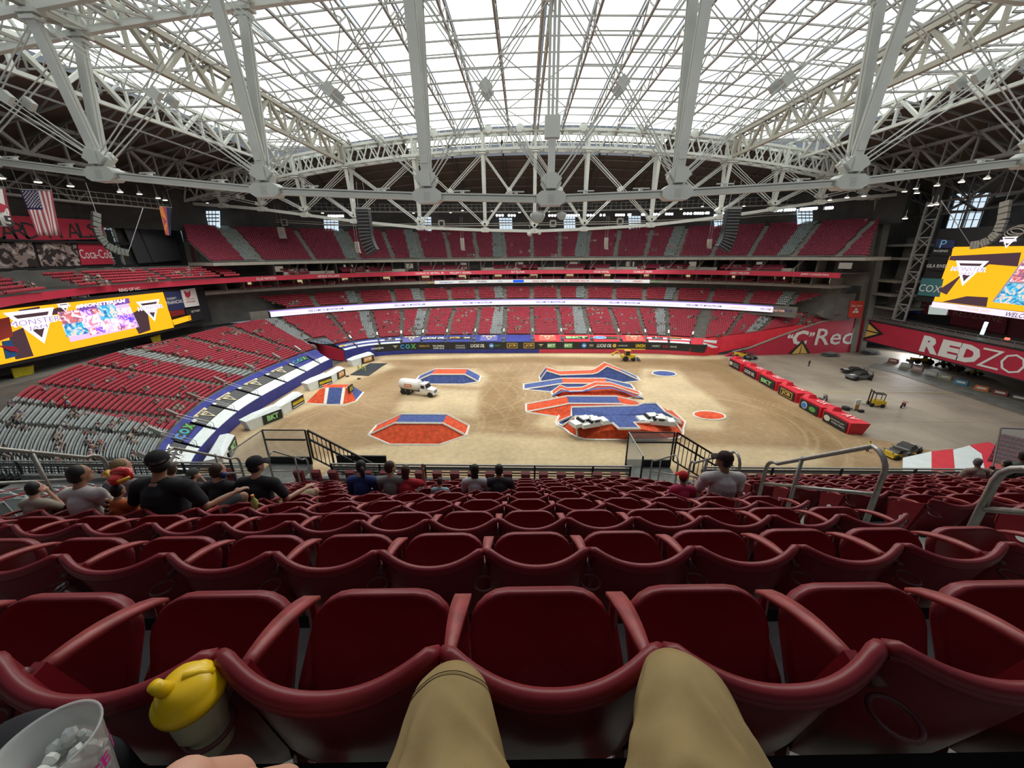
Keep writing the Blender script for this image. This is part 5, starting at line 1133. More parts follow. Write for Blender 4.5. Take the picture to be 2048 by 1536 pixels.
for P_,m,tx in (([(1845,556),(1888,558),(1880,594),(1836,590)],mat('teal_board',(.06,.20,.22),.5),[('COX',1862,577,1.7,5.2,ban_w)]),([(1862,522),(1892,524),(1888,542),(1857,540)],blackw,[('GILA RIVER',1876,532,.8,4.8,ban_w)]),([(1876,478),(1912,481),(1908,497),(1871,494)],mat('navy_board',(.03,.04,.12),.5),[('P',1889,488,1.8,1.4,mat('sky',(.25,.55,.85),.5)),]),([(1870,497),(1906,499),(1903,512),(1866,510)],blackw,[('PHOENIX',1884,502,.5,3.2,ban_w)])):
    RP.pxpanel('sponsor_panel',m,VB,P_,.05,.1)
    for s,x,y,h,wd,mm in tx: a=rq(x,y); RP.text(s,mm,VB,a[0],a[1],h,wd,w=.25)
for k in range(3):
    c=rq(2035+8*(k==1)-6*(k==2),462-3*(k==1)+4*(k==2)); mb=MB(); mb.tube([RP.at(c[0]+1.6*math.cos(t),c[1]+.8*math.sin(t),.1) for t in np.linspace(0,2*PI,16)[:-1]],.12,4,True); wp(mb,'ring_mark',slab,VB)
# big window above
WN=Pl((112,105,35),(0,-1,0),(0,0,1)); wn=empty('window_1',(112,105,35),0); wn['kind']='structure'
P=[WN.hit(*p) for p in((1893,457),(1955,457),(1981,385),(1915,387))]
mb=MB(); mb.poly(P,.1,WN.n); wp(mb,'pane',winm,wn)
mb=MB()
for f in (0,.2,.4,.52,.6,.8,1): mb.bar(P[0].lerp(P[1],f)+WN.n*.2,P[3].lerp(P[2],f)+WN.n*.2,.16 if f not in(.52,) else .5)
for f in (0,.25,.45,.5,.75,1): mb.bar(P[0].lerp(P[3],f)+WN.n*.2,P[1].lerp(P[2],f)+WN.n*.2,.14 if f!=.5 else .4)
wp(mb,'window_frame',steel_k,wn)
mb=MB(); 
c=[P[0].lerp(P[3],.5),P[1].lerp(P[2],.5),P[2],P[3]]; o_=WN.n*1.5
for a,b in ((c[0],c[2]),(c[1],c[3]),(c[0],P[0]+(P[3]-P[0])*1.2),(c[0]-Vector((0,-16,1)),c[1]-Vector((0,22,-1)))): mb.bar(a+o_,b+o_,.5)
q0=c[0].lerp(c[1],.5)
for k in (-2,-1,1,2): mb.bar(q0+o_+Vector((0,k*5,.3)),q0+o_+Vector((0,k*5+2.5*(1 if k>0 else -1),6.)),.45)
struct(mb,'truss_over_window',steel_k)
# lattice tower, stacked concrete levels next to the right column
lt=empty('lattice_tower',(104,103,11),0,'grey steel lattice tower between the right column and video board','tower')
a0=RP.hit(1808,600);a1=RP.hit(1858,425);b0=RP.hit(1835,600);b1=RP.hit(1884,425); a0=Vector((101,104.5,12)); b0=Vector((101,101.4,12)); a1=Vector((101,105.5,41)); b1=Vector((101,102.0,41))
mb=MB(); mb.bar(a0,a1,.5); wp(mb,'leg',steel_d,lt); mb=MB(); mb.bar(b0,b1,.35); wp(mb,'leg',steel_d,lt)
for i in range(7):
    mb=MB(); f=i/7; g_=(i+1)/7; mb.bar(a0.lerp(a1,f),b0.lerp(b1,f),.3); mb.bar(a0.lerp(a1,f),b0.lerp(b1,g_),.22); mb.bar(b0.lerp(b1,(f+g_)/2),a0.lerp(a1,g_),.18); wp(mb,'brace',steel_d,lt)
for i,(z_,w_) in enumerate(((14,9),(17.8,14),(21.5,14),(27.5,12),(31,11))):
    mb=MB(); mb.box((109+i*.2,113,z_),(w_,9,.6)); mb.bar((103,108.4,z_+1.2),(113,108.4,z_+1.2),.12); tag(mb.build('floor_landing',slab),None,None,None,'structure')
mb=MB(); mb.box((111,119,24),(16,1,38)); mb.box((108,112,22),(3.4,3,22)); struct(mb,'wall_right_corner',concrete_d)
mb=MB()
for x,y0,y1 in ((88,18,29),(91,12,18)): mb.hexa([(x,112.6,y0),(x+6,113.6,y0),(x+6,120,y0),(x,120,y0),(x,112.6,y1),(x+6,113.6,y1),(x+6,120,y1),(x,120,y1)])
P=[ony(*p,113.2) for p in((1633,628),(1690,596),(1700,640),(1660,642))]; mb.poly(P,.8,(0,1,0)); struct(mb,'wall_corner_flank',concrete)
P=[ony(*p,113.4) for p in((1668,530),(1735,438),(1742,470),(1712,545))]; mb=MB(); mb.poly(P,1.2,(0,1,0)); P=[ony(*p,112.8) for p in((403,540),(398,470),(430,500),(470,535))]; struct(mb,'wall_deck_flank',concrete)
sf=Pl((96,113.2,12),(1,0,0),(0,0,1)); r=lpanel([(1699,601),(1727,602),(1721,637),(1694,634)],mat('coral_red',(.72,.07,.05),.5),'small red sign with white State Farm name on the right column','sign',[('State Farm',1711,611,.7,3.0,ban_w)],pl=sf)
a=sf.uv(sf.hit(1709,621))
for dx,dz in((-.45,-.35),(.45,-.35),(0,.35)): sf.shape('oval_mark',ban_w,r,[(a[0]+dx+.42*math.cos(t),a[1]+dz+.32*math.sin(t)) for t in np.linspace(0,2*PI,11)[:-1]],.45)
# bright dock door seen below the red fascia
mb=MB(); P=[onz(1786,709,0),onz(1815,707,0)]; mb.box((122,112,2.2),(.3,13,4.4)); o=mb.build('door_1',glow('daylight_door',(.95,.98,1.),1.6)); o['kind']='structure'
mb=MB(); mb.box((121.5,118.8,2.6),(.6,.5,5.2)); mb.box((121.5,105.2,2.6),(.6,.5,5.2)); mb.box((121.5,112,4.8),(.6,14,.6)); struct(mb,'door_2_frame',steel_k)
area('dock_light',(119,112,4.2),(106,106,0),6,1800,(.95,.98,1.),3,math.radians(150))
# ================================================================== lamps, speakers, flags
def Yon(px,py,sc_,lo=-110,hi=110):
    r=ray(px,py); t0=math.atan2(r.x,r.y); a=min(np.arange(lo,hi,.5),key=lambda t:abs(math.atan2(PT(t,0,0,sc_).x,PT(t,0,0,sc_).y)-t0)); return PT(float(a),0,0,sc_).y
ll=glow('down_lamp_glow',(1.0,.86,.58),7.)
def lamp(p,i,grp,lab,s=.55):
    t=empty('down_lamp',p,0,lab,'lamp',grp); mb=MB(); mb.lathe([(s*.3,s*.9),(s*.45,s*.5),(s,0),(s*.9,0)],(0,0,0),10); mb.bar((0,0,s*.8),(0,0,s*3),.08); mb.build('shade',steel_k,t); mb=MB(); mb.lathe([(.02,-.12),(s*.72,-.1),(s*.72,.02),(.02,.04)],(0,0,0),10); mb.build('bulb',ll,t)
far_l=[(612,426),(645,428),(745,426),(780,426),(827,428),(864,426),(901,427),(925,423),(955,425),(984,424),(1011,425),(1039,427),(1098,425),(1158,422),(1190,422),(1221,422),(1243,422),(1301,422),(1330,421),(1362,420),(1405,415),(1440,415),(1488,414)]
for i,(x,y) in enumerate(far_l): lamp(ony(x,y-2,Yon(x,y,(1.12,1.12))),i,'warm down lamps under the far roof','small warm down lamp under the far roof, %s from the left'%ORDN(i))
for i,(x,y) in enumerate(((2,358),(76,366),(141,374),(240,386),(279,390),(316,398),(330,402),(414,408),(449,412),(480,416),(510,417))):
    lamp(onx(x,y-2,-78-.03*x),i,'warm down lamps over the left end','warm down lamp hanging over the left end, %s from the left'%ORDN(i),.62)
for i,(x,y) in enumerate(((1694,397),(1728,394),(1809,385),(1832,379),(1834,388),(1874,373),(1923,366),(1974,359),(1861,413),(1872,411),(1810,439),(1660,402),(1545,407))):
    lamp(onx(x,y-2,88 if x>1790 else 80),i,'warm down lamps over the right end','warm down lamp hanging over the right end, %s counted'%ORDN(i),.6)
for nm,groups in (('left',[(655,688),(860,910)]),('far',[(991,1008),(1015,1032),(1080,1090),(1096,1113),(1130,1160),(1173,1190),(1198,1212),(1230,1250),(1256,1262),(1283,1290),(1305,1320),(1330,1347),(1366,1385),(1388,1408),(1412,1418),(1440,1456)]),('right',[(1547,1565),(1568,1592),(1600,1635),(1650,1667)])):
    for gi,(x0,x1) in enumerate(groups):
        if nm=='left' and gi: continue
        k=max(2,int((x1-x0)/5)); yy=(432 if nm=='left' else 431-.00004*(x0-1070)**2*1.1-(0 if nm=='far' else 0))
        YY=Yon((x0+x1)/2,yy,(1.1,1.08)); c=ony((x0+x1)/2,yy,YY); t=empty('flood_bank',c,0,'bank of cool white flood lamps under the far roof, %s counted from the left'%ORDN(gi+(1 if nm=='far' else 0)+(17 if nm=='right' else 0)),'lamp','cool flood lamp banks')
        for j in range(k):
            p=ony(x0+(x1-x0)*(j+.5)/k,yy-(j*.35 if nm=='right' else 0),YY); mb=MB(); mb.box(p+Vector((0,.35,0)),(.75,.5,.8)); wp(mb,'lamp_housing',steel_k,t)
            mb=MB(); mb.lathe([(.02,0),(.36,.02),(.36,.08),(.02,.1)],p+Vector((0,-.0,0)),10,Matrix.Rotation(PI/2,3,'X')); wp(mb,'lens',lampw,t)
# lamp rail and catwalk along the far side
ck_=empty('catwalk',(3,138,43),0,'long dark lighting catwalk with rails and lamp housings over the far upper deck','catwalk'); a=MB();b=MB()
xs_=np.linspace(-75,82,34); P=[Vector((x,141-.0022*(x-3)**2,43.4-.00005*(x-3)**2)) for x in xs_]
for p,q in zip(P,P[1:]):
    for dz,w in((0,.4),(1.3,.12),(2.3,.12)): a.bar(p+Vector((0,0,dz)),q+Vector((0,0,dz)),w)
    for k in range(3): r=p.lerp(q,k/3); a.bar(r,r+Vector((0,0,2.3)),.1)
    if hash((round(p.x),1))%3: b.box(p.lerp(q,.5)+Vector((0,-.4,1.9)),(.7,.6,.8)); b.box(p.lerp(q,.15)+Vector((0,-.4,1.9)),(.5,.5,.6))
wp(a,'rails',steel_k,ck_); wp(b,'unlit_lamp_housings',blackm,ck_)['kind']='stuff'
t=empty('lighting_batten',(3,126,38),0,'thin pale lighting batten hung below the far catwalk','batten'); mb=MB(); P=[ony(x,y,126) for x,y in((490,441),(650,449),(760,452),(900,452),(1070,450),(1250,447),(1420,441),(1520,432),(1690,422))]
for p,q in zip(P,P[1:]): mb.bar(p,q,.28,.22); mb.bar(p+Vector((0,0,.6)),q+Vector((0,0,.6)),.14)
wp(mb,'pipe',slab,t)
for x,y in ((569,445),(883,447),(1106,447),(1240,443)):
    p=ony(x,y,126); mb=MB()
    for a_,b_ in(((-.8,-.8),(.8,-.8)),((.8,-.8),(.8,.8)),((.8,.8),(-.8,.8)),((-.8,.8),(-.8,-.8))): mb.bar(p+Vector((a_[0],0,a_[1])),p+Vector((b_[0],0,b_[1])),.42)
    wp(mb,'square_frame',slab,t)
    mb=MB(); mb.box(p,(1.3,.2,1.3)); wp(mb,'black_screen',blackm,t)
# windows in the upper back wall above the grey seat columns
for i,(x0,x1,y0,y1,Y) in enumerate(((649,677,434,470,148),(836,863,434,470,150),(1000,1025,436,468,150),(1129,1151,434,467,150),(1259,1282,432,466,150),(1430,1453,428,462,146),(1596,1626,418,458,135),(414,440,422,468,120))):
    Y=Yon((x0+x1)/2,450,(1.165,1.21)); wn=empty('window_%d'%(i+2),ony(x0,y1,Y),0); wn['kind']='structure'; P=[ony(x0,y1,Y),ony(x1,y1,Y),ony(x1-1,y0,Y),ony(x0-2,y0,Y)]; mb=MB(); mb.poly(P,.15,(0,1,0)); wp(mb,'pane',winm,wn); mb=MB(); o_=Vector((0,-.25,0))
    for f in (.25,.5,.75): mb.bar(P[0].lerp(P[1],f)+o_,P[3].lerp(P[2],f)+o_,.12)
    for f in (.2,.55,.7,.85): mb.bar(P[0].lerp(P[3],f)+o_,P[1].lerp(P[2],f)+o_,.28 if f>.5 else .14)
    wp(mb,'window_frame',steel_k,wn)
# speaker line arrays
def array(px,yt,yb,Y,dr,lab,n=13):
    top=ony(px,yt,Y); bot=ony(px,yb,Y); L=top.z-bot.z; t=empty('speaker_array',top,0,lab,'speaker'); x=0;z=0;sp=L/n
    for i in range(n):
        f=i/n; ang=max(0,f-.45)*1.1; mb=MB(); w_=3.0; R=Matrix.Rotation(ang*dr,3,'Y')
        c=Vector((x,0,z-sp/2)); mb.box(c,(w_,1.9,sp*.9),rot=R); o=mb.build('speaker_cabinet',blackm,t); mb=MB(); mb.box(c+Vector((0,-.98,0)),(w_*.9,.06,sp*.12),rot=R); mb.build('grille_bar',steel_k,t)
        z-=sp*math.cos(ang); x+=dr*-1*sp*math.sin(ang)*1.
    mb=MB(); 
    for dx in(-1.2,1.2): mb.bar((dx,0,0),(dx*.6,0,6),.1)
    mb.box((0,0,.3),(3.2,1.6,.4)); mb.build('flying_frame',steel_k,t); return t
array(726,420,507,96,-1,'tall black curved speaker array hanging on the left of the far side'); array(1466,420,500,94,1,'tall black curved speaker array hanging on the right of the far side')
def vertical_hang(p,h,lab,w_=1.1):
    t=empty('hung_speaker',p,0,lab,'speaker'); mb=MB()
    for i in range(5): z0=-i*h/5; mb.hexa([(-w_/2+.12*i*i*.15,-.4,z0-h/5),(w_/2+.12*i*i*.15,-.4,z0-h/5),(w_/2+.12*i*i*.15,.4,z0-h/5),(-w_/2+.12*i*i*.15,.4,z0-h/5),(-w_/2,-.4,z0-.05),(w_/2,-.4,z0-.05),(w_/2,.4,z0-.05),(-w_/2,.4,z0-.05)])
    mb.build('cabinets',slab,t); mb=MB(); mb.bar((-w_*.3,0,0),(-w_*.3,0,6),.06); mb.bar((w_*.3,0,0),(w_*.3,0,6),.06); mb.build('cables',steel_k,t)
vertical_hang(ony(713,483,118),3.2,'small pale speaker stack left of the left black array'); vertical_hang(ony(924,476,122),3.6,'small pale speaker stack hanging near the far centre left'); vertical_hang(ony(1213,475,122),3.4,'small pale speaker stack hanging near the far centre right'); vertical_hang(ony(1420,478,118),2.6,'small pale speaker stack left of the right black array'); vertical_hang(ony(561,454,118),3.2,'pale box hung over the left part of the far deck',1.8)
# curved speaker rib at the left end and right end
for (P,X,lab) in (([(192,425),(192,455),(198,472),(212,490),(232,501),(256,506)],-80,'dark curved line array hanging before the left end posters'),([(1935,405),(1928,440),(1990,462),(1965,485),(1940,491)],80,'grey curved line array hanging before the right video board')):
    if X>0: P=[(2012,402),(2006,440),(1996,465),(1980,480),(1962,488),(1942,491)]
    t=empty('curved_array',onx(*P[0],X),0,lab,'speaker'); pts=[onx(x,y,X) for x,y in P]; 
    for a,b in zip(pts,pts[1:]):
        for k in range(3): p=a.lerp(b,k/3);q=a.lerp(b,(k+.85)/3); mb=MB(); mb.bar(p,q,1.3,.5,up=(1,0,0)); wp(mb,'cabinet',mat('array_grey',(.10,.11,.10),.5) if X<0 else slab,t)
    mb=MB(); mb.bar(pts[-1],onx(P[-1][0]+(30 if X<0 else -60),P[-1][1]-90,X),.08); mb.bar(pts[0],pts[0]+Vector((0,0,5)),.1); wp(mb,'cable',steel_k,t)
# cameras / pods under the truss centres
for x,y,Y,s,lab in ((1075,435,46,.75,'grey pod camera hanging below the nearer truss centre'),(1123,432,46,.5,'smaller pod right of the one under the nearer truss centre'),(1059,468,112,.7,'pale pod under the farther truss centre'),(1079,467,112,.45,'tiny pod right of the one under the farther truss centre')):
    p=ony(x,y,Y); t=empty('hanging_pod',p,0,lab,'camera'); mb=MB(); mb.lathe([(.1*s,.9*s),(1.0*s,.6*s),(1.15*s,.2*s),(.8*s,-.5*s),(.3*s,-.8*s),(.05*s,-.85*s)],(0,0,0),12); mb.build('housing',steel,t,True); mb=MB(); mb.bar((0,0,.8*s),(0,0,3.0*s),.22*s); mb.bar((-.4*s,0,3*s),(.4*s,0,3*s),.3*s); mb.build('bracket',steel_k,t)
# flags
def flag(name,P,X,lab,build,cat='flag'):
    pl=Pl(onx(*P[3],X),(0,1,0),(0,0,1)); c=[onx(x,y,X) for x,y in P]; t=empty(name,c[0],0,lab,cat)
    def at(u,v,w=0): 
        p=c[0].lerp(c[1],u).lerp(c[3].lerp(c[2],u),v); return p+Vector((.25*math.sin(u*11+v*2)*v+w,0,0))
    def cell(nm,m,u0,u1,v0,v1,w=.0,n=6):
        mb=MB();V=[]
        for i in range(n+1):
            for j in range(n+1): V.append(at(u0+(u1-u0)*i/n,v0+(v1-v0)*j/n,w))
        mb.grid(V,n+1,n+1); o=wp(mb,nm,m,t,True); s=o.modifiers.new('s','SOLIDIFY'); s.thickness=.04; return o
    build(t,cell,at); mb=MB(); mb.bar(c[0]+Vector((0,0,.1)),c[1]+Vector((0,0,.1)),.15); 
    for q in c[:2]: mb.bar(q,q+Vector((0,0,7)),.05)
    wp(mb,'hanging_bar',steel_k,t)
fr=mat('flag_red',(.28,.05,.08),.8);fw=mat('flag_white',(.52,.46,.44),.8);fb=mat('flag_blue',(.025,.025,.10),.8); fo=mat('flag_orange',(.50,.17,.04),.8); fn=mat('flag_navy',(.02,.025,.06),.8)
def usa(t,cell,at):
    for i in range(13): cell('stripe',fr if i%2==0 else fw,i/13,(i+1)/13,0 if i>=7 else .42,1,0,5)
    cell('canton',fb,0,7/13,0,.42)
    mb=MB()
    for i in range(9):
        for j in range(6 if i%2==0 else 5):
            p=at((.03+.055*i),(.035+.066*j+(.033 if i%2 else 0)),.12); mb.poly([p+Vector((0,.16*math.cos(k*PI*.4+PI/2)*(1 if k%1==0 else .5),.16*math.sin(k*PI*.4+PI/2))) for k in(0,2,4,1,3)][:3],.02,(1,0,0)); 
    o=wp(mb,'stars',fw,t); o['kind']='stuff'
flag('national_flag',[(40,380),(104,382),(121,471),(72,471)],-80,'large United States flag hanging vertically over the left end',usa)
def ariz(t,cell,at):
    cell('navy_half',fn,.5,1,0,1)
    for i in range(9):
        a0=PI/2+ (i-.0)*PI/9; a1=a0+PI/9; R=.75
        def pt(a): return at(max(0,min(.5,.5+.9*math.cos(a))),max(0,min(1,.5-.95*math.sin(a))),.05)
        mb=MB(); mb.poly([at(.5,.5,.05),pt(a0),pt(a1)],.05,(1,0,0)); wp(mb,'ray',fo if i%2 else fr,t)
    cell('orange_ground',fo,0,.5,0,1,-.06)
flag('state_flag',[(319,413),(344,416),(341,471),(330,470)],-84,'smaller state flag with orange rays and a navy half on the left end',ariz)
def b15(t,cell,at):
    cell('white_cloth',ban_w,0,1,0,1); cell('maroon_edge',fr,.86,1,0,1,.05)
    P=at(.55,.86,.3); text('15','numeral',tblack,t,P,(0,1,0),(0,0,1),1.5,1.9,bold=.03); P=at(.45,.45,.3); mb=MB(); mb.poly([P+Vector((0,a,b)) for a,b in((-1,.8),(.8,0),(.2,-1),(-1,-.5))],.1,(1,0,0)); wp(mb,'printed_head',red,t)
flag('white_banner',[(-30,372),(10,378),(27,453),(-20,452)],-78,'white banner with numeral 15 cut by the left picture edge',b15,'banner')
# ================================================================== vehicles and floor kit
rub=mat('tyre_rubber',(.02,.02,.02),.8); vw=mat('truck_white',(.78,.78,.74),.4,0,.04,3); vy=mat('machine_yellow',(.72,.48,.03),.45,0,.08,3); vk=mat('machine_black',(.03,.03,.03),.5); vg=mat('machine_grey',(.16,.17,.17),.5,0,.15,3)
def wheel(t,c,r,w_,hub=steel_d):
    mb=MB(); mb.lathe([(r*.45,-w_/2),(r*.92,-w_/2),(r,-w_*.3),(r,w_*.3),(r*.92,w_/2),(r*.45,w_/2)],c,16,Matrix.Rotation(PI/2,3,'X')); o=mb.build('wheel',rub,t); mb=MB(); mb.lathe([(.05,-w_*.42),(r*.5,-w_*.42),(r*.5,w_*.42),(.05,w_*.42)],c,10,Matrix.Rotation(PI/2,3,'X')); mb.build('hub',hub,o)
def at_px(x,y,z=.15): return onz(x,y,z)
# water truck: heads to the right and slightly towards us
p0=at_px(816,786);p1=at_px(857,791); d=p1-p0; t=empty('water_truck',(p0+p1)/2,math.atan2(d.y,d.x),'white tanker truck with a small red logo, parked on the dirt','truck')
mb=MB(); mb.lathe([(.6,-2.7),(1.15,-2.6),(1.28,-1.2),(1.28,1.9),(1.15,2.2),(.6,2.25)],(-1.5,0,2.25),18,Matrix.Rotation(PI/2,3,'Y'),sx=.95); mb.build('tank',vw,t,True)
mb=MB(); mb.box((0,0,.95),(8.2,.9,.35)); mb.box((-1.5,0,1.25),(4.9,1.7,.3)); mb.build('chassis',vg,t)
mb=MB(); mb.hexa([(1.2,-1.1,1.0),(2.9,-1.1,1.0),(2.9,1.1,1.0),(1.2,1.1,1.0),(1.25,-1.0,2.9),(2.5,-1.0,2.9),(2.5,1.0,2.9),(1.25,1.0,2.9)]); mb.build('cab',vw,t)
mb=MB(); mb.hexa([(2.9,-1.0,.9),(4.5,-.9,.9),(4.5,.9,.9),(2.9,1.0,.9),(2.85,-.95,1.95),(4.4,-.8,1.65),(4.4,.8,1.65),(2.85,.95,1.95)]); mb.build('hood',vw,t)
mb=MB(); mb.hexa([(2.86,-.9,2.0),(2.96,-.9,2.0),(2.96,.9,2.0),(2.86,.9,2.0),(2.5,-.85,2.75),(2.6,-.85,2.75),(2.6,.85,2.75),(2.5,.85,2.75)]); 
for s in(-1,1): mb.box((1.95,s*1.06,2.25),(.9,.06,.65))
mb.build('window',ck,t); mb=MB(); mb.box((4.52,0,1.2),(.06,1.2,.5)); mb.build('grille',vg,t); mb=MB(); mb.box((4.55,0,.75),(.3,2.2,.3)); mb.build('bumper',steel,t)
for x in (-3.3,-2.0,3.6):
    for s in(-1,1): wheel(t,(x,s*.95,.6),.58,.4,vw)
mb=MB(); mb.box((-1.6,-1.26,2.35),(1.9,.05,.7)); mb.build('logo_panel',mat('logo_orange',(.75,.18,.08),.5),t); mb=MB(); tadd(mb,'UNITED',(-1.6,-1.29,2.38),(1,0,0),(0,0,1),.4,1.5,bold=.04); mb.build('lettering',ban_w,t)
# backhoe
p0=at_px(1254,721,.15); t=empty('backhoe',p0,PI,'yellow backhoe loader at the far edge of the dirt','digger')
mb=MB(); mb.box((0,0,1.2),(3.6,1.1,.8)); mb.hexa([(-2.2,-.5,.9),(-.7,-.5,.9),(-.7,.5,.9),(-2.2,.5,.9),(-2.2,-.45,1.7),(-.7,-.5,1.9),(-.7,.5,1.9),(-2.2,.45,1.7)]); mb.build('body',vy,t)
mb=MB(); 
for x in(-.6,.8):
    for y in(-.6,.6): mb.bar((x,y,1.5),(x,y,2.9),.12)
mb.box((.1,0,3.0),(1.8,1.5,.15)); mb.build('cab_frame',mat('machine_orange',(.75,.32,.08),.5),t); mb=MB(); mb.box((.1,0,2.2),(1.3,1.1,1.1)); mb.build('cab_glass',ck,t)
for s in(-1,1): wheel(t,(.6,s*.8,.75),.75,.45,vy); wheel(t,(-1.7,s*.75,.5),.5,.35,vy)
mb=MB(); mb.bar((1.6,0,1.2),(2.9,0,2.9),.3); mb.bar((2.9,0,2.9),(4.2,0,2.2),.25); mb.build('boom',vy,t); mb=MB(); mb.hexa([(4.0,-.35,1.6),(4.5,-.35,1.4),(4.5,.35,1.4),(4.0,.35,1.6),(4.0,-.35,2.3),(4.6,-.35,2.1),(4.6,.35,2.1),(4.0,.35,2.3)]); mb.build('bucket',vy,t)
mb=MB(); mb.bar((-1.6,-.5,1.2),(-3.0,-.5,.5),.2); mb.bar((-1.6,.5,1.2),(-3.0,.5,.5),.2); mb.build('loader_arm',vg,t); mb=MB(); mb.hexa([(-3.7,-1,.1),(-3.0,-1,.1),(-3.0,1,.1),(-3.7,1,.1),(-3.2,-1,.9),(-3.0,-1,.9),(-3.0,1,.9),(-3.2,1,.9)]); mb.build('bucket',vg,t)
def machine(px,py,rz,lab,kind,s=1.0,c1=vy,cat='vehicle',z=.0):
    t=empty(kind,onz(px,py,z),rz,lab,cat); mb=MB()
    B=lambda nm,m,*bx: (lambda q:[q.box(Vector(c)*s,Vector(d)*s) for c,d in bx] and q.build(nm,m,t))(MB())
    if kind in('tractor','skid_loader','buggy'):
        B('body',c1,((0,0,.95),(2.4,1.1,.7)),((1.4,0,1.0),(1.0,.9,.6))); B('cab_frame',vk,((-.3,0,2.2),(1.3,1.2,.12)),*[((-.3+a,b,1.75),(.1,.1,.9)) for a in(-.6,.6) for b in(-.55,.55)]); B('seat',vk,((-.4,0,1.4),(.5,.6,.5)))
        for x in(-1,1.1):
            for y in(-.75,.75): wheel(t,Vector((x,y,.5))*s,.5*s if kind!='tractor' or x>0 else .62*s,.35*s,c1)
        B('front_blade',vg,((2.1,0,.45),(.25,1.7,.6)))
    if kind=='forklift':
        B('body',c1,((-.4,0,.75),(1.8,1.1,.8))); B('mast',vk,((.75,-.4,1.5),(.15,.12,2.7)),((.75,.4,1.5),(.15,.12,2.7)),((.75,0,2.6),(.15,.8,.12))); B('cab_frame',vk,((-.3,0,2.3),(1.4,1.1,.1)),*[((-.3+a,b,1.6),(.08,.08,1.4)) for a in(-.6,.6) for b in(-.5,.5)]); B('fork',vg,((1.4,-.3,.15),(1.2,.12,.06)),((1.4,.3,.15),(1.2,.12,.06)))
        for x in(-.9,.5):
            for y in(-.55,.55): wheel(t,Vector((x,y,.33))*s,.33*s,.25*s)
    if kind in('race_car','monster_truck','crushed_car'):
        q=MB(); q.hexa([Vector(v)*s for v in((-2.2,-.85,.45),(2.2,-.85,.45),(2.2,.85,.45),(-2.2,.85,.45),(-2.1,-.8,1.0),(2.1,-.8,.85),(2.1,.8,.85),(-2.1,.8,1.0))]); q.build('body',c1,t)
        q=MB(); q.hexa([Vector(v)*s for v in((-1.3,-.75,.98),(1.0,-.75,.95),(1.0,.75,.95),(-1.3,.75,.98),(-.9,-.62,1.45),(.4,-.62,1.45),(.4,.62,1.45),(-.9,.62,1.45))]); q.build('cabin',vk,t); B('hood_stripe',ban_w,((1.4,0,.93),(1.0,.5,.05))); B('wing',vg,((-2.1,0,1.45),(.4,1.5,.06)),((-2.1,-.6,1.2),(.1,.06,.5)),((-2.1,.6,1.2),(.1,.06,.5)))
        r_=.42 if kind!='monster_truck' else .8
        for x in(-1.4,1.4):
            for y in(-.85,.85): wheel(t,Vector((x,y,r_))*s,r_*s,.35*s)
    if kind=='dirt_bike':
        for x in(-.65,.65): wheel(t,Vector((x,0,.33))*s,.33*s,.12*s)
        B('frame',c1,((0,0,.65),(.9,.2,.3)),((.5,0,.95),(.1,.7,.08))); B('seat',vk,((-.3,0,.9),(.6,.2,.12)))
    if kind in('tyre_stack','crate','mat_pile'):
        if kind=='tyre_stack':
            for k in range(2): q=MB(); q.lathe([(.3,-.15),(.65,-.15),(.7,0),(.65,.15),(.3,.15)],Vector((0,0,.16+.3*k))*s,14); q.build('tyre',rub,t)
        else: B('box_body',c1,((0,0,.4),(1.8,1.1,.8))); B('lid',vk,((0,0,.83),(1.9,1.2,.08)))
    return t
machine(1483,716,2.6,'yellow and dark machine parked behind the first red barrier','tractor',1.1,vy); machine(1500,719,.3,'low dark buggy beside the yellow machine at the far edge','buggy',.9,vg)
machine(1842,727,2.9,'yellow and green tractor in front of the bright door','tractor',1.3,vy); machine(1885,734,0.2,'dark buggy right of the yellow tractor under the fascia','buggy',1.,vk); machine(1912,741,.4,'maroon machine under the fascia','buggy',1.,mat('maroon_machine',(.12,.03,.03),.5)); machine(1948,750,.1,'small yellow machine under the fascia','tractor',.8,vy)
machine(1706,747,2.9,'dark race car with a white stripe, rear one on the concrete','race_car',1.15,vk,'race car'); machine(1716,758,3.3,'grey race car with white numbers, front one on the concrete','race_car',1.3,vg,'race car')
machine(1747,812,2.8,'black and yellow forklift on the concrete floor','forklift',1.2,vy); machine(1805,815,.5,'small red dirt bike on the concrete floor','dirt_bike',1.2,mat('bike_red',(.5,.03,.03),.5),'motorcycle'); machine(1650,800,1.2,'black motorcycle with white panels beside the barriers','dirt_bike',1.1,vg,'motorcycle')
machine(1691,819,0,'low black tyre pile on the concrete','tyre_stack',.9,cat='tyres'); machine(1721,824,0,'flat black mat roll right of the white sign','mat_pile',.5,vk,'mat'); machine(1635,803,0,'dark crate just behind the red barriers','crate',.8,vg,'crate')
machine(1808,908,.5,'grey and black dented car by the near right edge of the dirt','crushed_car',1.25,vg,'car'); machine(1795,914,.2,'yellow and black dented car partly behind the railing','crushed_car',1.0,vy,'car')
t=empty('sandwich_board',onz(1711,820,0),.2,'white and orange standing sign on the concrete floor','sign'); mb=MB(); mb.box((0,0,1.1),(1.1,.15,2.2)); mb.build('board',ban_w,t); mb=MB(); mb.box((0,-.1,.7),(.9,.05,.9)); mb.build('orange_print',mat('orange_plate',(.7,.28,.04),.5),t); mb=MB(); mb.box((0,.3,.05),(1.2,1,.1)); mb.build('foot',vk,t)
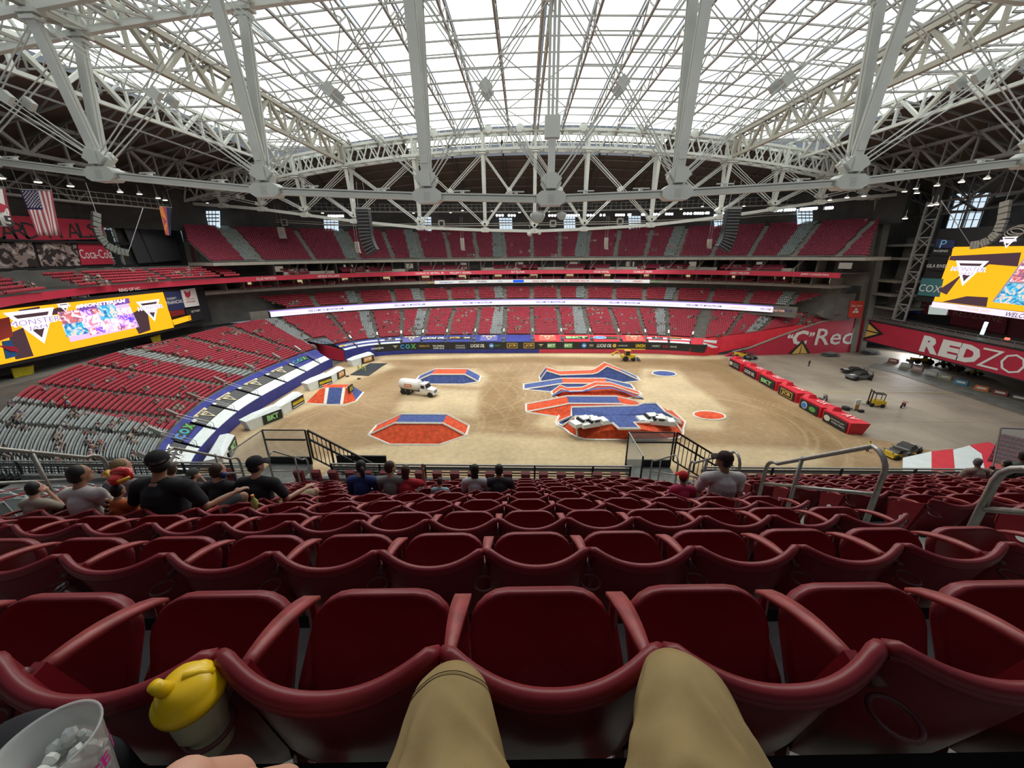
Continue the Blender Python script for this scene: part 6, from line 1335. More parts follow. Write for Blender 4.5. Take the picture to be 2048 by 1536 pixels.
for i,(x,y,c,l) in enumerate(((1786,725,'red','faint red barrier board'),(1811,734,'white','white barrier board'),(1834,741,'pink','pinkish barrier board'),(1862,750,'white','white lettered barrier board'),(1890,758,'tan','tan framed barrier board'),(1921,769,'blue','sky blue crate'),(1962,781,'orange','orange crate'),(1999,790,'maroon','maroon and white barrier board'),(2036,800,'dark','dark framed board at the right edge'))):
    cc={'red':(.4,.1,.1),'white':(.5,.5,.48),'pink':(.5,.3,.3),'tan':(.35,.3,.22),'blue':(.05,.25,.42),'orange':(.6,.15,.05),'maroon':(.25,.06,.05),'dark':(.1,.09,.08)}[c]
    t=empty('floor_board',onz(x,y,0),-1.1,l+' standing on the grey track strip','board','boards along the grey track strip'); mb=MB(); mb.hexa([(-1.1,-.35,0),(1.1,-.35,0),(1.1,.35,0),(-1.1,.35,0),(-1.0,-.1,1.1),(1.0,-.1,1.1),(1.0,.1,1.1),(-1.0,.1,1.1)]); mb.build('panel',mat('bd_'+c,cc,.6),t); mb=MB(); mb.slabq((-.7,-.28,.4),(.7,-.28,.4),(.7,-.2,.8),(-.7,-.2,.8),.04); mb.build('print',pm,t)
for x,y,l in ((1660,712,'grey pallet heap near the far red wall'),(1740,708,'grey pallet heap at the foot of the right column')):
    t=empty('pallet_heap',onz(x,y,0),0,l,'pallets'); 
    for k in range(4): mb=MB(); mb.box((0,0,.12+.28*k),(4.4-.3*k,2.4,.1)); mb.box((-.9,0,.02+.28*k),(.2,2.3,.14)); mb.box((.9,0,.02+.28*k),(.2,2.3,.14)); mb.build('pallet',vg,t,rz=.1*k)
# black mat with crew on it, by the left corner
P=[(700,750),(737,752),(764,733),(775,727),(740,727),(722,737)]; mb=MB(); mb.poly([onz(x,y,.17) for x,y in P],.1,(0,0,1)); tag(mb.build('ground_mat',mat('charcoal_mat',(.03,.035,.04),.8,0,.2,2)),'black ground mat laid on dirt in the far left corner','mat')
for x,y in ((695,753),(718,758)): t=empty('cable_ball',onz(x,y,.2),0,'small dark lump on the dirt '+('left' if x<700 else 'right')+' below the black mat','debris'); mb=MB(); mb.ball((0,0,.1),(.5,.35,.2)); mb.build('lump',vk,t)
# ================================================================== our own deck
def rowY(k,X=0.): return .595+.81*(k-1)+.038*X
def rowZ(k): return 28.75-.49*k
mb=MB()
for k in range(-1,10):
    y0=rowY(k)-.02; y1=rowY(k+1)-.02; 
    if k==-1: y0=-3
    for xa,xb in((-16,-5.2),(-6.2+1.0,2.86),(2.86,3.98),(3.98,18)):
        mb.hexa([(xa,y0+.038*xa,rowZ(k)-.6),(xb,y0+.038*xb,rowZ(k)-.6),(xb,y1+.038*xb,rowZ(k)-.6),(xa,y1+.038*xa,rowZ(k)-.6),(xa,y0+.038*xa,rowZ(k)),(xb,y0+.038*xb,rowZ(k)),(xb,y1+.038*xb,rowZ(k)),(xa,y1+.038*xa,rowZ(k))])
    if k>0:
        for xa,xb in((-6.2,-5.2),(2.9,3.95)): mb.box(((xa+xb)/2,y0+.038*xa+.22,rowZ(k)+.12),(xb-xa,.40,.24))
struct(mb,'floor_near_deck',concrete_n)
mb=MB()
for k in range(0,10):
    y1=rowY(k+1)-.02
    for xa,xb in((-5.2,2.86),(3.98,18)): mb.hexa([(xa,y1+.038*xa-.05,rowZ(k)-.03),(xb,y1+.038*xb-.05,rowZ(k)-.03),(xb,y1+.038*xb+.01,rowZ(k)-.03),(xa,y1+.038*xa+.01,rowZ(k)-.03),(xa,y1+.038*xa-.05,rowZ(k)+.004),(xb,y1+.038*xb-.05,rowZ(k)+.004),(xb,y1+.038*xb+.01,rowZ(k)+.004),(xa,y1+.038*xa+.01,rowZ(k)+.004)])
struct(mb,'trim_step_nosing',blackm)
# ---- the folding seat: backrest, rim, seat pan, armrest, cup holder, standard
HW=.2485
def shell_pt(u,v,off=0.):
    w_=HW*(.50+.50*(1-(1-v/.26)**2)**.5) if v<.26 else HW
    x=u*w_*.985; au=abs(u)
    zt_=.855+.052*(au**2.2)
    z=.19+(zt_-.19)*v; y=.12*(1-v)**1.2-.075*(1-au**2.2)*(.35+.65*v)-.012*v
    return Vector((x,y-off,z-(.018 if v>.97 and au>.93 else 0)))
def seat_meshes(m,lod):
    nu,nv=(14,8) if lod==0 else (8,3)
    mb=MB(); V=[]
    for j in range(nv+1):
        for i in range(nu+1): V.append(shell_pt(-1+2*i/nu,j/nv))
    for j in range(nv+1):
        for i in range(nu+1): V.append(shell_pt(-1+2*i/nu,j/nv)+Vector((0,.020,0)))
    n=(nu+1)*(nv+1); f=[]
    for j in range(nv):
        for i in range(nu): a=j*(nu+1)+i; f+=[(a,a+1,a+nu+2,a+nu+1),(n+a,n+a+nu+1,n+a+nu+2,n+a+1)]
    rim=[j*(nu+1) for j in range(nv+1)]; rr=[j*(nu+1)+nu for j in range(nv+1)]; bt=list(range(nu+1))
    for L_ in (rim,rr,bt):
        for a,b in zip(L_,L_[1:]): f.append((a,b,b+n,a+n))
    mb.add(V,f); back=mb.mesh('backrest',m,True)
    mb=MB(); k=22 if lod==0 else 9
    top=[shell_pt(-1+2*i/k,1)+Vector((0,.004,.004)) for i in range(k+1)]; R_n=10 if lod==0 else 5
    mb.tube(top,.017,R_n,rads=[.019 if 0<i<k else .016 for i in range(k+1)]); 
    # flared lip: a broad soft roll towards the back
    V=[];
    for p in top: V+= [p+Vector((0,-.010,.008)),p+Vector((0,-.021,-.008)),p+Vector((0,-.018,-.024)),p+Vector((0,.006,-.032))]
    mb.grid(V,len(top),4); rimm=mb.mesh('rim',m,True)
    # seat pan, folded up: rounded plate with a rolled edge
    def outline(s,ofs=0.):
        P=[]; w_=.224*s; h0=0;h1=.38*s+.0; r=.12
        seg=5 if lod==0 else 2
        for cx,cz,a0 in((w_-r,h1-r,0),(-w_+r,h1-r,PI/2)):
            for i in range(seg+1): a=a0+PI/2*i/seg; P.append((cx+r*math.cos(a),cz+r*math.sin(a)))
        P+=[(-w_*.93,.03),(-w_*.8,0),(w_*.8,0),(w_*.93,.03)]
        return P
    tilt=.40; mb=MB()
    def tp(x,h,d): return Vector((x,.135+h*math.sin(tilt)+d*math.cos(tilt),.385+h*math.cos(tilt)-d*math.sin(tilt)))
    rings=[(0.90,.012),(.97,.0),(1.0,.014),(1.0,.040),(.95,.055)]
    V=[];P0=outline(1.); n=len(P0)
    for s,d in rings: V+=[tp(x*s,(h-.19)*s+.19,d) for x,h in P0]
    f=[(i*n+j,(i+1)*n+j,(i+1)*n+(j+1)%n,i*n+(j+1)%n) for i in range(len(rings)-1) for j in range(n)]
    c0=len(V); V+=[tp(0,.19,.03),tp(0,.19,.055)]
    f+=[(c0,j,(j+1)%n) for j in range(n)]+[(c0+1,(len(rings)-1)*n+(j+1)%n,(len(rings)-1)*n+j) for j in range(n)]
    mb.add(V,f); pan=mb.mesh('seat_pan',m,True)
    # armrest: leaf shaped, sloping down to the front
    mb=MB(); L_=[]; k=8 if lod==0 else 3
    for i in range(k+1):
        t=i/k; y=.03+.30*t; z=.80-.115*t-.02*math.sin(PI*t)*-1; w_=.010+.017*math.sin(min(1,t*1.1)*PI/2); th=.028-.012*t
        if t==1: z-=.004
        L_.append([(-w_,y,z),(w_,y,z),(w_,y,z-th),(-w_,y,z-th)])
    V=[p for q in L_ for p in q]; f=[(i*4+j,(i+1)*4+j,(i+1)*4+(j+1)%4,i*4+(j+1)%4) for i in range(k) for j in range(4)]+[(0,1,2,3),(k*4+3,k*4+2,k*4+1,k*4)]
    mb.add(V,f); arm=mb.mesh('armrest',mat('worn_armrest_plastic',(.30,.045,.045),.42,0,.45,9,.05) ,lod==0)
    mb=MB(); q=[(0,.32,.66),(0,.31,.55),(0,.22,.44),(0,.12,.30),(0,.10,.16),(0,.10,.0)]; mb.tube(q,.02,6 if lod==0 else 4,rads=[.014,.018,.03,.028,.024,.03])
    mb.bar((0,.02,.80),(0,.12,.36),.03,.05); mb.box((0,.1,.01),(.12,.16,.02)); std=mb.mesh('standard',m,False)
    cup=None
    mb=MB(); k=20 if lod==0 else 10
    mb.tube([(.044*math.cos(2*PI*i/k),-.080+.044*math.sin(2*PI*i/k),.775) for i in range(k)],.006,6 if lod==0 else 4,True)
    if lod==0: 
        for r,z in (): mb.tube([(r*math.cos(2*PI*i/k),-.082+r*math.sin(2*PI*i/k),z) for i in range(k)],.005,6,True)
        for a in(): mb.bar((.05*math.cos(a),-.085+.05*math.sin(a),.79),(.04*math.cos(a),-.082+.04*math.sin(a),.70),.008,.014)
    mb.bar((0,-.035,.80),(0,.02,.82),.03,.02); cup=mb.mesh('cup_holder',mat('dark_maroon_plastic',(.11,.03,.035),.35),True)
    return back,rimm,pan,arm,std,cup
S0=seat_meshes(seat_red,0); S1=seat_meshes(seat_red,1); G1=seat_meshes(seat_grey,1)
PHI=math.atan(.038)
def add_seat(k,X,M_,lab,cat,grp,holder,endarm=False):
    t=empty('stadium_seat',(X,rowY(k,X),rowZ(k)),PHI,lab,cat,grp); b,rm,pn,ar,sd,cu=M_
    B=obj('backrest',b,t); obj('rim',rm,B); obj('seat_pan',pn,t); obj('armrest',ar,t,(-HW,0,0)); obj('standard',sd,t,(-HW,0,0))
    if holder: obj('cup_holder',cu,t,(-HW,0,0))
    if endarm:
        obj('armrest',ar,t,(HW,0,0)); obj('standard',sd,t,(HW,0,0))
        mb=MB(); mb.lathe([(.005,0),(.028,0),(.028,.004),(.005,.004)],(HW+.03,.10,.60),12,Matrix.Rotation(PI/2,3,'Y')); mb.build('number_disc',ban_w,t)
    return t
RN=['','first','second','third','fourth','fifth','sixth','seventh','eighth','ninth']
for k in range(1,10):
    for n in range(-10,6):
        X=-.184+.497*(n+.5); d=.84+.93*(k-1); px=1047+X/d*742
        if px<-260-(600 if k==1 else 0) or px>2300+(600 if k==1 else 0): continue
        add_seat(k,X,S0 if k<=3 else S1,'maroon folding stadium seat, %s row ahead of the camera, %s from the right aisle'%(RN[k],ORD[5-n]),'seat','maroon seats of the block straight ahead',k<9,n==5)
    for n in range(0,26):
        X=4.0+.497*(n+.5); d=.84+.93*(k-1); px=1047+X/d*742
        if px<-150 or px>2230: continue
        t=add_seat(k,X,S1,'maroon folding stadium seat right of the aisle, %s row ahead, %s from the aisle'%(RN[k],ORDN(n)),'seat','maroon seats of the block right of the aisle',k<9)
        if n==0:
            mb=MB(); mb.lathe([(.005,0),(.04,0),(.04,.006),(.005,.006)],(-HW-.035,.12,.56),14,Matrix.Rotation(-PI/2,3,'Y')); mb.build('number_disc',ban_w,t)
            mb=MB(); mb.poly([(-HW-.03,.0,.84),(-HW-.03,.30,.66),(-HW-.03,.26,.30),(-HW-.03,.10,.28)],.025,(1,0,0)); mb.build('end_panel',seat_red,t)
    if k>=4:
        for n in range(0,8):
            X=-6.3-.497*(n+.5); d=.84+.93*(k-1); px=1047+X/d*742
            if px<-120: continue
            add_seat(k,X,G1,'grey folding stadium seat left of the left aisle, %s row ahead, %s from the aisle'%(RN[k],ORDN(n)),'seat','grey seats left of the left aisle',False)
# front ledge with folded seats seen end on
mb=MB(); mb.box((1,9.15,23.15),(34,1.5,.3)); mb.box((1,9.75,23.15),(34,.14,.6)); struct(mb,'floor_front_ledge',concrete_n)
mb=MB(); mb.box((1,10.35,22.5),(34,1.0,.3)); struct(mb,'floor_lower_ledge',slab)
fs0=MB(); fs0.hexa([(-.11,-.05,.0),(.11,-.05,.0),(.11,.06,.0),(-.11,.06,.0),(-.13,-.1,.42),(.13,-.1,.42),(.13,.0,.46),(-.13,.0,.46)]); fsm=fs0.mesh('seat_back',seat_red); fs1=MB(); fs1.tube([(.10*math.cos(a),-.10,.30+.10*math.sin(a)) for a in np.linspace(PI,2*PI,7)],.014,5); fsm2=fs1.mesh('arm_loop',seat_red); fs2=MB(); fs2.box((0,0,-.16),(.07,.07,.36)); fsm3=fs2.mesh('post',blackm)
for i in range(34):
    X=-8.6+.51*i
    if 2.95<X<4.7 or (-6.9>X>-8.2): continue
    t=empty('folding_chair',(X,9.2,23.62),0,'small maroon folding chair unit at the front railing, %s from the left'%ORDN(min(i,29)) if i<30 else 'small maroon folding seat on the front ledge, %s from the right end'%ORD[33-i],'seat','small folded seats along the front railing'); obj('seat_back',fsm,t); obj('arm_loop',fsm2,t); obj('post',fsm3,t)
# ---- front railing
def rail_run(x0,x1,lab,posts):
    t=empty('front_railing',((x0+x1)/2,9.72,24.0),0,lab,'railing'); 
    for z,w in((23.93,.045),(23.84,.022),(23.75,.022),(23.66,.03),(23.57,.022)): 
        mb=MB(); mb.bar((x0,9.75,z),(x1,9.75,z),w,w); wp(mb,'rail_bar',blackm if w<.04 else galv,t)
    mb=MB(); mb.bar((x0,9.9,23.72),(x1,9.9,23.72),.02,.11); wp(mb,'grey_band',galv,t)
    for x in posts: mb=MB(); mb.bar((x,9.75,23.2),(x,9.75,23.95),.05); wp(mb,'post',blackm,t)
rail_run(-5.9,-1.55,'railing run left of centre along the front of the deck',(-5.9,-4.4,-3,-1.6)); rail_run(-1.45,3.25,'railing run right of centre along the front of the deck',(-1.42,.35,2.1,3.22)); rail_run(5.4,18,'railing run at the right along the front of the deck',(5.4,7.4,9.4,11.5,13.5)); rail_run(-18,-8.4,'railing run at the far left along the front of the deck',(-16,-13,-10.6,-8.4))
# ---- glass landings with stair rails
def landing(X0,X1,stairdir,lab):
    t=empty('glass_landing',((X0+X1)/2,9.9,23.4),0,lab,'landing'); Z0,Z1=23.5,24.72; Y0,Y1=9.0,10.45
    mb=MB(); mb.box(((X0+X1)/2,(Y0+Y1)/2-.3,Z0-.1),(X1-X0,Y1-Y0+.6,.2)); wp(mb,'deck_plate',concrete_n,t); mb=MB(); mb.box(((X0+X1)/2,Y1,Z0+.1),(X1-X0,.06,.3)); wp(mb,'kick_plate',blackm,t)
    for a,b in (((X0,Y1),(X1,Y1)),((X0,Y0),(X0,Y1))):
        mb=MB(); mb.slabq((a[0],a[1],Z0+.15),(b[0],b[1],Z0+.15),(b[0],b[1],Z1),(a[0],a[1],Z1),.012); wp(mb,'glass_pane',glassm,t)
        mb=MB(); mb.bar((*a,Z1),(*b,Z1),.03); wp(mb,'top_rail',galv if a[0]==b[0] else blackm,t); 
        if a[1]==b[1]: mb=MB(); mb.bar((a[0]+.1,a[1]-.08,Z1-.30),(b[0],b[1]-.08,Z1-.30),.045); wp(mb,'hand_rail',blackm,t)
    for x,y in((X0,Y1),(X1,Y1),(X0,Y0)): mb=MB(); mb.bar((x,y,Z0),(x,y,Z1),.04); wp(mb,'post',blackm,t)
    s=empty('stair_railing',(X1+.05,Y1,Z0),0,'black baluster stair railing descending right from '+('the right' if X0>0 else 'the left')+' glass landing','railing')
    L_=2.6 if X0<0 else 2.2; dz=-.62*L_
    for o_ in (0,-.32): mb=MB(); mb.bar((X1+.08,Y1,Z1+o_),(X1+.08+L_,Y1,Z1+o_+dz),.05); wp(mb,'hand_rail',blackm,s)
    n=int(L_/.13)
    for i in range(n+1): f=i/n; x=X1+.08+L_*f; z=Z1+dz*f; mb=MB(); mb.bar((x,Y1,z),(x,Y1,z-1.0),.018 if i%5 else .045,n=4); wp(mb,'baluster',blackm,s)
    mb=MB(); mb.bar((X1+.08,Y1,Z1-1.0),(X1+.08+L_,Y1,Z1-1.0+dz),.04); wp(mb,'bottom_rail',blackm,s)
landing(3.28,4.68,1,'glass-sided landing with grey floor at the front of the right aisle'); landing(-8.35,-6.95,1,'glass-sided landing at the front left above the dirt')
# small box stands on the ledge under the left stair
mb=MB(); 
t=empty('ledge_grating',(-5.2,10.6,23.0),0,'dark and pale grating frame on the ledge under the left stair railing','grating')
mb.box((-5.4,10.6,23.05),(2.4,.8,.1)); mb.bar((-6.4,10.3,23.3),(-4.2,10.3,23.3),.05); mb.bar((-5.8,10.2,23.6),(-4.6,10.2,22.9),.05); wp(mb,'frame',galv,t); mb=MB(); mb.box((-5.5,10.9,23.3),(1.7,.06,.5)); wp(mb,'dark_screen',blackm,t)
# ---- aisle handrails of bent pipe
def hoop(x,ya,yb,za,zb_,r,lab,mid=True,both=True):
    t=empty('aisle_handrail',(x,ya,za-1.1),0,lab,'handrail'); b=.18
    P=[(x,ya,za-1.0),(x,ya,za-b)]
    for i in range(1,5): a=PI/2*i/4; P.append((x,ya+b*(1-math.cos(a)),za-b+b*math.sin(a)))
    for i in range(0,5): a=PI/2*i/4; P.append((x,yb-b*1.0+b*math.sin(a),zb_-b+b*math.cos(a)))
    P.append((x,yb,zb_-1.0)); mb=MB(); mb.tube(P,r,10); wp(mb,'bent_pipe',galv,t,True)
    if mid: mb=MB(); mb.tube([(x,ya,za-.42),(x,yb,zb_-.42)],r*.8,8); wp(mb,'mid_bar',galv,t,True); mb=MB(); m=Vector((x,(ya+yb)/2+.2,(za+zb_)/2-.12)); mb.tube([m,m-Vector((0,0,.95))],r*.95,8); wp(mb,'mid_post',galv,t,True)
    return t
hoop(3.36,3.08,4.55,28.22,27.34,.024,'bent pipe handrail in the right aisle, the one seen whole'); hoop(3.36,1.3,2.36,29.3,28.62,.026,'bent pipe handrail at the right picture edge, cut off'); hoop(3.36,5.1,6.6,27.0,26.1,.022,'bent pipe handrail further down the right aisle beside the white shirt'); hoop(3.5,7.4,8.9,25.6,24.75,.02,'bent pipe handrail nearest the right glass landing')
hoop(-5.7,2.6,4.25,28.5,27.53,.024,'bent pipe handrail at the left picture edge'); hoop(-5.7,5.0,6.35,27.05,26.25,.022,'bent pipe handrail behind the big man in the black cap'); hoop(-5.7,7.1,8.4,25.8,25.0,.02,'bent pipe handrail beyond the boy in the black shirt')
# bulk of the near side below and behind us, so that the room is closed
mb=MB(); mb.box((3,-22,30),(280,1,60)); struct(mb,'wall_near_back',concrete_d)
mb=MB(); mb.hexa([(-16,8,15),(18,8,15),(18,10.4,15),(-16,10.4,15),(-16,9,22.3),(18,9,22.3),(18,10.8,22.3),(-16,10.8,22.3)]); mb.box((1,26,1.5),(90,1,3)); struct(mb,'wall_near_lower',concrete_d)
# a slope of lower seating and red and white tarps at the near right corner
NR=empty('front_row_tarp',onz(1850,925,2),0,'red and white tarps over the front rows at the near right corner','tarp')
for P,m,nm in (([(1805,918),(1862,905),(1862,975),(1805,975)],twhite,'white_panel'),([(1862,905),(1905,900),(1912,975),(1862,975)],tred,'red_panel'),([(1905,902),(1938,893),(1962,910),(1975,975),(1912,975)],twhite,'white_panel'),([(1940,892),(1977,886),(2003,900),(2030,975),(1975,975),(1962,910)],tred,'red_panel')):
    mb=MB(); mb.poly([onz(x,y,2.4) for x,y in P],.2,(0,0,1)); wp(mb,nm,m,NR)
gp_=empty('glass_balustrade',onz(2010,900,6),0,'glass balustrade panel over dull red seats at the right edge','balustrade'); mb=MB(); Pg=[ony(x,y,40) for x,y in((1985,935),(2048,940),(2048,858),(2002,856))]; mb.poly(Pg,.05,(0,1,0)); wp(mb,'glass_pane',glassm,gp_); mb=MB(); mb.bar(Pg[2],Pg[3],.15); mb.bar(Pg[3],Pg[0],.12); wp(mb,'frame',galv,gp_)
Ps=[];As=[]
for j in range(7):
    for i in range(16): p=onz(2003+i*9-j*4,880+j*8+i*2.2,4.5+ (7-j)*.2); Ps.append(tuple(p)); As.append(-.5)
o=obj('corner_seats',instance(seat_tpl(.5),Ps,np.array(As),'corner_seats',seat_shade)); tag(o,'rows of red seats behind glass at the near right corner','seats',None,'stuff')
# ---- drinks
yel=mat('yellow_lid_plastic',(.85,.55,.005),.3,0,.05,4,spec=.6); frost=mat('frosted_cup',(.62,.60,.42),.35,0,.06,20,alpha=.92); 
t=empty('lidded_cup',(-.700,.500,29.025),0,'plastic drink cup with a domed yellow lid in the seat cup holder','cup')
mb=MB(); mb.lathe([(.030,-.06),(.034,-.055),(.043,.09),(.045,.095)],(0,0,0),28); mb.build('cup_body',frost,t,True)
mb=MB(); mb.lathe([(.050,.083),(.052,.092),(.052,.102),(.047,.107),(.044,.118),(.036,.132),(.024,.140),(.004,.143)],(0,0,0),32); mb.build('lid',yel,t,True)
mb=MB(); mb.tube([(-.012,-.018,.136),(-.016,-.024,.152),(-.018,-.027,.166)],.011,14,rads=[.013,.011,.0095]); mb.tube([(.0,-.002,.143),(.02,.01,.138),(.034,.018,.126)],.006,8); mb.build('spout',yel,t,True); t.scale=(1.22,1.22,1.1)
can=mat('aluminium_can',(.62,.63,.60),.25,.8,.05,5)
t=empty('drink_can',(-2.175,1.296,28.43),0,'silver drink can leaning in the holder of the second row','can'); t.rotation_euler=(.25,-.35,0); mb=MB(); mb.lathe([(.026,-.03),(.033,-.022),(.033,.082),(.027,.092),(.027,.09),(.004,.088)],(0,0,0),24); mb.build('can_body',can,t,True); mb=MB(); mb.lathe([(.002,.089),(.010,.089),(.010,.0905),(.002,.0905)],(.008,-.005,0),10); mb.build('can_opening',blackm,t)
t=empty('small_bottle',dep(513,1020,3.95),0,'small green bottle with an orange cap on a seat beside the resting leg','bottle'); mb=MB(); mb.lathe([(.03,0),(.034,.02),(.034,.11),(.014,.15),(.013,.17)],(0,0,0),14); mb.build('bottle_body',mat('bottle_green',(.35,.45,.12),.3),t,True); mb=MB(); mb.lathe([(.016,.165),(.016,.19),(.003,.192)],(0,0,0),12); mb.build('cap',mat('cap_orange',(.75,.3,.05),.4),t)
cl=bpy.data.materials.new('clear_cup_plastic'); cl.use_nodes=True; b=cl.node_tree.nodes['Principled BSDF']; b.inputs['Base Color'].default_value=(.80,.83,.80,1); b.inputs['Roughness'].default_value=.18; b.inputs['Alpha'].default_value=.38
cp=dep(92,1492,.475); t=empty('ice_cup',cp-Vector((0,0,.14)),0,'translucent plastic cup of ice with pink lettering at the bottom left corner','cup')
mb=MB(); R_o=[(.034,0),(.036,.004),(.049,.138),(.0515,.140),(.0515,.143),(.048,.141),(.046,.134),(.034,.008),(.002,.008)]; mb.lathe(R_o,(0,0,0),40); mb.build('cup_wall',cl,t,True)
icem=mat('ice',(.74,.76,.72),.12,0,.1,30,alpha=.85,spec=.8); rs=random.Random(4)
for i in range(80):
    a=rs.random()*2*PI; r_=.038*math.sqrt(rs.random()); z=.045+.065*rs.random(); s=.0075+.005*rs.random(); mb=MB(); R=Matrix.Rotation(rs.random()*3,3,'X')@Matrix.Rotation(rs.random()*3,3,'Z')
    mb.ball((r_*math.cos(a),r_*math.sin(a),z),(s,s*.8,s*.65),6,4,R); mb.build('ice_chunk',icem,t)
pk=mat('pink_print',(.62,.03,.30),.5)
def cup_text(s,a0,da,z,h,nm):
    mb=MB(); P,Fc,asp=tmesh(s,0,.03)
    V=[]
    for x,y in P:
        zz=z+y*h; r_=.0365+.0125*zz/.138+.0012; a=a0+x*h/r_; V.append((r_*math.cos(a),r_*math.sin(a),zz))
    mb.add(V,Fc); mb.build(nm,pk,t)
cup_text('BINGE',-.35,0,.085,.020,'lettering'); cup_text('BINGE',1.6,0,.085,.020,'lettering'); cup_text('BINGE',-2.4,0,.085,.020,'lettering')
# ================================================================== people
skinm=[mat('skin_light',(.50,.28,.19),.55),mat('skin_tan',(.33,.17,.10),.55),mat('skin_deep',(.20,.10,.06),.55)]
def cloth(nm,c,bump=.3): return mat('cloth_'+nm,c,.9,0,.15,9,bump)
hairm={'black':mat('hair_black',(.012,.010,.010),.6,0,.3,60),'brown':mat('hair_brown',(.05,.025,.014),.6,0,.3,60),'blond':mat('hair_blond',(.20,.13,.06),.6,0,.3,60),'grey':mat('hair_grey',(.14,.125,.11),.6,0,.3,60)}
def vox(o,s,sub=False):
    m=o.modifiers.new('r','REMESH'); m.mode='VOXEL'; m.voxel_size=s; m.use_smooth_shade=True
    n=o.modifiers.new('s','SMOOTH'); n.factor=.5; n.iterations=2
def limb(mb,P,R,n=10):
    mb.tube(P,.1,n,rads=R)
    for p,r in zip(P,R): mb.ball(p,r,n,6)
VY=lambda px: -math.atan2((px-1047)/742.,.943)
def person(px,py,k,label,shirt,skin=0,hair='black',sc_=1.0,yaw=0.,lean=0.,headyaw=0.,longhair=False,cap=None,capdir=0.,arms='lap',legs=None,legout=0.,right=False,sleeve=True,headtilt=0.,dback=.28,wide=1.,trousers=None,extra=None):
    headyaw=headyaw+VY(px)*1.0; d=.84+.93*(k-1)+dback; hp=dep(px,py,d); X=hp.x; Yb=rowY(k,X); f0=rowZ(k); Y=Yb+dback*.9
    # put the head on the photographed line of sight at this row
    r=ray(px,py); tt=Y/r.y; head=Vector((r.x*tt,Y,EYE+r.z*tt)); hip=Vector((head.x-lean*.25,Y-.03,f0+.50))
    H_=head.z-hip.z; s=max(.55,min(1.15,H_/.72)); t=empty('person',(hip.x,hip.y,hip.z),yaw,label,'person')
    L=lambda x,y,z: Vector((x,y,z))
    Rz=Matrix.Rotation(-yaw,3,'Z'); hd=Rz@(head-hip); sh_w=.185*s*wide; zs=H_-.222*s; nx_=hd.x*.75
    sm=skinm[skin]; v=.0135*max(.8,s)
    # --- body: one continuous surface
    b=MB(); 
    b.ball(hd+L(0,0,.02*s),(.076*s,.092*s,.108*s),14,10); b.ball(hd+L(0,.025*s,-.055*s),(.056*s,.066*s,.062*s),12,8)
    fy=Matrix.Rotation(headyaw,3,'Z')@Matrix.Rotation(headtilt,3,'X')
    b2=MB(); b2.ball(L(0,0,.02),(.076,.093,.108),16,12); b2.ball(L(0,.03,-.055),(.055,.062,.060),12,8); b2.ball(L(0,.098,-.012),(.013,.02,.022),8,6); b2.ball(L(0,.088,-.058),(.026,.014,.010),8,6); b2.ball(L(0,.075,-.09),(.026,.022,.018),8,6)
    for e in(-1,1): b2.ball(L(e*.077,-.005,-.005),(.010,.020,.032),8,6); b2.ball(L(e*.03,.088,.022),(.018,.012,.010),8,5)
    b=MB(); b.add([fy@(Vector(p)*s)+hd for p in b2.v],b2.f)
    limb(b,[hd+L(0,-.01*s,-.05*s),L(nx_,-.02*s,zs+.08*s),L(nx_*.9,-.02,zs)],[.054*s,.058*s,.07*s])
    limb(b,[L(0,0,.05*s),L(nx_*.4,-.03,.25*s),L(nx_*.8,-.02,zs-.06*s)],[.12*s*wide,.115*s*wide,.12*s*wide])
    sl=MB(); # shirt
    armp={}
    for e in(-1,1):
        S_=L(nx_+e*sh_w,-.01,zs); 
        if arms=='lap' or (arms=='raise' and e<0) or (arms=='chin' and e<0): E_=S_+L(e*.06*s,.06*s,-.27*s); W_=E_+L(-e*.09*s,.22*s,-.02*s)
        elif arms=='raise': E_=S_+L(.10*s,.12*s,-.12*s); W_=E_+L(-.02*s,.06*s,.25*s)
        elif arms=='phone': E_=S_+L(e*.08*s,.14*s,-.12*s); W_=E_+L(-e*.03*s,.10*s,.22*s)
        elif arms=='chin': E_=S_+L(.0,.16*s,-.22*s); W_=hd+L(.03*s,.11*s,-.12*s)
        elif arms=='rest': E_=S_+L(e*.14*s,.0,-.24*s); W_=E_+L(e*.10*s,.22*s,.0)
        armp[e]=(S_,E_,W_)
        limb(b,[S_,S_.lerp(E_,.5),E_,E_.lerp(W_,.5),W_],[.055*s,.046*s,.04*s,.037*s,.026*s])
        d_=(W_-E_).normalized(); sd=d_.cross(L(0,0,1)).normalized(); up=sd.cross(d_); b.ball(W_+d_*.05*s,(.036*s,.045*s,.024*s),8,6)
        for q,(o_,l_) in enumerate(((-.028,.070),(-.010,.082),(.009,.078),(.027,.062))):
            a_=W_+d_*.08*s+sd*o_*s; c_=a_+d_*l_*.55*s-up*.005*s; g_=a_+d_*l_*s-up*.03*s*(0 if arms in('raise','phone') else 1); b.tube([a_,c_,g_],.008,6,rads=[.011*s,.0105*s,.009*s])
        a_=W_+d_*.03*s+sd*e*-.035*s; b.tube([a_,a_+d_*.03*s+sd*e*-.025*s,a_+d_*.06*s+sd*e*-.028*s],.011*s,6)
        if sleeve: limb(sl,[S_+L(-e*.02*s,0,.0),S_.lerp(E_,.35),S_.lerp(E_,.72 if sleeve is True else 1.)],[.078*s,.070*s,.062*s])
        if sleeve=='long': limb(sl,[E_,E_.lerp(W_,.9)],[.05*s,.038*s])
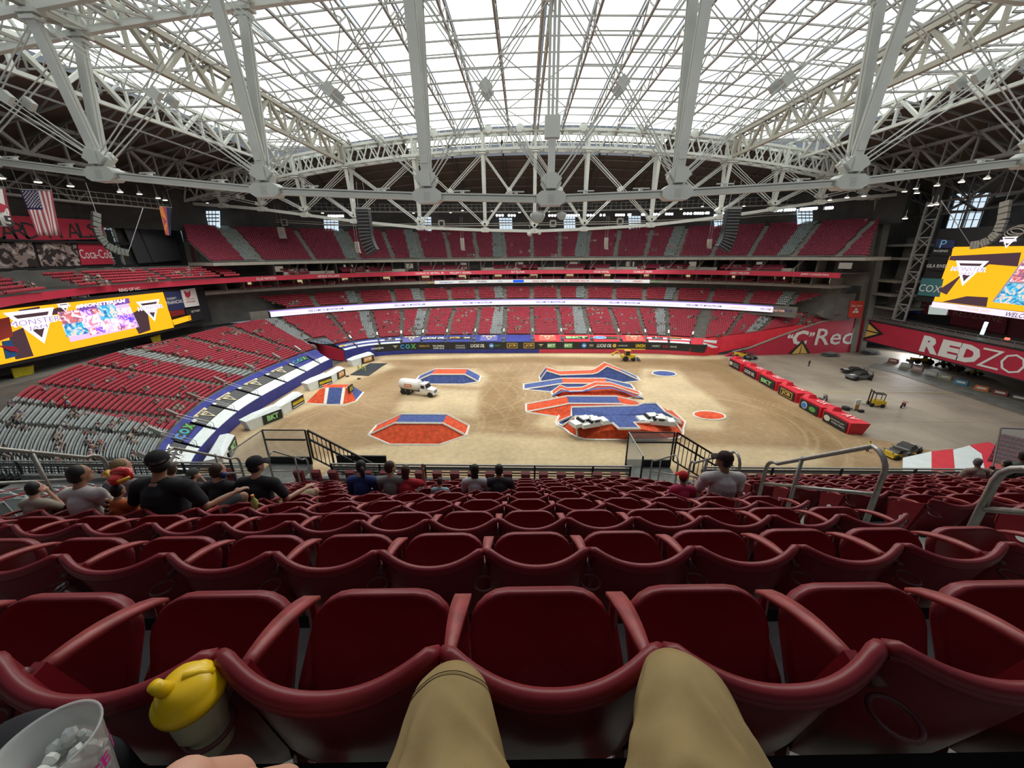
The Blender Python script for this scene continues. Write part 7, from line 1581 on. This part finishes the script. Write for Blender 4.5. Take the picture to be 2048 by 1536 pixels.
    for e in(-1,1):
        h0=L(e*.09*s,.0,.02*s); kn=L(e*.14*s+legout*(e>0),.42*s,.06*s); ft=L(e*.14*s+legout*.6*(e>0),.46*s,-.40*s)
        limb(b,[h0,h0.lerp(kn,.5),kn,kn.lerp(ft,.5),ft],[.085*s,.075*s,.056*s,.05*s,.036*s]); b.ball(ft+L(0,.06*s,-.01),(.04*s,.1*s,.03*s),8,6)
    bo=b.build('body',sm,t,True); vox(bo,v)
    for e in (-1,1):
        ey=MB(); ey.ball(fy@(L(e*.03,.095,.022)*s)+hd,(.011*s,.007*s,.007*s),8,5); ey.build('eye',ban_w if False else blackm,t)
    limb(sl,[L(0,0,.06*s),L(nx_*.35,-.035,.22*s),L(nx_*.75,-.03,zs-.10*s)],[.145*s*wide,.138*s*wide,.14*s*wide],14)
    limb(sl,[L(nx_-sh_w,-.012,zs-.012*s),L(nx_-sh_w*.5,-.02,zs+.012*s),L(nx_,-.02,zs+.022*s),L(nx_+sh_w*.5,-.02,zs+.012*s),L(nx_+sh_w,-.012,zs-.012*s)],[.080*s,.080*s,.085*s,.080*s,.080*s],12)
    sl.lathe([(.07*s,0),(.062*s,.035*s)],L(nx_,-.02*s,zs+.06*s),12)
    so=sl.build('shirt',shirt,t,True); vox(so,v)
    tr=MB(); 
    for e in(-1,1):
        h0=L(e*.09*s,.0,.02*s); kn=L(e*.14*s+legout*(e>0),.42*s,.06*s); limb(tr,[h0,h0.lerp(kn,.45),h0.lerp(kn,.85)],[.105*s,.095*s,.083*s])
    to=tr.build('trousers',trousers or cloth('dark_trouser',(.03,.03,.035)),t,True); vox(to,v*1.2)
    hm=hairm[hair]; h=MB()
    V=[]; 
    def hb(c,r,n=12,m=9): h.add([fy@(Vector(p)*s)+hd for p in (lambda q:q.ball(c,r,n,m).v)(MB())],MB().ball(c,r,n,m).f)
    if not cap or longhair: hb((0,-.018,.042),(.084,.092,.095)); hb((0,-.035,-.01),(.080,.075,.075))
    else: hb((0,-.03,-.005),(.081,.075,.07))
    if longhair: 
        hb((0,-.06,-.10),(.075,.05,.12)); hb((0,-.065,-.19),(.06,.04,.10))
    ho=h.build('hair',hm,t,True); vox(ho,v*.9)
    if cap:
        fc=Matrix.Rotation(headyaw+capdir,3,'Z')@Matrix.Rotation(headtilt,3,'X'); c_=MB(); prof=[(.092,.035),(.094,.055),(.088,.09),(.068,.122),(.035,.140),(.008,.145)]
        q=MB(); q.lathe(prof,(0,-.005,0),20,sy=1.08); c_.add([fc@(Vector(p)*s)+hd for p in q.v],q.f)
        co_=c_.build('cap',cap,t,True)
        q=MB(); V=[]; 
        for i in range(9):
            a=-.95+1.9*i/8; 
            for rr,zz in((.088,.045),(.125,.040),(.165,.026)): V.append((rr*math.sin(a)*.85,rr*math.cos(a)*(1.05 if rr>.1 else 1),zz-.012*abs(a)))
        q.grid(V,9,3); q2=MB(); q2.add([fc@(Vector(p)*s)+hd for p in q.v],q.f); bo_=q2.build('brim',cap,co_,True); m=bo_.modifiers.new('s','SOLIDIFY'); m.thickness=.006
        q=MB(); q.ball((0,-.005,.146),(.008,.008,.005),8,4); q2=MB(); q2.add([fc@(Vector(p)*s)+hd for p in q.v],q.f); q2.build('button',cap,co_)
    if extra: extra(t,hd,s,fy,armp)
    return t
K=cloth
def ponytail(t,hd,s,fy,ar): mb=MB(); mb.tube([fy@(Vector(p)*s)+hd for p in((0,-.085,.05),(0,-.13,.02),(0,-.14,-.08),(0,-.11,-.17))],.03,8,rads=[.03*s,.04*s,.035*s,.012*s]); mb.build('ponytail',hairm['black'],t,True)
def phone(t,hd,s,fy,ar): p=ar[-1][2]; mb=MB(); mb.box(p+Vector((.10,.07,.06))*s,(.075*s,.012,.15*s)); mb.build('phone',blackm,t)
def cap_print(s_):
    def f(t,hd,s,fy,ar):
        mb=MB(); P,Fc,asp=tmesh(s_,.1,.02); V=[]
        for x,y in P: a=x*.022/.094; V.append(fy@(Vector((-.0965*math.sin(-a)*-1,-.1015*math.cos(a)-.004,.058+y*.022))*s)+hd)
        mb.add(V,Fc); mb.build('cap_lettering',mat('dull_print',(.28,.26,.25),.8),t)
    return f
def back_print(s_,wd,hh,m,dz=-.12,dy=-.225,sh=.25):
    def f(t,hd,s,fy,ar):
        zs=(ar[1][0].z); nx_=(ar[1][0].x+ar[-1][0].x)/2
        mb=MB(); P,Fc,asp=tmesh(s_,sh,.0); V=[]
        for x,y in P: u=x/asp*wd; V.append(Vector((nx_+u,dy*s+.9*u*u,zs+dz*s+y*hh)))
        mb.add(V,Fc); mb.build('shirt_lettering',m,t)
    return f
PP=[
 dict(px=70,py=978,k=4,label='boy with dark hair and pale shirt at the far left, chin on hand',shirt=K('pale_cream',(.30,.26,.21)),hair='black',sc_=.9,headyaw=-.9,arms='chin'),
 dict(px=160,py=950,k=4,label='young man with dark hair in a white T-shirt looking right',shirt=K('white_tee',(.55,.51,.49)),hair='black',headyaw=-1.3,arms='lap',skin=1),
 dict(px=237,py=982,k=4,label='child in orange shirt wearing a red and yellow balloon hat',shirt=K('orange',(.45,.09,.02)),hair='black',headyaw=-.9,arms='lap',skin=1),
 dict(px=318,py=928,k=4,label='big man in black cap and black T-shirt, arm resting on his leg',shirt=K('black',(.012,.012,.014)),hair='black',cap=K('black_cap',(.014,.014,.016),.1),capdir=0,arms='rest',wide=1.28,legout=.25,skin=1,extra=cap_print('HELLCAT'),headyaw=.0),
 dict(px=243,py=935,k=5,label='woman with long blond-brown hair beyond the balloon-hat child',shirt=K('grey_mauve',(.2,.17,.18)),hair='blond',longhair=True,headyaw=-1.1),
 dict(px=342,py=938,k=6,label='person with reddish face half hidden behind the big black-capped man',shirt=K('navy_grey',(.06,.07,.12)),hair='brown',headyaw=-.3,skin=0),
 dict(px=386,py=950,k=6,label='boy in a grey and dark cap drinking, right of the big man',shirt=K('dark_grey',(.05,.05,.055)),hair='brown',cap=K('grey_cap',(.06,.07,.06),.1),capdir=PI,headyaw=-1.1,arms='chin'),
 dict(px=436,py=942,k=5,label='brown-haired boy with blue ear muffs and a black shirt',shirt=K('black2',(.016,.016,.018)),hair='brown',headyaw=-1.0,extra=None),
 dict(px=512,py=932,k=5,label='man in black with a black cap worn sideways, khaki knee showing',shirt=K('black3',(.013,.013,.015)),hair='black',cap=K('black_cap2',(.013,.013,.015),.1),capdir=-.2,headyaw=-.95,arms='rest',wide=1.15,legout=.3,trousers=K('khaki_short',(.30,.24,.15))),
 dict(px=722,py=934,k=6,label='person with black ponytail in a blue shirt',shirt=K('royal_blue',(.02,.04,.16)),hair='black',extra=ponytail,headyaw=0.1,sleeve='long'),
 dict(px=781,py=935,k=6,label='brown-haired man in a grey T-shirt between blue and red shirts',shirt=K('grey_tee',(.20,.20,.19)),hair='brown',headyaw=-1.0),
 dict(px=812,py=942,k=6,label='woman in a red T-shirt raising one hand and holding a phone',shirt=K('red_tee',(.40,.02,.03)),hair='brown',longhair=True,headyaw=-.4,arms='raise',extra=phone,wide=1.15,skin=1),
 dict(px=880,py=963,k=6,label='small child with brown hair in a pale blue shirt',shirt=K('pale_blue',(.25,.38,.42)),hair='brown',headyaw=-.3),
 dict(px=950,py=940,k=6,label='girl with long dark hair in a white T-shirt',shirt=K('white_tee2',(.42,.42,.42)),hair='black',longhair=True,headyaw=-.2),
 dict(px=998,py=940,k=6,label='man with short black hair in a dark T-shirt beside the girl',shirt=K('charcoal',(.025,.025,.03)),hair='black',wide=1.15,skin=2),
 dict(px=1366,py=955,k=5,label='child in a red cap and pink shirt',shirt=K('pink_red',(.42,.03,.09)),hair='brown',cap=K('red_cap',(.42,.015,.02),.1),capdir=.5,headyaw=.3,skin=2),
 dict(px=1449,py=922,k=5,label='man in a dark cap and white T-shirt with script lettering on the back',shirt=K('white_tee3',(.48,.45,.44)),hair='black',cap=K('plum_cap',(.03,.012,.016),.1),capdir=0,headyaw=1.2,wide=1.2,skin=2,extra=back_print('Cruising',.20,.075,mat('shirt_print',(.06,.05,.05),.8))),
 dict(px=1955,py=925,k=8,label='man with short grey hair in a tan shirt and blue jeans at the right',shirt=K('tan_shirt',(.26,.19,.15)),hair='grey',arms='rest',legout=-.4,wide=1.25,headyaw=.2,skin=1,trousers=K('jeans',(.05,.12,.22))),
 dict(px=1984,py=937,k=9,label='dark-haired child just beyond the man in the tan shirt',shirt=K('dark_plum',(.05,.03,.04)),hair='black'),
 dict(px=2012,py=928,k=8,label='dark-haired person in a black shirt right of the tan shirt',shirt=K('black4',(.014,.012,.013)),hair='black',headyaw=.9,skin=1),
 dict(px=2046,py=912,k=8,label='person cut by the right picture edge behind the pipe rail',shirt=K('dim_green',(.08,.10,.08)),hair='black',headyaw=.6,skin=2),
]
made=[person(**p) for p in PP]
# balloon hat, ear muffs, checker strap
c=made[2]; hd=Vector((0,0,0)); 
r=ray(240,962); Yc=c.location.y+.05; hp=Vector((r.x*Yc/r.y,Yc,EYE+r.z*Yc/r.y))-c.location
balr=mat('red_balloon',(.62,.02,.02),.18,coat=.5); baly=mat('yellow_balloon',(.78,.42,.03),.2,coat=.5)
mb=MB(); mb.tube([hp+Vector(p) for p in((-.13,.02,.03),(-.09,.05,.07),(0,.03,.095),(.08,.04,.09),(.13,.0,.03))],.04,10,rads=[.022,.04,.048,.04,.02]); mb.ball(hp+Vector((0,0,.03)),(.085,.09,.06),12,8); mb.build('balloon_hat',balr,c,True)
mb=MB(); mb.tube([hp+Vector(p) for p in((-.18,.03,.05),(-.13,.03,.08),(-.08,.0,.055),(0,-.05,.03),(.08,-.05,.03),(.13,0,.055))],.02,8,rads=[.03,.03,.018,.018,.024,.014]); mb.build('balloon_trim',baly,c,True)
mb=MB(); 
for i in range(14):
    mb.mi=i%2; p=Vector((-.06+.012*i,-.155-.0,.12+.026*i)); mb.box(p,(.035,.012,.026))
    
mb.build('checker_strap',[mat('strap_black',(.02,.02,.02),.7),mat('strap_tan',(.55,.42,.22),.7)],c)
c=made[7]; r=ray(447,950); Yc=c.location.y+.02; hp=Vector((r.x*Yc/r.y,Yc,EYE+r.z*Yc/r.y))-c.location; mb=MB(); mb.ball(hp,(.035,.045,.045),10,7); mb.build('ear_muff',mat('ear_muff_blue',(.015,.02,.14),.4),c,True)
# ---- the photographer's own legs and the neighbours at the bottom edge
khaki=bpy.data.materials.new('khaki_twill'); khaki.use_nodes=True; nt=khaki.node_tree; b=nt.nodes['Principled BSDF']; b.inputs['Roughness'].default_value=.9; b.inputs['Specular IOR Level'].default_value=.15
tc=nt.nodes.new('ShaderNodeTexCoord'); n1=nt.nodes.new('ShaderNodeTexNoise'); n1.inputs['Scale'].default_value=9; n1.inputs['Detail'].default_value=6; n2=nt.nodes.new('ShaderNodeTexNoise'); n2.inputs['Scale'].default_value=420
rr=nt.nodes.new('ShaderNodeValToRGB'); rr.color_ramp.elements[0].position=.3; rr.color_ramp.elements[0].color=(.26,.185,.078,1); rr.color_ramp.elements[1].position=.7; rr.color_ramp.elements[1].color=(.36,.265,.125,1)
ad=nt.nodes.new('ShaderNodeMath'); ad.operation='MULTIPLY_ADD'; ad.inputs[1].default_value=.25; bp=nt.nodes.new('ShaderNodeBump'); bp.inputs['Strength'].default_value=.3; bp.inputs['Distance'].default_value=.004
L=nt.links.new; L(tc.outputs['Object'],n1.inputs[0]); L(tc.outputs['Object'],n2.inputs[0]); L(n1.outputs[0],rr.inputs[0]); L(rr.outputs[0],b.inputs['Base Color']); L(n2.outputs[0],ad.inputs[0]); L(n1.outputs[0],ad.inputs[2]); L(ad.outputs[0],bp.inputs['Height']); L(bp.outputs[0],b.inputs['Normal'])
me_=empty('person',(.06,-.02,29.2),0,'photographer\'s own legs in khaki trousers, knees against the seat backs','person')
def leg(hip,knee,foot,rh,rk,rf,sgn):
    hip,knee,foot=map(Vector,(hip,knee,foot)); N=64; M_=56; C=[]; Rr=[]
    for i in range(N+1):
        t=i/N
        if t<.55: u=t/.55; C.append(hip.lerp(knee,u)); Rr.append(rh+(rk*1.1-rh)*u)
        else: u=(t-.55)/.45; C.append(knee.lerp(foot,u)); Rr.append(rk*1.1+(rf-rk*1.1)*u)
    # round the knee
    for _ in range(5): C=[C[0]]+[(C[i-1]+2*C[i]+C[i+1])/4 for i in range(1,N)]+[C[-1]]
    V=[]; prev=Vector((1,0,0))
    for i,p in enumerate(C):
        tn=(C[min(N,i+1)]-C[max(0,i-1)]).normalized(); x=(prev-tn*prev.dot(tn)).normalized(); prev=x; y=tn.cross(x)
        t=i/N
        for j in range(M_):
            a=2*PI*j/M_; q=Vector((a*1.0,t*9,sgn*3.3))
            fold=.010*(1-2*abs(math.sin(t*17+1.6*math.sin(a+sgn)+2.0*math.sin(2*a+t*5)))**.7)*math.exp(-((t-.40)/.10)**2)
            fold+=.008*math.sin(a*3+t*16+sgn)*math.exp(-((t-.34)/.12)**2)
            fold+=.006*mnoise.noise(Vector((math.cos(a)*1.6,math.sin(a)*1.6,t*7+sgn*5)))+.0025*math.sin(t*75+3*math.sin(a*2))*max(0,math.sin(a*1-1.2*sgn))*math.exp(-((t-.42)/.08)**2)
            r_=Rr[i]+fold; V.append(p+x*(r_*math.cos(a))+y*(r_*.94*math.sin(a)))
    mb=MB(); mb.grid(V,N+1,M_,True); o=wp(mb,'trouser_leg',khaki,me_,True); s_=o.modifiers.new('s','SUBSURF'); s_.levels=1; s_.render_levels=1
    return V,M_
Vl,M_=leg((-.06,.0,29.20),(-.133,.455,29.222),(-.13,.47,28.84),.205,.064,.070,-1)
Vr,_=leg((.205,.0,29.20),(.296,.475,29.238),(.30,.48,28.84),.225,.068,.072,1)
mb=MB(); row=34; pts=[Vector(Vl[row*M_+j]) for j in range(M_)]; c=sum(pts,Vector())/M_; pts=[p+(p-c).normalized()*.0012 for p in pts]; top=sorted(range(M_),key=lambda j:-pts[j].z)[:22]; top.sort(key=lambda j:pts[j].x); sm_=[pts[j] for j in top]
for o_ in(0,.006): mb.tube([p-Vector((0,o_,0)) for p in sm_],.0009,4)
wp(mb,'knee_seam',mat('seam_thread',(.10,.07,.03),.9),me_)
mb=MB(); limb(mb,[Vector((.06,-.12,29.25)),Vector((.06,-.16,29.45)),Vector((.06,-.18,29.62))],[.15,.15,.16],14); wp(mb,'shirt',K('photog_shirt',(.06,.06,.07)),me_,True)
nb=empty('person',dep(350,1600,.5),0,'bare knees of a child seated next to the photographer, at the bottom edge','person'); mb=MB()
a=dep(360,1592,.50); limb(mb,[a+Vector((-.02,-.22,-.04)),a+Vector((0,-.10,-.008)),a,a+Vector((0,.05,-.10)),a+Vector((0,.06,-.22))],[.058,.05,.042,.040,.035],14); b_=dep(480,1606,.5); limb(mb,[b_+Vector((-.02,-.22,-.04)),b_+Vector((0,-.1,-.01)),b_,b_+Vector((0,.05,-.1)),b_+Vector((0,.06,-.2))],[.055,.045,.036,.036,.033],14)
o=wp(mb,'body',mat('skin_child',(.60,.32,.22),.5),nb,True); vox(o,.008)
nb=empty('person',dep(40,1480,.6),0,'knee in dark trousers behind the ice cup at the bottom left corner','person'); mb=MB(); a=dep(35,1515,.60)
limb(mb,[a+Vector((-.03,-.32,-.03)),a+Vector((-.02,-.15,.0)),a,a+Vector((0,.05,-.16)),a+Vector((0,.07,-.36))],[.085,.075,.062,.055,.05],14); o=wp(mb,'trousers',mat('charcoal_trousers',(.018,.018,.022),.9,0,.2,10),nb,True); vox(o,.01)
# ================================================================== small figures on the floor
fig={}
def figure(p,h,top,bot,lab,rz=0.,hat=None,grp=None):
    t=empty('person',p,rz,lab,'person',grp); s=h/1.75; b=MB(); L=lambda x,y,z: Vector((x,y,z))*s
    b.ball(L(0,0,1.64),(.085*s,.10*s,.12*s),8,6); limb(b,[L(0,0,1.5),L(0,0,1.35),L(0,0,.98)],[.05*s,.14*s,.12*s],8)
    for e in(-1,1):
        limb(b,[L(e*.17,0,1.42),L(e*.25,.05,1.15),L(e*.2,.18,.95)],[.05*s,.04*s,.035*s],6); limb(b,[L(e*.09,0,.95),L(e*.11,.03,.5),L(e*.12,0,.06)],[.08*s,.055*s,.045*s],6)
    o=b.build('body',skinm[1],t,True)
    b=MB(); limb(b,[L(0,0,1.42),L(0,0,1.2),L(0,0,.98)],[.16*s,.16*s,.15*s],8); 
    for e in(-1,1): limb(b,[L(e*.17,0,1.42),L(e*.25,.05,1.15)],[.065*s,.055*s],6)
    b.build('shirt',top,t,True); b=MB()
    for e in(-1,1): limb(b,[L(e*.09,0,.98),L(e*.11,.03,.5),L(e*.12,0,.08)],[.10*s,.075*s,.07*s],6)
    b.build('trousers',bot,t,True); b=MB(); b.ball(L(0,-.01,1.69),(.095*s,.11*s,.10*s),8,5); b.build('hair' if not hat else 'hat',hat or hairm['black'],t,True); return t
hv=mat('hi_vis',(.45,.60,.08),.7); yv=mat('yellow_shirt',(.80,.60,.02),.7); bk=mat('dark_work_trousers',(.03,.03,.035),.8)
figure(onz(1734,903,.1),1.8,yv,bk,'man in a yellow shirt standing at the right edge of the dirt')
figure(onz(1742,762,0),1.8,bk,bk,'person in dark clothes standing right of the grey race car'); figure(onz(1617,733,0),1.8,bk,bk,'person in dark clothes alone on the concrete beyond the red barriers')
for i,(x,y) in enumerate(((718,743),(725,741),(731,744))): figure(onz(x,y,.2),1.7,hv,hv,'worker in hi-vis on the black mat, %s of three'%('leftmost','middle one','rightmost')[i],i*1.1,None,'workers on the black mat')
# ================================================================== spectators in the stands
rs=random.Random(11); shades=[(.03,.03,.035),(.45,.43,.41),(.30,.05,.05),(.05,.07,.16),(.14,.13,.12),(.02,.02,.02),(.42,.30,.24),(.20,.22,.20)]; sk=[(.42,.25,.18),(.25,.13,.08),(.5,.32,.24)]; hr=[(.01,.01,.01),(.05,.03,.02),(.16,.10,.05),(.4,.38,.36)]
vm=[mat('crowd_%d'%i,c,.85) for i,c in enumerate(shades)]; vs=[mat('crowd_skin_%d'%i,c,.6) for i,c in enumerate(sk)]; vh=[mat('crowd_hair_%d'%i,c,.7) for i,c in enumerate(hr)]
def specmesh(a,b,c,i):
    mb=MB(); mb.mi=0; mb.ball((0,-.12,1.18),(.085,.1,.115),6,4); mb.bar((.22,-.15,.85),(.16,-.38,.62),.07,n=4); mb.bar((-.22,-.15,.85),(-.12,-.36,.60),.07,n=4); mb.bar((-.1,-.5,.5),(-.1,-.52,.05),.10,n=4); mb.bar((.1,-.5,.5),(.12,-.54,.05),.10,n=4)
    mb.mi=1; mb.hexa([(-.15,-.22,.42),(.15,-.22,.42),(.15,.0,.42),(-.15,.0,.42),(-.22,-.20,.98),(.22,-.20,.98),(.20,-.03,1.02),(-.20,-.03,1.02)]); mb.bar((-.23,-.1,.97),(-.25,-.15,.72),.11,n=4); mb.bar((.23,-.1,.97),(.25,-.15,.72),.11,n=4)
    mb.mi=2; mb.ball((0,-.10,1.22),(.095,.11,.10),6,4)
    mb.mi=3; mb.bar((-.1,-.1,.48),(-.11,-.52,.52),.16,n=4); mb.bar((.1,-.1,.48),(.12,-.52,.52),.16,n=4)
    return mb
SM=[specmesh(0,0,0,i) for i in range(1)]
combos=[(rs.choice(vs),vm[_%8],rs.choice(vh),rs.choice(vm[:1]+vm[3:6])) for _ in range(16)]
CN=['dark','white','red','navy','grey','black','tan','pale grey']; HN=['black','brown','fair','grey']
meshes=[SM[0].mesh('spectator',list(c)) for c in combos]
# groups of neighbours: pick anchors, fill a few seats round each
dens={'lower_bowl':.075,'loge':.02,'upper_deck':.008,'club_seats':.10,'suite_seats':.12,'end_club_seats':.12}
sp=[]; 
byt={}
for s in SPOTS: byt.setdefault(s[2],[]).append(s)
for nm,L_ in byt.items():
    n=int(len(L_)*dens.get(nm,.02)); i=0
    while i<n:
        j=rs.randrange(len(L_)); g=rs.choice((1,2,2,3,4,5))
        p0=L_[j][0]
        if nm=='upper_deck' and (abs(p0[0]-3)>50 or rs.random()<(.0 if p0[2]<33 else .6)): continue
        if nm=='lower_bowl' and L_[j][3]>-85 and rs.random()<.25: continue
        for m_ in range(g):
            if j+m_<len(L_) and math.dist(L_[j+m_][0],L_[min(len(L_)-1,j+m_)][0])<2: sp.append(L_[j+m_]); i+=1
seen_=set(); sp=[s for s in sp if not (s[0] in seen_ or seen_.add(s[0]))]
sp.sort(key=lambda s: math.dist(s[0],(0,0,30)))
near_,rest=sp[:290],sp[290:]
grpn={}
def blkrow(s): return sum(1 for a,g in AIS if a<s[3]),(max(1,int(round(s[4]*26))-4) if s[2]=='lower_bowl' else 21)
near_.sort(key=lambda s:(blkrow(s),s[3])); cnt={}
for s in near_:
    ci=rs.randrange(len(meshes)); p=s[0]; o=obj('spectator',meshes[ci],None,p,(0,0,s[1]+rs.uniform(-.4,.4)))
    blk,row=blkrow(s); cnt[(blk,row)]=cnt.get((blk,row),0)+1
    tag(o,'%s-topped %s-haired distant spectator, %s block from near left, %s row up, %s along it'%(CN[ci%8].replace(' ','-'),HN[vh.index(combos[ci][2])],ORDN(blk-1),ORDN(row-1),ORDN(min(29,cnt[(blk,row)]-1))),'person','spectators scattered over the left stand')
tot=[MB() for _ in range(5)]
acc={}
for s in rest: acc.setdefault(rs.randrange(len(combos)),[]).append(s)
def specinst(src,mats,L_):
    V=np.array([tuple(v) for v in src.v]); P=np.array([s[0] for s in L_],float); A=np.array([s[1]+rs.uniform(-.4,.4) for s in L_]); c=np.cos(A);q=np.sin(A)
    X=V[None,:,0]*c[:,None]-V[None,:,1]*q[:,None]+P[:,0:1]; Y=V[None,:,0]*q[:,None]+V[None,:,1]*c[:,None]+P[:,1:2]; Z=V[None,:,2]+P[:,2:3]
    vv=np.stack([X,Y,Z],2).reshape(-1,3).tolist(); n=len(V); fs=[tuple(i+k*n for i in f) for k in range(len(L_)) for f in src.f]; mi=src.m*len(L_)
    return vv,fs,mi
AV=[];AF=[];AM=[];mats_=[]
for ci,L_ in acc.items():
    vv,fs,mi=specinst(SM[0],combos[ci],L_); n=len(AV); AV+=vv; AF+=[tuple(i+n for i in f) for f in fs]; AM+=[m+len(mats_) for m in mi]; mats_+=list(combos[ci])
me=bpy.data.meshes.new('crowd'); me.from_pydata(AV,[],AF)
for m in mats_: me.materials.append(m)
me.polygons.foreach_set('material_index',AM); o=obj('distant_crowd',me); tag(o,'remaining distant spectators scattered over the far stands','crowd',None,'stuff')
